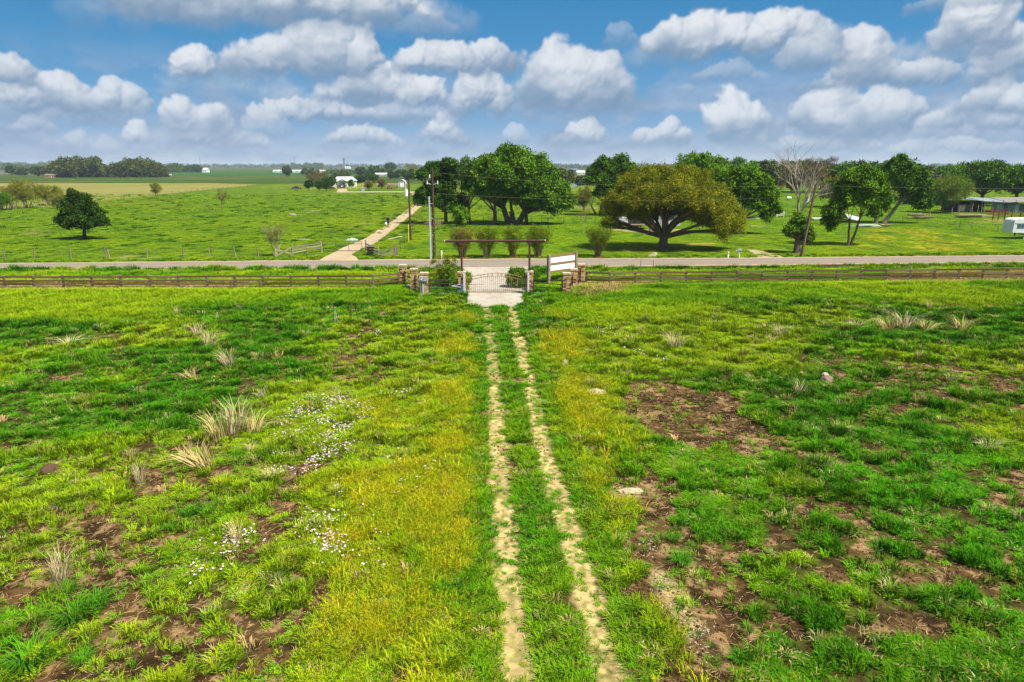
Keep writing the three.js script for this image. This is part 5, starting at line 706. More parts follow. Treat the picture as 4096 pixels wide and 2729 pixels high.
at(2335, 930, (p) => bare_tree('bare_shrub', 'thin bare sapling standing on the lawn left of the olive oak', p, { cat: 'sapling', seed: 98, h: 5.4, tr: 0.06, levels: 4, first: 4, spread: 1.0, bark: mat(0.34, 0.3, 0.2), leaves: 60, cs: 0.4, pal: PALE }));
// far tree lines: masses nobody could count
{
  const r = rng(99);
  const band = (name, label, list, pal, cs) => { const pl = [], pc = []; for (const [u0, u1, v, h, n] of list) { for (let k = 0; k < n; k++) { const u = lerp(u0, u1, r()), p = P(u, v - r() * 3), hn = h * p.m * (0.35 + 0.9 * fbm(u * 0.03, v, 3)), y = Math.pow(r(), 0.8) * hn, s = cs * p.m * (0.7 + 0.6 * r()), c = pal[Math.floor(r() * pal.length)], j = 0.75 + 0.5 * r(); pl.push([p.x + (r() - 0.5) * 6, y, p.z, r() * 6, s * 1.3, s, s, r(), r()]); pc.push(c.map((x) => x * j)); } } tag(many(name, CL_FAR[0], leaf_mat, pl, pc, scene), label, 'woods', null, 'stuff'); };
  band('far_woods', 'long low line of trees along the horizon', [[-400, 4600, 673, 14, 5200], [-300, 240, 676, 26, 700], [1170, 1290, 676, 24, 420], [1830, 2260, 675, 16, 500], [2200, 2420, 676, 18, 320], [2600, 3600, 675, 14, 900], [3500, 4500, 675, 14, 900]], WOODS, 7);
  band('far_woods', 'nearer dark tree line behind the left groves', [[-300, 230, 684, 30, 900], [640, 810, 690, 32, 620], [400, 480, 690, 36, 220], [1300, 1900, 697, 16, 700], [2900, 3560, 700, 22, 900]], WOODS, 8);
}
console.log('trees done');
// ---------------------------------------------------------------- poles and wires
const pole_wood = mat(0.085, 0.055, 0.04, { map: tex_wood }), galv = mat(0.5, 0.54, 0.6, { roughness: 0.5, metalness: 0.4 }), white_paint = mat(0.78, 0.78, 0.76, { roughness: 0.6 }), porcelain = mat(0.7, 0.7, 0.7, { roughness: 0.3 }), dark_steel = mat(0.05, 0.05, 0.05, { roughness: 0.6, metalness: 0.5 });
const wood_dark = mat(0.1, 0.07, 0.05, { map: tex_wood });
const p1 = P(1643, 960), p2 = P(1738, 1036), p3 = P(3205, 1026);
{
  const o = thing('utility_pole', 'farther utility pole with a white transformer beside the sandy track', 'utility pole', p1); part('pole', cyl(0.17, 0.12, 9.3, 0, -0.1, 0, 10), pole_wood, o);
  const t = part('transformer', cyl(0.26, 0.26, 0.95, -0.42, 6.55, 0.1, 14), white_paint, o, 'white transformer can'); part('bushing', cyl(0.05, 0.04, 0.4, -0.42, 7.5, 0.1, 8), porcelain, t); part('bracket', box(0.3, 0.08, 0.1, -0.2, 7, 0.08), galv, o); part('insulator', cyl(0.05, 0.05, 0.3, -0.42, 8.3, 0, 8), porcelain, o); part('arm', rod(V(0, 8.4, 0), V(-0.45, 8.35, 0), 0.03), galv, o);
  const y = thing('guy_marker', 'yellow guy wire marker leaning beside the farther utility pole', 'marker', P(1634, 968)); part('sleeve', rod(V(0, -0.05, 0), V(0.05, 2.6, -0.25), 0.045), mat(0.75, 0.6, 0.04), y);
}
{
  const o = thing('utility_pole', 'tall near utility pole at the road beside the silver pipe', 'utility pole', p2); part('pole', cyl(0.19, 0.13, 10.7, 0, -0.1, 0, 12), pole_wood, o);
  for (const s of [-1, 1]) { part('arm', rod(V(0, 8.75, 0), V(s * 0.62, 9.0, 0), 0.035), galv, o); part('insulator', cyl(0.07, 0.05, 0.42, s * 0.62, 8.85, 0, 8), porcelain, o); }
  part('cutout', box(0.14, 0.4, 0.16, -0.3, 9.75, 0), porcelain, o); part('arm', rod(V(0, 9.9, 0), V(-0.32, 9.95, 0), 0.03), galv, o); for (let k = 0; k < 9; k++) part('metal_tag', box(0.07, 0.07, 0.02, 0.05 - (k % 2) * 0.09, 1.0 + k * 0.55, 0.19), galv, o);
  const s = thing('conduit_pole', 'silver riser pipe standing left of the near utility pole', 'pipe', P(1723, 1037)); part('pipe', cyl(0.105, 0.1, 7.5, 0, -0.05, 0, 12), galv, s); for (const y of [2.9, 4.9, 6.6]) part('standoff', box(0.4, 0.06, 0.06, 0.22, y, 0), galv, s);
  const w = thing('marker_post', 'white marker post right of the near utility pole', 'marker post', P(1767, 1038)); part('post', cyl(0.085, 0.085, 0.98, 0, 0, 0, 10), white_paint, w); part('cap', new THREE.SphereGeometry(0.09, 10, 6, 0, 6.3, 0, 1.57).translate(0, 0.98, 0), white_paint, w);
}
{ const o = thing('utility_pole', 'leaning utility pole on the right by the short thick tree', 'utility pole', p3), q = [V(0, -0.1, 0), V(0.9, 8.75, 0)]; part('pole', rod(q[0], q[1], 0.18, 0.12, 10), mat(0.17, 0.11, 0.08, { map: tex_wood }), o); part('crossarm', box(0.9, 0.1, 0.1, 0.86, 8.3, 0.1), wood[0], o); for (const x of [0.5, 1.25]) part('insulator', cyl(0.05, 0.04, 0.22, x, 8.35, 0.1, 8), porcelain, o); }
{ const p = P(3845, 716); solo('utility_pole', rod(V(p.x, 0, p.z), V(p.x, 9.5, p.z), 0.28, 0.2, 8), pole_wood, 'small distant pole above the feathery tree on the right', 'utility pole'); }
const wire_mat = mat(0.2, 0.18, 0.1);
function wire(a, b, sag, label, r = 0.009) { const pts = []; for (let k = 0; k <= 14; k++) { const t = k / 14, p = a.clone().lerp(b, t); p.y -= sag * 4 * t * (1 - t); pts.push(p); } solo('power_line', new MB().tube(pts, pts.map(() => r), 4).geo(), wire_mat, label, 'wire'); }
wire(V(p2.x, 10.2, p2.z), V(p3.x + 0.9, 8.65, p3.z), 0.75, 'upper overhead wire from the near pole to the leaning pole'); wire(V(p2.x, 7.8, p2.z), V(p3.x + 0.8, 7.4, p3.z), 0.7, 'lower overhead wire from the near pole to the leaning pole');
wire(V(p2.x, 10.1, p2.z), V(p1.x, 9.0, p1.z), 0.35, 'wire between the two utility poles at the track'); wire(V(p3.x + 0.9, 8.65, p3.z), V(p3.x + 70, 9.4, p3.z - 9), 0.8, 'wire running right from the leaning pole'); wire(V(p2.x, 9.4, p2.z), V(P(1370, 745).x, 4, P(1370, 745).z), 3, 'service wire running back toward the white house', 0.016);
// ---------------------------------------------------------------- corner fences, farm gate, bin
const old_wood = [[0.27, 0.235, 0.19], [0.22, 0.18, 0.14], [0.33, 0.28, 0.21]].map((c) => mat(...c, { map: tex_wood }));
function post_fence(label, posts, rails, seed) { // posts [u, v, height]; rails [i, yi, j, yj] between posts or plain points
  const o = thing('corner_fence', label, 'fence'), r = rng(seed), ps = posts.map(([u, v]) => P(u, v));
  posts.forEach(([, , h], k) => part('post', rod(V(ps[k].x, -0.1, ps[k].z), V(ps[k].x + (r() - 0.5) * 0.1, h, ps[k].z), 0.13, 0.105, 8), old_wood[Math.floor(r() * 3)], o));
  for (const [i, yi, j, yj] of rails) part('rail', plank(V(ps[i].x, yi, ps[i].z + 0.12), V(ps[j].x, yj, ps[j].z + 0.12), 0.15, 0.05), old_wood[Math.floor(r() * 3)], o);
}
post_fence('grey wooden corner fence left of the green farm gate', [[1102, 1027, 1.1], [1170, 1018, 1.15], [1228, 1012, 1.2], [1287, 1008, 1.45]], [[1, 0.2, 2, 0.35], [2, 0.35, 3, 0.5], [1, 0.55, 2, 0.7], [2, 0.7, 3, 0.85], [1, 0.9, 2, 1.02], [2, 1.02, 3, 1.2], [0, 1.0, 1, 0.05], [0, 0.05, 1, 0.95]], 31);
post_fence('grey wooden corner fence right of the wheeled bin', [[1465, 1008, 1.6], [1513, 1027, 1.4], [1582, 1027, 1.4], [1588, 1019, 1.4]], [[0, 1.1, 1, 0.95], [0, 0.75, 1, 0.6], [0, 0.4, 1, 0.25], [1, 0.72, 2, 0.68], [1, 0.05, 2, 1.15], [1, 0.1, 2, 0.4]], 32);
{ const a = P(1552, 990), b = P(1610, 982); solo('fallen_pipe', rod(V(a.x, 1.1, a.z), V(b.x, 1.3, b.z), 0.06, 0.06, 8), mat(0.38, 0.36, 0.26), 'pale pipe lying across the right corner fence', 'pipe'); }
{
  const a = P(1293, 1007), b = P(1448, 1006), d = b.clone().sub(a), L = d.length(), o = thing('farm_gate', 'closed green tubular farm gate across the sandy track', 'gate', a, Math.atan2(-d.z, d.x)), g = mat(0.02, 0.055, 0.03, { roughness: 0.5 }), gr = mat(0.24, 0.1, 0.05);
  for (const y of [0.12, 1.0, 1.3]) part('rail', rod(V(0, y, 0), V(L, y, 0), 0.032, 0.032, 8), g, o); for (const t of [0, 0.335, 0.665, 1]) part('stile', rod(V(L * t, 0.12, 0), V(L * t, 1.3, 0), 0.032, 0.032, 8), t === 1 ? gr : g, o);
}
{ // wheeled bin with its house number
  const o = thing('wheeled_bin', 'dark green wheeled bin with a red number by the farm gate', 'bin', P(1480, 1021), 0.25), g = mat(0.012, 0.028, 0.024, { roughness: 0.45 });
  const body = new THREE.CylinderGeometry(0.56, 0.44, 1.0, 4, 1).rotateY(Math.PI / 4); body.scale(1, 1, 0.95); part('body', body.toNonIndexed().translate(0, 0.56, 0), g, o).geometry.computeVertexNormals();
  part('lid', rbox(0.84, 0.09, 0.84, 0.03, 0, 1.1, 0), mat(0.06, 0.1, 0.09, { roughness: 0.4 }), o); part('handle', rod(V(-0.3, 1.05, -0.46), V(0.3, 1.05, -0.46), 0.03), g, o);
  for (const s of [-1, 1]) part('wheel', cyl(0.13, 0.13, 0.07, 0, -0.035, 0, 14).rotateZ(1.571).translate(s * 0.34, 0.13, -0.36), dark_steel, o);
  const font = await new FontLoader().loadAsync('fonts/droid/droid_sans_bold.typeface.json'), tg = new TextGeometry('191', { font, size: 0.17, depth: 0.012, curveSegments: 3 }); tg.computeBoundingBox(); tg.translate(-tg.boundingBox.max.x / 2, 0, 0); tg.rotateX(-0.08 + 0.16); part('house_number', tg.translate(0.02, 0.72, 0.375), mat(0.6, 0.07, 0.02), o, 'red house number');
}
// wire fences: posts as parts, strands between
function wire_fence(label, pts, h, r0, m, strands, seed, lean = 0.1) {
  const o = thing('wire_fence', label, 'fence'), r = rng(seed), W = new MB(); let last = null;
  for (const p of pts) { const dx = (r() - 0.5) * lean * h, hh = h * (0.85 + 0.3 * r()); part('post', rod(V(p.x, -0.1, p.z), V(p.x + dx, hh, p.z), r0, r0 * 0.85, 6), m[Math.floor(r() * m.length)], o); const top = V(p.x + dx, hh, p.z); if (last) for (let s = 0; s < strands; s++) { const y = 0.35 + s * (h - 0.5) / Math.max(1, strands - 1); W.tube([V(last.x, y, last.z), V(p.x, y, p.z)], [0.007, 0.007], 3); } last = p; }
  part('wire_strands', W.geo(), mat(0.2, 0.17, 0.13), o); return o;
}
const along = (a, b, n) => Array.from({ length: n }, (_, k) => a.clone().lerp(b, k / (n - 1)));
wire_fence('wire fence of leaning grey posts between road and left pasture', poly([[-110, 1040], [20, 1040], [138, 1037], [284, 1035], [425, 1035], [438, 1034], [588, 1031], [735, 1032], [841, 1030], [943, 1029], [1035, 1029]]), 1.25, 0.075, old_wood, 3, 41, 0.3);
wire_fence('thin steel post fence running back from the corner fence to the brush pile', [...along(P(1601, 1003), P(1642, 930), 4), ...along(P(1650, 928), P(1692, 845), 10)], 1.35, 0.035, [mat(0.09, 0.05, 0.035), mat(0.06, 0.05, 0.04)], 3, 42, 0.2);
wire_fence('thin fence in the grass below the great shade tree', poly([[1700, 893], [1806, 891], [1870, 890], [1935, 889], [1999, 891], [2064, 892], [2127, 894], [2190, 896], [2255, 895], [2380, 892]]), 1.2, 0.04, [mat(0.08, 0.05, 0.035)], 3, 43);
wire_fence('long fence between the hay field and the left pasture', [...along(P(-250, 858), P(40, 839), 8), ...along(P(60, 838), P(390, 808), 12), ...along(P(420, 804), P(1020, 744), 26)], 1.45, 0.085, old_wood, 3, 44, 0.15);
wire_fence('low wire fence crossing the right lawn behind the yellow flowers', poly([[3560, 880], [3610, 886], [3668, 893], [3708, 893], [3750, 897], [3794, 904], [3839, 911], [3887, 916], [3938, 921], [3991, 928], [4120, 940]]), 1.15, 0.05, [mat(0.12, 0.1, 0.07), mat(0.22, 0.2, 0.12)], 3, 45);
wire_fence('row of pale wooden posts along the barn yard', poly([[3692, 865], [3719, 866], [3805, 864], [3834, 862], [3886, 855], [3908, 862], [3936, 853], [3964, 868]]), 2.1, 0.09, old_wood, 2, 46);
{ // white plank fence behind the dead tree
  const o = thing('white_fence', 'white plank fence behind the dead tree', 'fence'), ps = poly([[3052, 868], [3078, 868], [3108, 868], [3135, 868]]); ps.forEach((p, k) => { part('post', box(0.12, 1.35, 0.12, p.x, 0.65, p.z), white_paint, o); if (k) for (const y of [0.4, 0.8, 1.2]) part('rail', plank(V(ps[k - 1].x, y, p.z), V(p.x, y, p.z), 0.14, 0.04), white_paint, o); });
}
{ // brush pile
  const o = thing('brush_pile', 'heap of brown cut branches under the dark green tree', 'brush pile', P(1733, 901)), r = rng(51), m = new MB(), g = new THREE.SphereGeometry(1, 18, 9, 0, 6.3, 0, 1.6); const q = g.attributes.position; for (let k = 0; k < q.count; k++) { const s = 0.7 + 0.4 * noise(q.getX(k) * 3 + 5, q.getZ(k) * 3 + q.getY(k) * 2); q.setXYZ(k, q.getX(k) * 1.9 * s, q.getY(k) * 1.0 * s - 0.05, q.getZ(k) * 1.1 * s); } g.computeVertexNormals();
  part('heap', g, mat(0.1, 0.065, 0.04), o); for (let k = 0; k < 90; k++) { const a = r() * 6.28, q2 = Math.sqrt(r()), b = V(Math.cos(a) * 1.7 * q2, 0.05 + (1 - q2) * 1.0, Math.sin(a) * 1.0 * q2), d = V(r() - 0.5, r() * 0.5 - 0.05, r() - 0.5).multiplyScalar(1.7); m.tube([b.clone().sub(d.clone().multiplyScalar(0.5)), b, b.clone().addScaledVector(d, 0.5)], [0.03, 0.025, 0.01], 4); } part('sticks', m.geo(), mat(0.17, 0.12, 0.085), o);
}
[[2167, 903, 'farther T shaped clothesline post behind the shrubs', 1.9], [2193, 914, 'nearer T shaped clothesline post behind the shrubs', 1.95]].forEach(([u, v, l, h]) => { const o = thing('clothesline_post', l, 'clothesline post', P(u, v)); part('upright', cyl(0.05, 0.05, h, 0, -0.05, 0, 8), dark_steel, o); part('crossarm', rod(V(-0.85, h - 0.03, 0), V(0.85, h - 0.03, 0), 0.045, 0.045, 8), dark_steel, o); });
{ const o = thing('barbecue', 'small black and white drum on the lawn under the great shade tree', 'barbecue', P(2218, 858)); part('drum', cyl(0.3, 0.3, 0.75, 0, -0.375, 0, 14).rotateZ(1.571).translate(0, 0.5, 0), mat(0.03, 0.03, 0.03), o); for (const s of [-1, 1]) { part('end_plate', cyl(0.31, 0.31, 0.05, 0, -0.025, 0, 14).rotateZ(1.571).translate(s * 0.39, 0.5, 0), white_paint, o); part('leg', box(0.05, 0.4, 0.05, s * 0.3, 0.1, 0.1), dark_steel, o); } }
{ const o = thing('mailbox', 'white mailbox on a leaning post by the right turn in', 'mailbox', P(2957, 1033)), s = new THREE.Shape(); s.moveTo(-0.12, 0); s.lineTo(0.12, 0); s.lineTo(0.12, 0.16); s.absarc(0, 0.16, 0.12, 0, Math.PI); part('post', rod(V(0.05, -0.05, 0), V(-0.08, 0.82, 0), 0.055, 0.05, 8), white_paint, o); const b = part('box', new THREE.ExtrudeGeometry(s, { depth: 0.56, bevelEnabled: true, bevelSize: 0.01, bevelThickness: 0.01 }).translate(0, 0, -0.3).rotateY(1.1), galv, o); b.position.set(-0.06, 0.82, 0); b.rotation.z = 0.5; const f = part('flag', box(0.02, 0.16, 0.05, 0.17, 0.25, 0), mat(0.5, 0.05, 0.03), b); }
{ const o = thing('marker_post', 'white marker post with a red band left of the mailbox', 'marker post', P(2912, 1032)); part('post', cyl(0.1, 0.1, 0.74, 0, 0, 0, 10), white_paint, o); part('band', cyl(0.104, 0.104, 0.1, 0, 0.5, 0, 10), mat(0.6, 0.08, 0.03), o); }
{ const o = P(2617, 1026), g = new THREE.CylinderGeometry(0.3, 0.55, 0.5, 14, 3), q = g.attributes.position; for (let k = 0; k < q.count; k++) { const s = 0.8 + 0.5 * noise(q.getX(k) * 4 + 3, q.getZ(k) * 4 + 9); q.setX(k, q.getX(k) * s + (q.getY(k) < 0 ? -0.25 : 0)); q.setZ(k, q.getZ(k) * s); if (q.getY(k) > 0.2) q.setY(k, q.getY(k) + 0.2 * (s - 1)); } g.computeVertexNormals(); g.translate(o.x, 0.22, o.z); solo('tree_stump', g, mat(0.4, 0.33, 0.24), 'pale tree stump on the verge before the olive oak', 'stump'); }
{ const a = P(2697, 981), b = P(2858, 980); solo('timber_beam', plank(V(a.x, 0.12, a.z), V(b.x, 0.12, b.z), 0.22, 0.22), mat(0.5, 0.37, 0.12, { map: tex_wood }), 'long yellowish timber lying in the shade of the olive oak', 'timber'); }
// trailer and white shed under the oak
const corr = paint(256, 64, (u) => { const k = 0.86 + 0.14 * Math.sin(u * 6.283 * 26); return [k, k, k]; });
const steel_white = mat(0.46, 0.48, 0.5, { map: corr, roughness: 0.6 });
{
  const a = P(2472, 917), b = P(2597, 917), L = b.x - a.x, o = thing('flatbed_trailer', 'old trailer with a white front and black tarp under the olive oak', 'trailer', V(a.x, 0, a.z), 0), tarp = new THREE.BoxGeometry(L * 0.68, 2.3, 2.3, 12, 6, 6), q = tarp.attributes.position; for (let k = 0; k < q.count; k++) { const y = q.getY(k); q.setX(k, q.getX(k) + (noise(y * 2 + q.getZ(k), q.getZ(k) * 3) - 0.5) * 0.25 - (y > 0 ? Math.sign(q.getX(k)) * 0.25 * y : 0)); q.setY(k, y + (noise(q.getX(k) * 1.5 + 4, q.getZ(k) * 2) - 0.5) * 0.4); } tarp.computeVertexNormals();
  part('deck', box(L, 0.2, 2.4, L / 2, 0.82, -1.2), mat(0.4, 0.33, 0.25, { map: tex_wood }), o); part('tarp', tarp.translate(L * 0.66, 2.07, -1.2), mat(0.02, 0.02, 0.024, { roughness: 0.5 }), o, 'black tarp over the load');
  const nose = new THREE.Shape(); nose.moveTo(-0.9, 0.2); nose.lineTo(L * 0.32, 0); nose.lineTo(L * 0.32, 1.1); nose.lineTo(-0.2, 1.15); nose.lineTo(-0.9, 0.8); part('front_body', new THREE.ExtrudeGeometry(nose, { depth: 2.2, bevelEnabled: true, bevelSize: 0.04, bevelThickness: 0.04 }).translate(0, 0.93, -2.3), mat(0.45, 0.46, 0.46), o, 'white front body');
  for (const x of [L * 0.55, L * 0.68]) for (const z of [-0.15, -2.25]) part('wheel', new THREE.TorusGeometry(0.26, 0.11, 8, 16).translate(x, 0.37, z), dark_steel, o); for (const x of [0.2, 0.65]) part('jack', box(0.14, 0.75, 0.14, x, 0.36, -0.3), wood[3], o); part('axle_beam', box(L * 0.3, 0.2, 1.6, L * 0.62, 0.55, -1.2), dark_steel, o);
}
{
  const a = P(2588, 903), b = P(2722, 903), L = b.x - a.x, o = thing('metal_shed', 'white corrugated metal shed behind the trunk of the olive oak', 'shed', V(a.x, 0, a.z)); const d = 4; part('wall', box(L, 2.6, d, L / 2, 1.3, -d / 2), steel_white, o); part('roof', box(L + 0.4, 0.08, d + 0.5, L / 2, 2.78, -d / 2, 0, 0, 0.08), galv, o); part('door', box(0.95, 1.95, 0.06, L * 0.36, 1.0, 0.035), mat(0.3, 0.33, 0.33), o); const w = part('window', box(0.9, 0.7, 0.05, L * 0.14, 1.6, 0.03), mat(0.05, 0.06, 0.07, { roughness: 0.15 }), o); part('frame', merged([box(1.0, 0.06, 0.06, L * 0.14, 1.98, 0.04), box(1.0, 0.06, 0.06, L * 0.14, 1.22, 0.04)]), white_paint, w);
  const g = thing('wooden_box', 'grey wooden cupboard standing against the oak trunk', 'cupboard', P(2618, 932)); for (let k = 0; k < 6; k++) part('board', box(0.24, 1.5, 0.8, -0.65 + k * 0.26, 0.75, -0.4), old_wood[k % 3], g); part('opening_shade_panel', box(0.5, 1.2, 0.06, 0.15, 0.7, 0.01), mat(0.06, 0.045, 0.03), g); part('top', box(1.66, 0.06, 0.95, 0, 1.53, -0.4), mat(0.05, 0.045, 0.04), g);  // cupboard opening is a solid dark panel, its inner shade painted
}
// litter and lumber on the right
function sheets_pile(name, label, u0, u1, v, n, m, h, seed, cat = 'lumber') { const a = P(u0, v), b = P(u1, v), L = b.x - a.x, o = thing(name, label, cat, V((a.x + b.x) / 2, 0, a.z)), r = rng(seed); for (let k = 0; k < n; k++) part(name === 'lumber_pile' ? 'plank' : 'metal_sheet', box(L * (0.5 + 0.4 * r()), h, 0.35 + r() * 0.9, (r() - 0.5) * L * 0.4, 0.1 + k * (h + 0.02), (r() - 0.5) * 1.6, (r() - 0.5) * 0.35, (r() - 0.5) * 0.05), m[k % m.length], o); }
const sheet_m = [mat(0.42, 0.47, 0.52, { metalness: 0.3, roughness: 0.5 }), mat(0.55, 0.58, 0.6), mat(0.3, 0.34, 0.38)], lum = [mat(0.34, 0.25, 0.15, { map: tex_wood }), mat(0.2, 0.13, 0.08, { map: tex_wood }), mat(0.42, 0.34, 0.22, { map: tex_wood })];
sheets_pile('sheet_pile', 'blue grey metal sheets lying right of the olive oak', 2950, 3032, 876, 4, sheet_m, 0.06, 61, 'metal sheets'); sheets_pile('sheet_pile', 'grey metal sheets on the lawn at the twin trunked tree', 3405, 3520, 908, 5, sheet_m, 0.05, 62, 'metal sheets'); sheets_pile('lumber_pile', 'short planks at the foot of the leaning tree', 3515, 3570, 906, 4, lum, 0.07, 63); sheets_pile('lumber_pile', 'heap of boards and scrap right of the leaning tree', 3625, 3725, 874, 9, lum, 0.08, 64); sheets_pile('lumber_pile', 'long timbers on the ground before the old barn', 3826, 3960, 870, 6, lum, 0.08, 65); sheets_pile('sheet_pile', 'white roofing sheets behind the dead tree', 3244, 3310, 880, 5, [mat(0.66, 0.64, 0.6), mat(0.5, 0.4, 0.32)], 0.07, 66, 'metal sheets');
{ const o = thing('roof_panel', 'white roofing panel leaning behind the twin trunked tree', 'panel', P(3415, 882)); part('sheet', box(3.4, 1.3, 0.06, 0, 0.55, -0.4, 0, -0.25, -0.9), mat(0.45, 0.46, 0.47, { map: corr }), o); for (const x of [-1.6, 1.5]) part('prop', rod(V(x, 0, -0.9), V(x, 0.8, -0.75), 0.04), wood[1], o); }
{ const o = thing('water_tank', 'white tank with a red cap right of the dead tree trunk', 'tank', P(3229, 812)); part('tank', cyl(0.6, 0.6, 1.9, 0, 0, 0, 16), mat(0.6, 0.66, 0.74), o); part('cap', cyl(0.35, 0.2, 0.4, 0.1, 1.9, 0, 12), mat(0.6, 0.08, 0.05), o); const q = thing('propane_tank', 'small white tank in the yard left of the dead tree', 'tank', P(3155, 800)); part('drum', new THREE.CapsuleGeometry(0.5, 0.7, 4, 12).rotateZ(1.571).translate(0, 0.65, 0), white_paint, q); for (const x of [-0.35, 0.35]) part('foot', box(0.12, 0.3, 0.7, x, 0.12, 0), dark_steel, q); }
for (const [u, v, c, l] of [[3178, 862, [0.65, 0.1, 0.04], 'small red drum by the foot of the dead tree'], [3199, 862, [0.06, 0.2, 0.55], 'small blue drum by the foot of the dead tree'], [3440, 874, [0.75, 0.35, 0.03], 'small orange drum behind the twin trunked tree']]) { const p = P(u, v), o = thing('drum', l, 'drum', p, 0, 'coloured drums'); part('barrel', cyl(0.29, 0.29, 0.8, 0, 0, 0, 14), mat(...c, { roughness: 0.5 }), o); part('rim', new THREE.TorusGeometry(0.29, 0.02, 5, 14).rotateX(1.571).translate(0, 0.8, 0), mat(...c), o); }
// old barn with lean-to roof
{
  const a = P(3854, 852), b = P(4230, 872), L = b.x - a.x, o = thing('old_barn', 'ramshackle open barn with a rusty tin roof at the right edge', 'barn', V(a.x, 0, a.z - 3), -0.1), d = 7, tin = mat(0.27, 0.31, 0.34, { map: corr, roughness: 0.55, metalness: 0.2 }), dk = mat(0.1, 0.11, 0.13, { map: tex_wood });
  part('roof_sheet', box(6.2, 0.07, d + 1.4, 2.9, 3.25, -d / 2 + 0.6, 0, -0.13, 0.05), tin, o); part('roof_sheet', box(6.2, 0.07, d + 1, 8.6, 2.85, -d / 2 + 0.6, 0, -0.05, 0.08), tin, o); part('roof_sheet', box(8, 0.07, d + 1, 15, 2.9, -d / 2 + 0.5, 0, 0.02, 0.09), mat(0.24, 0.22, 0.2, { map: corr }), o);
  part('back_wall', box(L, 2.5, 0.08, L / 2, 1.25, -d), dk, o); for (const x of [0, 2.9, 5.4, 7.8, 10.2, 13, 16, 19]) part('post', rod(V(x + 0.2, -0.1, 0.6), V(x + 0.05, 2.95, 0.6), 0.1, 0.09, 7), old_wood[Math.round(x) % 3], o);
  for (let k = 0; k < 9; k++) part('wall_panel', box(1.22, 1.9, 0.05, 8.6 + k * 1.25, 1.1, 0.2 + (k % 2) * 0.03), [mat(0.16, 0.21, 0.26, { map: corr }), mat(0.3, 0.36, 0.42, { map: corr }), mat(0.1, 0.12, 0.14, { map: corr })][k % 3], o); for (let k = 0; k < 6; k++) part('pallet_board', box(1.5, 0.13, 0.05, 0.9, 0.35 + k * 0.26, 0.75), old_wood[k % 3], o); part('stall_wall', box(2.2, 1.7, 0.06, 3, 0.9, -1.2), mat(0.2, 0.23, 0.24, { map: tex_wood }), o);
  const t = thing('blue_tarp', 'blue tarp hung at the left end of the old barn', 'tarp', P(3830, 842)); const g = new THREE.PlaneGeometry(1.1, 1.3, 6, 6), q = g.attributes.position; for (let k = 0; k < q.count; k++) { q.setX(k, q.getX(k) * (1 - 0.35 * (q.getY(k) + 0.65))); q.setZ(k, 0.15 * Math.sin(q.getX(k) * 9 + q.getY(k))); } g.computeVertexNormals(); const th = g.clone().translate(0, 0, -0.03); part('cloth', merged([g, th]).translate(0.1, 0.72, 0), mat(0.02, 0.09, 0.42), t);
}
{ const ps = poly([[3970, 880], [3992, 882], [4017, 883], [4044, 885], [4078, 884], [4120, 886]]), o = thing('pipe_corral', 'dark red pipe corral panels before the old barn', 'corral'), m = mat(0.2, 0.02, 0.035); ps.forEach((p, k) => { part('post', cyl(0.09, 0.09, 1.9, p.x, -0.1, p.z, 8), m, o); if (k) for (const y of [0.5, 0.85, 1.2, 1.55]) part('bar', rod(V(ps[k - 1].x, y, ps[k - 1].z), V(p.x, y, p.z), 0.045, 0.045, 6), m, o); }); const q = P(3985, 872); for (let k = 0; k < 5; k++) part('bar', rod(V(q.x - 0.6, 0.5 + k * 0.3, q.z - 3), V(q.x + 3.5, 0.5 + k * 0.3, q.z - 1.4), 0.045, 0.045, 6), m, o); }
{ // camper at the right edge
  const p = P(4046, 958), o = thing('camper_trailer', 'white camper trailer nose at the right picture edge', 'camper', V(p.x, 0, p.z), 0), s = new THREE.Shape(); s.moveTo(0, 1.05); s.lineTo(0.05, 2.6); s.quadraticCurveTo(0.15, 3.05, 0.7, 3.1); s.lineTo(8, 3.2); s.lineTo(8, 0.6); s.lineTo(2.6, 0.6); s.lineTo(2.3, 0.95);
  part('shell', new THREE.ExtrudeGeometry(s, { depth: 2.3, bevelEnabled: true, bevelSize: 0.05, bevelThickness: 0.05, bevelSegments: 3 }).translate(0, 0, -2.35), mat(0.6, 0.62, 0.64, { roughness: 0.5 }), o); part('stripe', box(2.0, 0.06, 0.02, 1.1, 2.42, 0.02), mat(0.1, 0.13, 0.2), o); const w = part('window', rbox(1.1, 0.6, 0.05, 0.02, 1.1, 2.05, 0.02), mat(0.05, 0.09, 0.12, { roughness: 0.12 }), o); part('frame', merged([box(1.2, 0.05, 0.05, 1.1, 2.37, 0.03), box(1.2, 0.05, 0.05, 1.1, 1.73, 0.03), box(0.05, 0.6, 0.05, 1.1, 2.05, 0.04)]), mat(0.2, 0.3, 0.4), w);
  part('hitch', new THREE.ConeGeometry(0.25, 0.7, 8).rotateX(Math.PI).translate(1.2, 0.7, -1.1), dark_steel, o); part('jack', box(0.2, 1.0, 0.2, 2.15, 0.5, -0.3), white_paint, o); for (const x of [5.2, 6.1]) part('wheel', new THREE.TorusGeometry(0.27, 0.11, 8, 16).translate(x, 0.38, -0.1), dark_steel, o);
}
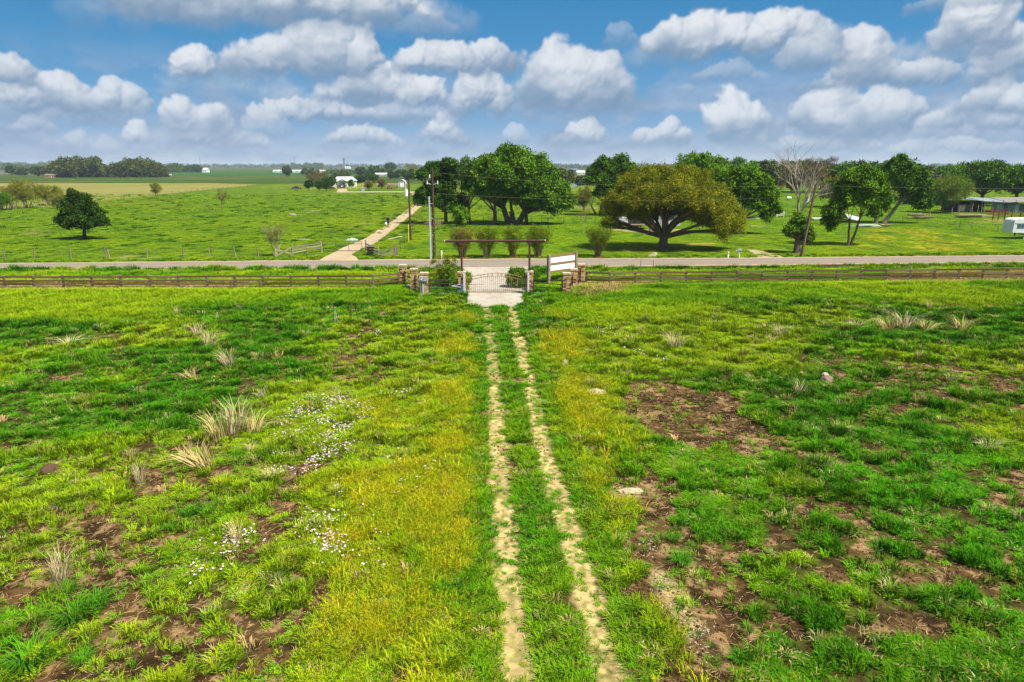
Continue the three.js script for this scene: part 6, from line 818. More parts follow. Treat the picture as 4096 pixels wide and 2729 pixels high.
// ---------------------------------------------------------------- the white house and its yard
{
  const p = P(1374, 751), o = thing('farmhouse', 'small white house with a silver metal roof and central porch', 'house', V(p.x, 0, p.z), 0), W = 10.2, D = 8, wall = mat(0.6, 0.62, 0.52, { roughness: 0.8 }), roof = mat(0.72, 0.76, 0.84, { roughness: 0.35, metalness: 0.35, map: corr }), dk = mat(0.07, 0.04, 0.03);
  const H0 = 0.45, H1 = 3.35, openings = [[-3.4, 1.05, 1.5], [3.4, 1.05, 1.5], [0, 1.0, 2.1]];
  // front wall pieces round the openings, then the other walls
  const front = []; let x = -W / 2; for (const [cx, w] of [[-3.4, 1.0], [0, 1.0], [3.4, 1.0]]) { front.push(box(cx - w / 2 - x, H1 - H0, 0.15, (x + cx - w / 2) / 2, (H0 + H1) / 2, 0)); const sill = cx ? 1.35 : H0, head = cx ? 2.75 : 2.6; if (cx) front.push(box(w, sill - H0, 0.15, cx, (H0 + sill) / 2, 0)); front.push(box(w, H1 - head, 0.15, cx, (head + H1) / 2, 0)); x = cx + w / 2; } front.push(box(W / 2 - x, H1 - H0, 0.15, (x + W / 2) / 2, (H0 + H1) / 2, 0));
  part('wall', merged(front), wall, o); part('wall', box(0.15, H1 - H0, D, -W / 2 + 0.075, (H0 + H1) / 2, -D / 2 - 0.08), wall, o); part('wall', box(0.15, H1 - H0, D, W / 2 - 0.075, (H0 + H1) / 2, -D / 2 - 0.08), wall, o); part('wall', box(W, H1 - H0, 0.15, 0, (H0 + H1) / 2, -D - 0.2), wall, o); part('foundation', box(W - 0.2, H0, D, 0, H0 / 2 - 0.02, -D / 2), mat(0.55, 0.5, 0.4), o);
  for (const cx of [-3.4, 3.4]) { const w = part('window', box(0.9, 1.3, 0.04, cx, 2.05, -0.03), mat(0.04, 0.05, 0.06, { roughness: 0.1 }), o); part('frame', merged([box(1.1, 0.1, 0.06, cx, 2.75, 0.1), box(1.1, 0.1, 0.06, cx, 1.35, 0.1), box(0.1, 1.3, 0.06, cx - 0.5, 2.05, 0.1), box(0.1, 1.3, 0.06, cx + 0.5, 2.05, 0.1), box(0.9, 0.06, 0.05, cx, 2.05, 0.02)]), white_paint, w); }
  const dr = part('door', box(0.95, 2.1, 0.06, 0, 1.52, -0.02), mat(0.66, 0.7, 0.74), o); part('glass', box(0.5, 0.7, 0.03, 0, 2.0, 0.025), mat(0.05, 0.06, 0.07, { roughness: 0.1 }), dr);
  const r = new THREE.BufferGeometry(), e = 0.45, y0 = H1 - 0.02, y1 = 5.5, hip = 1.6; const A = [-W / 2 - e, y0, e], B = [W / 2 + e, y0, e], C = [W / 2 + e, y0, -D - e - 0.2], Dd = [-W / 2 - e, y0, -D - e - 0.2], E = [-W / 2 + hip - e, y1, -D / 2], F = [W / 2 - hip + e, y1, -D / 2];
  const tri = [A, B, F, A, F, E, B, C, F, C, Dd, E, C, E, F, Dd, A, E]; r.setAttribute('position', new THREE.Float32BufferAttribute(tri.flat(), 3)); r.setAttribute('uv', new THREE.Float32BufferAttribute(tri.flatMap((q) => [q[0] / 8, q[2] / 8]), 2)); r.computeVertexNormals(); part('roof', r, roof, o); part('eave_board', box(W + 2 * e, 0.16, 0.06, 0, y0 - 0.08, e - 0.03), white_paint, o);
  const gb = new THREE.Shape([[-1.75, 0], [1.75, 0], [0, 0.85]].map((q) => new THREE.Vector2(...q))); part('porch_gable', new THREE.ExtrudeGeometry(gb, { depth: 0.1, bevelEnabled: false }).translate(0, H1 + 0.05, 1.75), mat(0.5, 0.55, 0.34), o, 'pale green porch gable');
  for (const s of [-1, 1]) part('porch_roof', box(2.25, 0.08, 4.2, s * 0.98, H1 + 0.52, -0.1, 0, -s * 0.45), roof, o); for (const cx of [-1.9, 1.9]) part('porch_post', box(0.13, H1 - H0, 0.13, cx, (H1 + H0) / 2, 1.7), mat(0.3, 0.33, 0.28), o); part('porch_floor', box(4.2, 0.14, 1.9, 0, H0 - 0.07, 1.03), dk, o); for (const s of [-1, 1]) part('porch_rail', box(1.2, 0.9, 0.08, s * 1.3, H0 + 0.45, 1.75), dk, o); for (let k = 0; k < 3; k++) part('step', box(1.3, 0.14, 0.3, 0, 0.32 - k * 0.14, 2.1 + k * 0.3), dk, o); part('porch_chair', merged([box(0.7, 0.1, 0.6, -0.2, 0.5, 2.9), box(0.7, 0.6, 0.1, -0.2, 0.75, 2.6)]), white_paint, o);
}
{ const o = thing('yard_fence', 'pale yellow rail fence in front of the white house', 'fence'), m = mat(0.62, 0.5, 0.2), run = (list) => { const ps = poly(list); ps.forEach((p, k) => { part('post', box(0.2, 1.6, 0.2, p.x, 0.75, p.z), m, o); if (k) for (const y of [0.55, 1.1]) part('rail', plank(V(ps[k - 1].x, y, ps[k - 1].z), V(p.x, y, p.z), 0.15, 0.05), m, o); }); }; run([[1243, 757], [1280, 757], [1320, 757], [1345, 756]]); run([[1384, 757], [1404, 757], [1427, 757], [1450, 757], [1484, 757]]); run([[1420, 749], [1440, 745], [1452, 742], [1475, 742]]); }
{ const o = thing('garden_shed', 'grey gambrel roofed shed with a white door right of the house', 'shed', P(1608, 749)), s = new THREE.Shape([[-1.75, 0], [1.75, 0], [1.75, 2.2], [1.2, 3.2], [0, 3.8], [-1.2, 3.2], [-1.75, 2.2]].map((q) => new THREE.Vector2(...q))); part('body', new THREE.ExtrudeGeometry(s, { depth: 4, bevelEnabled: false }).translate(0, 0, -4), mat(0.26, 0.28, 0.31), o); for (const [x0, y0, x1, y1] of [[-1.85, 2.15, -1.22, 3.26], [-1.24, 3.24, 0.02, 3.88], [0, 3.88, 1.24, 3.24], [1.22, 3.26, 1.85, 2.15]]) part('roof_slope', plank(V(x0, y0, -2), V(x1, y1, -2), 0.07, 4.4), mat(0.5, 0.5, 0.52), o); part('door', box(2.0, 2.2, 0.08, 0, 1.15, 0.03), white_paint, o); part('corner_trim', box(0.14, 2.2, 0.06, -1.68, 1.1, 0.03), white_paint, o); part('corner_trim', box(0.14, 2.2, 0.06, 1.68, 1.1, 0.03), white_paint, o); }
{
  const m = mat(0.3, 0.21, 0.12), me = mat(0.4, 0.3, 0.18), names = ['first round hay bale from the left by the grey shed', 'second round hay bale from the left', 'third round hay bale from the left', 'fourth round hay bale from the left', 'fifth round hay bale from the left', 'round hay bale touching the grey shed']; let b0;
  names.forEach((l, k) => { const p = P(1553 + k * 9.6, 742); if (!k) { b0 = thing('hay_bale', l, 'hay bale', p, 0, 'round hay bales'); const g = new THREE.CylinderGeometry(0.68, 0.68, 1.4, 18).rotateX(1.571).translate(0, 0.66, -0.7); part('roll', g, m, b0); part('end_face', new THREE.CircleGeometry(0.6, 18).translate(0, 0.66, 0.012), me, b0); } else copy(b0, l, p); });
}
function car(name, label, p, turn, paint_, o = {}) {
  const T = thing(name, label, 'car', p, turn), s = new THREE.Shape(), L = o.L ?? 4.7, k = L / 4.7; s.moveTo(-2.3 * k, 0.35); s.lineTo(2.3 * k, 0.35); s.lineTo(2.33 * k, 0.72); s.quadraticCurveTo(2.1 * k, 0.86, 1.1 * k, 0.92); s.lineTo(-1.6 * k, 0.95); s.lineTo(-2.3 * k, 0.85);
  const body = mat(...paint_, { roughness: 0.25 }); part('body', new THREE.ExtrudeGeometry(s, { depth: 1.6, bevelEnabled: true, bevelSize: 0.06, bevelThickness: 0.07, bevelSegments: 2 }).translate(0, 0, -0.8), body, T);
  const c = new THREE.Shape([[-1.5 * k, 0.95], [1.05 * k, 0.92], [0.45 * k, 1.42], [-0.95 * k, 1.44]].map((q) => new THREE.Vector2(...q))); part('cabin', new THREE.ExtrudeGeometry(c, { depth: 1.3, bevelEnabled: true, bevelSize: 0.05, bevelThickness: 0.06, bevelSegments: 2 }).translate(0, 0, -0.65), body, T);
  for (const sd of [-1, 1]) { part('side_window', new THREE.ExtrudeGeometry(new THREE.Shape([[-1.2 * k, 1.0], [0.8 * k, 0.98], [0.36 * k, 1.36], [-0.85 * k, 1.38]].map((q) => new THREE.Vector2(...q))), { depth: 0.02, bevelEnabled: false }).translate(0, 0, sd > 0 ? 0.715 : -0.735), mat(0.03, 0.035, 0.04, { roughness: 0.08 }), T); for (const x of [-1.4 * k, 1.4 * k]) { const w = part('wheel', new THREE.TorusGeometry(0.23, 0.1, 8, 16).translate(x, 0.32, sd * 0.8), dark_steel, T); part('rim', cyl(0.2, 0.2, 0.06, 0, 0, 0, 12).rotateX(1.571).translate(x, 0.32, sd * 0.84), mat(0.4, 0.4, 0.42, { metalness: 0.6, roughness: 0.4 }), w); } part('headlight', box(0.05, 0.12, 0.3, 2.33 * k, 0.68, sd * 0.6), mat(0.7, 0.7, 0.68), T); }
  return T;
}
car('parked_car', 'black sedan parked in front of the white house', P(1318, 757), 0, [0.03, 0.015, 0.02], { L: 5.2 }); car('parked_car', 'dark hatchback standing alone on the grass left of the house', P(1186, 757), 0.4, [0.02, 0.025, 0.035], { L: 4.2 });
{ const o = thing('junk_heap', 'small heap of boards in front of the dark hatchback', 'junk', P(1190, 763)), r = rng(8); for (let k = 0; k < 7; k++) part('board', box(1.6 + r(), 0.08, 0.3, (r() - 0.5) * 1.6, 0.15 + k * 0.08, (r() - 0.5), (r() - 0.5) * 2, (r() - 0.5) * 0.4), k % 2 ? lum[2] : mat(0.03, 0.03, 0.03), o); }
{ const o = thing('red_tractor', 'red tractor parked left of the grey shed', 'tractor', P(1559, 757), -1.2), red = mat(0.5, 0.025, 0.03, { roughness: 0.4 }); part('hood', rbox(1.5, 0.7, 0.8, 0.06, 0.7, 1.0, 0), red, o); part('seat_deck', rbox(1.0, 0.3, 1.3, 0.05, -0.5, 0.95, 0), red, o); part('canopy', rbox(1.2, 0.1, 1.3, 0.04, -0.5, 2.2, 0), red, o); for (const s of [-1, 1]) { part('canopy_post', box(0.06, 1.2, 0.06, -0.95, 1.6, s * 0.55), dark_steel, o); part('rear_wheel', new THREE.TorusGeometry(0.45, 0.2, 8, 18).translate(-0.7, 0.62, s * 0.8), dark_steel, o); part('front_wheel', new THREE.TorusGeometry(0.25, 0.12, 8, 14).translate(1.1, 0.36, s * 0.6), dark_steel, o); } part('seat', merged([box(0.5, 0.12, 0.5, -0.7, 1.2, 0), box(0.1, 0.45, 0.5, -0.95, 1.45, 0)]), dark_steel, o); }
{ const o = thing('farm_implement', 'dark farm implement trailing right of the red tractor', 'implement', P(1578, 755)); part('frame', box(2.6, 0.15, 0.2, 0, 0.5, 0), dark_steel, o); for (let k = 0; k < 6; k++) part('disc', new THREE.TorusGeometry(0.24, 0.05, 6, 12).rotateY(0.5).translate(-1.1 + k * 0.45, 0.28, 0.1), mat(0.15, 0.06, 0.05), o); }
{ const o = thing('pump_box', 'grey well pump box on the lawn right of the house', 'pump box', P(1452, 763)); part('base', box(1.2, 1.0, 1, 0, 0.5, 0), mat(0.42, 0.47, 0.53), o); part('lid', box(1.4, 0.12, 1.2, 0, 1.06, 0), galv, o); part('pipe', cyl(0.09, 0.09, 0.9, -0.1, 1.1, 0, 8), galv, o); }
console.log('house done');
// ---------------------------------------------------------------- living things: distance fields meshed by marching cubes
function field_mesh(size, center, res, f) { // f: distance, negative inside
  const mc = new MarchingCubes(res, new THREE.MeshBasicMaterial(), false, false, 120000), h = size / 2;
  for (let k = 0; k < res; k++) for (let j = 0; j < res; j++) for (let i = 0; i < res; i++) { const x = (i - res / 2) / (res / 2) * h + center.x, y = (j - res / 2) / (res / 2) * h + center.y, z = (k - res / 2) / (res / 2) * h + center.z; mc.field[i + j * res + k * res * res] = -f(x, y, z); }
  mc.isolation = 0; mc.update(); const n = mc.count, g = new THREE.BufferGeometry(), pos = mc.positionArray.slice(0, n * 3), nor = mc.normalArray.slice(0, n * 3); for (let i = 0; i < pos.length; i += 3) { pos[i] = pos[i] * h + center.x; pos[i + 1] = pos[i + 1] * h + center.y; pos[i + 2] = pos[i + 2] * h + center.z; }
  g.setAttribute('position', new THREE.BufferAttribute(pos, 3)); g.setAttribute('normal', new THREE.BufferAttribute(nor, 3)); return g;
}
const smin = (a, b, k) => { const h = clamp(0.5 + 0.5 * (b - a) / k); return lerp(b, a, h) - k * h * (1 - h); };
const cap = (x, y, z, a, b, r0, r1) => { const ex = b[0] - a[0], ey = b[1] - a[1], ez = b[2] - a[2], wx = x - a[0], wy = y - a[1], wz = z - a[2], t = clamp((wx * ex + wy * ey + wz * ez) / (ex * ex + ey * ey + ez * ez)); return Math.hypot(wx - ex * t, wy - ey * t, wz - ez * t) - lerp(r0, r1, t); };
const chain = (bones, k, grow = 0) => (x, y, z) => { let d = 1e3; for (const [a, b, r0, r1] of bones) d = smin(d, cap(x, y, z, a, b, r0 + grow, r1 + grow), k); return d; };
{ // person walking along the track toward the road, bag in the hand on the left of the picture
  const o = thing('person', 'person in dark blue walking down the sandy track with a white bag', 'person', P(1553, 904), 0.1), legs = [[[-0.1, 0.9, 0], [-0.12, 0.5, 0.09], 0.085, 0.06], [[-0.12, 0.5, 0.09], [-0.13, 0.09, 0.05], 0.058, 0.042], [[0.1, 0.9, 0], [0.1, 0.5, -0.02], 0.085, 0.06], [[0.1, 0.5, -0.02], [0.1, 0.1, -0.2], 0.058, 0.042], [[-0.13, 0.06, 0.03], [-0.14, 0.04, 0.18], 0.045, 0.035], [[0.1, 0.07, -0.21], [0.11, 0.03, -0.08], 0.045, 0.035]], torso = [[[0, 0.92, 0], [0, 1.15, 0.01], 0.14, 0.13], [[0, 1.15, 0.01], [0, 1.36, 0], 0.13, 0.145], [[-0.15, 1.38, 0], [0.15, 1.38, 0], 0.07, 0.07]];
  const armL = [[[-0.19, 1.37, 0], [-0.27, 1.1, 0], 0.052, 0.043], [[-0.27, 1.1, 0], [-0.31, 0.86, 0.08], 0.042, 0.03]], armR = [[[0.19, 1.37, 0], [0.27, 1.1, -0.03], 0.052, 0.043], [[0.27, 1.1, -0.03], [0.3, 0.86, 0.06], 0.042, 0.03]], head = [[[0, 1.4, 0], [0, 1.5, 0.01], 0.055, 0.05], [[0, 1.55, 0.02], [0, 1.62, 0.01], 0.085, 0.095], [[0, 1.56, 0.1], [0, 1.58, 0.105], 0.02, 0.015]];
  const hand = (x, z, s) => [[[x, 0.84, z], [x + s * 0.01, 0.78, z + 0.01], 0.03, 0.034], ...[0, 1, 2, 3].map((k) => [[x + s * 0.01, 0.76, z - 0.025 + k * 0.018], [x, 0.69 + (k === 3 ? 0.02 : 0), z - 0.02 + k * 0.018], 0.009, 0.008]), [[x - s * 0.02, 0.8, z + 0.03], [x - s * 0.04, 0.75, z + 0.05], 0.01, 0.009]];
  part('body', field_mesh(1.9, V(0, 0.87, 0), 96, chain([...legs, ...torso, ...armL, ...armR, ...head, ...hand(-0.31, 0.08, -1), ...hand(0.3, 0.06, 1)], 0.03)), mat(0.2, 0.11, 0.07, { roughness: 0.7 }), o); part('shirt', field_mesh(1.9, V(0, 0.87, 0), 84, chain([...torso, [[-0.19, 1.37, 0], [-0.25, 1.18, 0], 0.055, 0.052], [[0.19, 1.37, 0], [0.25, 1.18, -0.02], 0.055, 0.052]], 0.05, 0.022)), mat(0.02, 0.02, 0.09), o, 'dark blue shirt'); part('trousers', field_mesh(1.9, V(0, 0.87, 0), 84, chain([[[-0.07, 0.93, 0], [0.07, 0.93, 0], 0.12, 0.12], ...legs.slice(0, 4)], 0.05, 0.02)), mat(0.012, 0.015, 0.035), o, 'dark trousers'); part('hair', field_mesh(0.5, V(0, 1.6, 0), 40, (x, y, z) => Math.max(cap(x, y, z, [0, 1.58, 0], [0, 1.64, -0.01], 0.1, 0.105), -(y - 1.57 + z * 0.9 - 0.03))), mat(0.012, 0.009, 0.008), o);
  for (const [x, z] of [[-0.13, 0.1], [0.105, -0.13]]) part('shoe', rbox(0.1, 0.08, 0.27, 0.03, x, 0.04, z), mat(0.02, 0.02, 0.02), o); for (const s of [-1, 1]) part('eye', new THREE.SphereGeometry(0.011, 8, 6).translate(s * 0.035, 1.6, 0.094), mat(0.03, 0.02, 0.02), o);
  const b = thing('plastic_bag', 'white plastic bag held by the walking person', 'bag', V(o.position.x - 0.37, 0, o.position.z + 0.06)); const g = new THREE.SphereGeometry(0.25, 16, 12), q = g.attributes.position; for (let k = 0; k < q.count; k++) { const y = q.getY(k), s = y > 0 ? 1 - y * 2.6 : 1, n = 0.85 + 0.3 * noise(q.getX(k) * 9 + 4, q.getZ(k) * 9 + y * 7); q.setXYZ(k, q.getX(k) * s * n, y * 1.25 + (y > 0 ? 0.04 : 0), q.getZ(k) * s * n * 0.7); } g.computeVertexNormals(); part('sack', g.translate(0, 0.42, 0), mat(0.78, 0.8, 0.85), b); part('handles', rod(V(0, 0.62, 0), V(0.04, 0.76, 0.02), 0.02, 0.015), mat(0.78, 0.8, 0.85), b);
}
{ // cattle
  const leg = (x, z, hind) => hind ? [[[x, 0.95, z], [x + 0.14, 0.72, z], 0.16, 0.1], [[x + 0.14, 0.72, z], [x - 0.06, 0.42, z], 0.09, 0.06], [[x - 0.06, 0.42, z], [x - 0.02, 0.03, z], 0.055, 0.055]] : [[[x, 0.85, z], [x, 0.45, z], 0.11, 0.065], [[x, 0.45, z], [x + 0.01, 0.03, z], 0.055, 0.055]];
  const bones = (h) => [[[-0.75, 1.12, 0], [0, 1.05, 0], 0.3, 0.36], [[0, 1.05, 0], [0.7, 1.1, 0], 0.36, 0.32], ...leg(-0.75, 0.18, 1), ...leg(-0.72, -0.18, 1), ...leg(0.62, 0.17), ...leg(0.66, -0.17), [[0.8, 1.15, 0], h[0], 0.22, 0.15], [h[0], h[1], 0.13, 0.075], [[h[0][0], h[0][1] + 0.08, 0.1], [h[0][0] - 0.03, h[0][1] + 0.08, 0.26], 0.04, 0.03], [[h[0][0], h[0][1] + 0.08, -0.1], [h[0][0] - 0.03, h[0][1] + 0.08, -0.26], 0.04, 0.03], [[-1.0, 1.25, 0], [-1.08, 0.55, 0], 0.035, 0.03]];
  const stand = field_mesh(3.2, V(0.1, 0.9, 0), 72, chain(bones([[1.2, 1.4, 0], [1.55, 1.22, 0]]), 0.12)), graze = field_mesh(3.2, V(0.1, 0.9, 0), 72, chain(bones([[1.2, 0.55, 0], [1.38, 0.2, 0]]), 0.12));
  [[1512, 748, [0.42, 0.25, 0.1], 'tan cow by the lawn tree left of the hay bales', 1, 0.3], [1521, 751, [0.6, 0.5, 0.38], 'cream calf beside the tan cow', 0, 2.6], [1697, 743, [0.24, 0.08, 0.04], 'red brown cow behind the utility poles', 1, 0.2], [1811, 751, [0.5, 0.38, 0.32], 'pale roan cow left of the slender trees', 0, 0.6], [1827, 753, [0.55, 0.33, 0.1], 'golden calf right of the roan cow', 0, 1.3], [1886, 751, [0.34, 0.1, 0.04], 'rust brown cow seen between the slender tree branches', 1, 3.3]].forEach(([u, v, c, l, s, t]) => { const calf = /calf/.test(l), o = thing('cow', l, 'cow', P(u, v), t, 'grazing cattle'); o.scale.setScalar(calf ? 0.9 : 1.2); part('body', s ? stand : graze, mat(...c), o); });
}
console.log('living done');
// ---------------------------------------------------------------- far buildings, masts, small stones
function simple_house(name, label, cat, u0, u1, v, h, wallc, roofc, o = {}) { const a = P(u0, v), b = P(u1, v), m = a.m, L = b.x - a.x, d = o.d ?? L * 0.6, H = h * m, T = thing(name, label, cat, V((a.x + b.x) / 2, 0, a.z)); part('wall', box(L, H * 0.62, d, 0, H * 0.31, -d / 2), mat(...wallc), T); const s = new THREE.Shape([[-d / 2 - 0.4, 0], [d / 2 + 0.4, 0], [0, H * 0.42]].map((q) => new THREE.Vector2(...q))); part('roof', new THREE.ExtrudeGeometry(s, { depth: L + 0.8, bevelEnabled: false }).translate(0, 0, -L / 2 - 0.4).rotateY(Math.PI / 2).translate(0, H * 0.62, -d / 2), mat(...roofc, { roughness: 0.5 }), T); const n = o.win ?? Math.max(2, Math.round(L / 5)); for (let k = 0; k < n; k++) part('window', box(L / n * 0.3, H * 0.22, 0.06, -L / 2 + (k + 0.5) * L / n, H * 0.33, 0.03), mat(0.05, 0.06, 0.07, { roughness: 0.2 }), T); if (o.door) part('door', box(L * 0.08, H * 0.42, 0.07, L * o.door, H * 0.21, 0.03), white_paint, T); return T; }
simple_house('orange_barn', 'low orange barn left of the broad live oak', 'barn', 176, 221, 710, 13, [0.5, 0.24, 0.11], [0.2, 0.15, 0.12], { door: 0.15, d: 8 }); simple_house('far_house', 'tan house half hidden under the broad live oak', 'house', 284, 312, 709, 14, [0.5, 0.34, 0.16], [0.18, 0.14, 0.1], { d: 7 }); simple_house('far_house', 'grey house with a pale roof between the two oak groves', 'house', 402, 424, 707, 18, [0.2, 0.24, 0.28], [0.5, 0.56, 0.56], { d: 7 }); simple_house('far_shed', 'low white roofed building above the round trees at left', 'shed', 168, 214, 694, 18, [0.5, 0.5, 0.5], [0.68, 0.7, 0.72], { d: 20 }); simple_house('far_shed', 'long low white roof above the hay bales', 'shed', 1498, 1582, 705, 12, [0.5, 0.5, 0.48], [0.78, 0.77, 0.74], { d: 10, win: 3 }); simple_house('farm_building', 'pale metal farm building beyond the pond', 'farm building', 2308, 2339, 700, 16, [0.6, 0.6, 0.52], [0.7, 0.72, 0.7], { d: 12, door: 0.2 }); simple_house('farm_building', 'dark roofed barn beyond the pond', 'farm building', 2284, 2312, 696, 22, [0.13, 0.14, 0.17], [0.08, 0.1, 0.14], { d: 14 });
simple_house('greenhouse_strip', 'long bright white strip of tunnels on the far left plain', 'greenhouse', 1092, 1302, 690, 9, [0.8, 0.8, 0.78], [0.85, 0.85, 0.85], { d: 8, win: 10 }); simple_house('farm_building', 'dark red low barn left of the grain tower', 'farm building', 1305, 1362, 690, 13, [0.22, 0.1, 0.08], [0.14, 0.12, 0.12], { d: 20 }); simple_house('far_house', 'small white house at the end of the left tree line', 'house', 808, 826, 690, 17, [0.72, 0.72, 0.72], [0.6, 0.62, 0.66], { d: 12 }); simple_house('far_house', 'white house on the right horizon below the thin masts', 'house', 3815, 3860, 684, 12, [0.7, 0.7, 0.7], [0.5, 0.52, 0.58], { d: 20 }); simple_house('far_house', 'small white house on the right horizon, left of the larger', 'house', 3682, 3702, 684, 11, [0.72, 0.7, 0.68], [0.45, 0.45, 0.48], { d: 16 });
{ const p = P(680, 703), o = thing('white_van', 'small white van right of the second oak grove', 'van', p); part('body', rbox(3.2, 1.5, 1.7, 0.2, 0, 1.15, 0), white_paint, o); part('windscreen', box(0.1, 0.5, 1.4, 1.6, 1.5, 0), mat(0.04, 0.05, 0.06), o); for (const x of [-1, 1]) for (const z of [-0.8, 0.8]) part('wheel', new THREE.TorusGeometry(0.25, 0.1, 6, 12).translate(x, 0.35, z), dark_steel, o); }
{ const p = P(1380, 676), m = p.m, o = thing('grain_tower', 'tall dark grain elevator tower over white bins on the horizon', 'grain elevator', p), g = mat(0.16, 0.16, 0.2); part('tower', box(6 * m, 38 * m, 6 * m, -3 * m, 19 * m, 0), g, o); part('head_house', box(7.5 * m, 6 * m, 7 * m, -3 * m, 40 * m, 0), g, o); for (let k = 0; k < 3; k++) { const b = part('grain_bin', cyl(4.5 * m, 4.5 * m, 7 * m, (3 + k * 8) * m, 0, 2 * m, 14), mat(0.6, 0.62, 0.66), o); part('bin_roof', new THREE.ConeGeometry(4.7 * m, 3 * m, 14).translate((3 + k * 8) * m, 8.5 * m, 2 * m), mat(0.62, 0.64, 0.68), b); } }
[[355, 622, 'farthest left, over the broad live oak'], [803, 626, 'over the small white house at left'], [1181, 627, 'left of the grain tower'], [1554, 632, 'right of the grain tower, over the far dark tree'], [1867, 637, 'left of the tallest shade tree'], [2391, 639, 'just left of the olive oak top'], [2617, 641, 'over the olive oak, leftmost'], [2657, 636, 'over the olive oak, tallest'], [2694, 641, 'over the olive oak, third'], [2724, 643, 'over the olive oak, rightmost'], [2887, 634, 'over the fresh green trees'], [2950, 648, 'short, right of the fresh green trees'], [3565, 650, 'above the leaning tree'], [3636, 649, 'right of the leaning tree top'], [3713, 648, 'left of the distant pole'], [3830, 646, 'over the white house on the right horizon'], [3935, 646, 'over the right tree line, middle'], [4048, 646, 'nearest the right picture edge']].forEach(([u, v, l]) => { const p = P(u, 674), q = P(u, 673), h = (674 - v) * p.m, o = thing('radio_mast', 'thin mast on the horizon ' + l, 'mast', p, 0, 'thin masts on the horizon'); part('mast', new THREE.CylinderGeometry(0.6, 1.1, h, 6).translate(0, h / 2, 0), mat(0.16, 0.18, 0.22), o); part('cross_tip', box(4, 0.7, 0.7, 0, h * 0.93, 0), mat(0.16, 0.18, 0.22), o); });
// small things in the meadow
const lump = (r0, sy, seed) => { const g = new THREE.IcosahedronGeometry(r0, 3), q = g.attributes.position; for (let k = 0; k < q.count; k++) { const s = 0.7 + 0.6 * fbm(q.getX(k) * 2.2 / r0 + seed, q.getZ(k) * 2.2 / r0 + q.getY(k) * 1.7 / r0, 3); q.setXYZ(k, q.getX(k) * s, q.getY(k) * s * sy, q.getZ(k) * s); } g.computeVertexNormals(); return g; };
for (const [u, v, r0, c, l] of [[200, 1886, 0.32, [0.09, 0.05, 0.03], 'brown ant mound in the left meadow'], [3308, 1528, 0.38, [0.2, 0.13, 0.1], 'grey brown dirt mound in the right meadow'], [3300, 1520, 0.16, [0.45, 0.33, 0.28], 'pale stone on top of the dirt mound'], [2750, 1462, 0.25, [0.5, 0.42, 0.24], 'pale sandy lump in the right meadow']]) { const p = P(u, v), o = solo(/stone/.test(l) ? 'stone' : 'dirt_mound', lump(r0, 0.7, u), mat(...c), l, /stone/.test(l) ? 'stone' : 'mound'); o.position.set(p.x, /stone/.test(l) ? 0.28 : 0.06, p.z); }
for (const [u, v, a, b, l] of [[2388, 1572, 0.5, 0.42, 'larger flat pale stone right of the wheel tracks'], [2368, 1625, 0.48, 0.36, 'smaller flat pale stone just below the larger one'], [2262, 1455, 0.22, 0.5, 'narrow pale stone near the upper right wheel track'], [2528, 1972, 0.42, 0.16, 'low pale stone at the edge of the golden strip']]) { const p = P(u, v), s = solo('flat_stone', lump(1, 1, u).scale(a, 0.1, b), mat(0.42, 0.32, 0.22), l, 'stone'); s.position.set(p.x, 0.06, p.z); }
{ const r = rng(12), pl = [], pc = []; for (let k = 0; k < 420; k++) { const [u, v, s] = [[2700, 2440, 70], [2790, 2560, 80], [2650, 2330, 50], [2600, 2180, 50], [3010, 1800, 80]][k % 5], p = P(u + (r() + r() - 1) * s * 1.1, v + (r() + r() - 1) * s * 1.2), q = 0.012 + r() * 0.024, c = 0.16 + r() * 0.2; pl.push([p.x, 0.01, p.z, r() * 6, q, q * 0.6, q, 0, 0]); pc.push([c, c * 0.84, c * 0.66]); } tag(many('gravel', new THREE.IcosahedronGeometry(1, 1), mat(1, 1, 1), pl, pc, scene), 'scattered pale gravel on the bare soil at right', 'gravel', null, 'stuff'); }
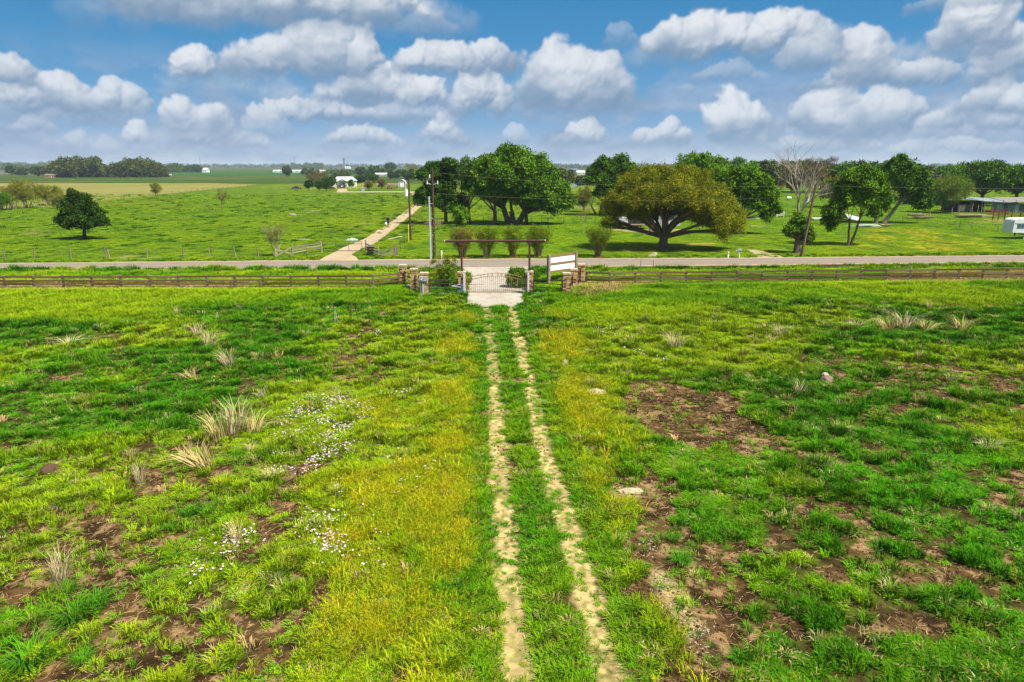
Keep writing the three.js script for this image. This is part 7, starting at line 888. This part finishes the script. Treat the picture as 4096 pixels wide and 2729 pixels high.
{ const p = P(2704, 1418), o = solo('stake', rod(V(0, -0.1, 0), V(0.12, 1.25, 0), 0.018, 0.012, 6), mat(0.14, 0.07, 0.04), 'thin leaning stake in the dry grass right of the wheel tracks', 'stake'); o.position.copy(p); const q = P(1343, 1300), a = thing('survey_stakes', 'two thin pale stakes leaning together in the left meadow', 'stakes', q); part('stake', rod(V(-0.06, -0.05, 0), V(0.02, 1.35, 0), 0.018), mat(0.5, 0.5, 0.46), a); part('stake', rod(V(0.16, -0.05, 0), V(0.02, 1.3, 0.03), 0.018), mat(0.42, 0.42, 0.4), a); }
at(4050, 2600, (p) => bare_tree('dead_twig', 'small bleached dead twig near the lower right corner', p, { cat: 'twig', seed: 9, h: 0.62, tr: 0.014, levels: 3, first: 3, spread: 1.3, bark: mat(0.5, 0.42, 0.28) }));
{ const p = P(1408, 963), g = new THREE.BoxGeometry(1.5, 0.36, 0.9, 10, 4, 7).translate(0, 0.14, 0), q = g.attributes.position; for (let k = 0; k < q.count; k++) { const e = 1 - 0.5 * Math.max(Math.abs(q.getX(k)) / 0.75, Math.abs(q.getZ(k)) / 0.45) ** 3; q.setY(k, q.getY(k) * e * (0.4 + 1.3 * noise(q.getX(k) * 5, q.getZ(k) * 5))); q.setX(k, q.getX(k) * (0.8 + 0.4 * noise(q.getZ(k) * 6, 3))); } g.computeVertexNormals(); const o = solo('tarp_heap', g, mat(0.36, 0.4, 0.48), 'crumpled pale tarp in the pasture left of the track', 'tarp'); o.position.copy(p); const a = P(1185, 962), b = P(1240, 961); solo('fallen_plank', plank(V(a.x, 0.12, a.z), V(b.x, 0.14, b.z), 0.1, 0.22), mat(0.36, 0.34, 0.27), 'pale plank lying in the left pasture behind the corner fence', 'plank'); const c = P(1170, 862); const s = solo('stone', lump(0.75, 0.5, 4), mat(0.24, 0.21, 0.17), 'grey rock in the middle of the left pasture', 'stone'); s.position.set(c.x, 0.1, c.z); }
{ const p = P(2420, 957); const c = mat(0.5, 0.42, 0.3); for (const [u, v, l] of [[2583, 937, 'flat pale stone on the lawn left of the oak trunk'], [2697, 936, 'flat pale stone on the lawn right of the oak trunk']]) { const q = P(u, v), s = solo('stone', lump(0.4, 0.35, u), c, l, 'stone'); s.position.set(q.x, 0.04, q.z); } }
console.log('things done');
scene.fog = new THREE.FogExp2(new THREE.Color(0.66, 0.78, 0.95), 0.00011);
renderer.render(scene, camera);
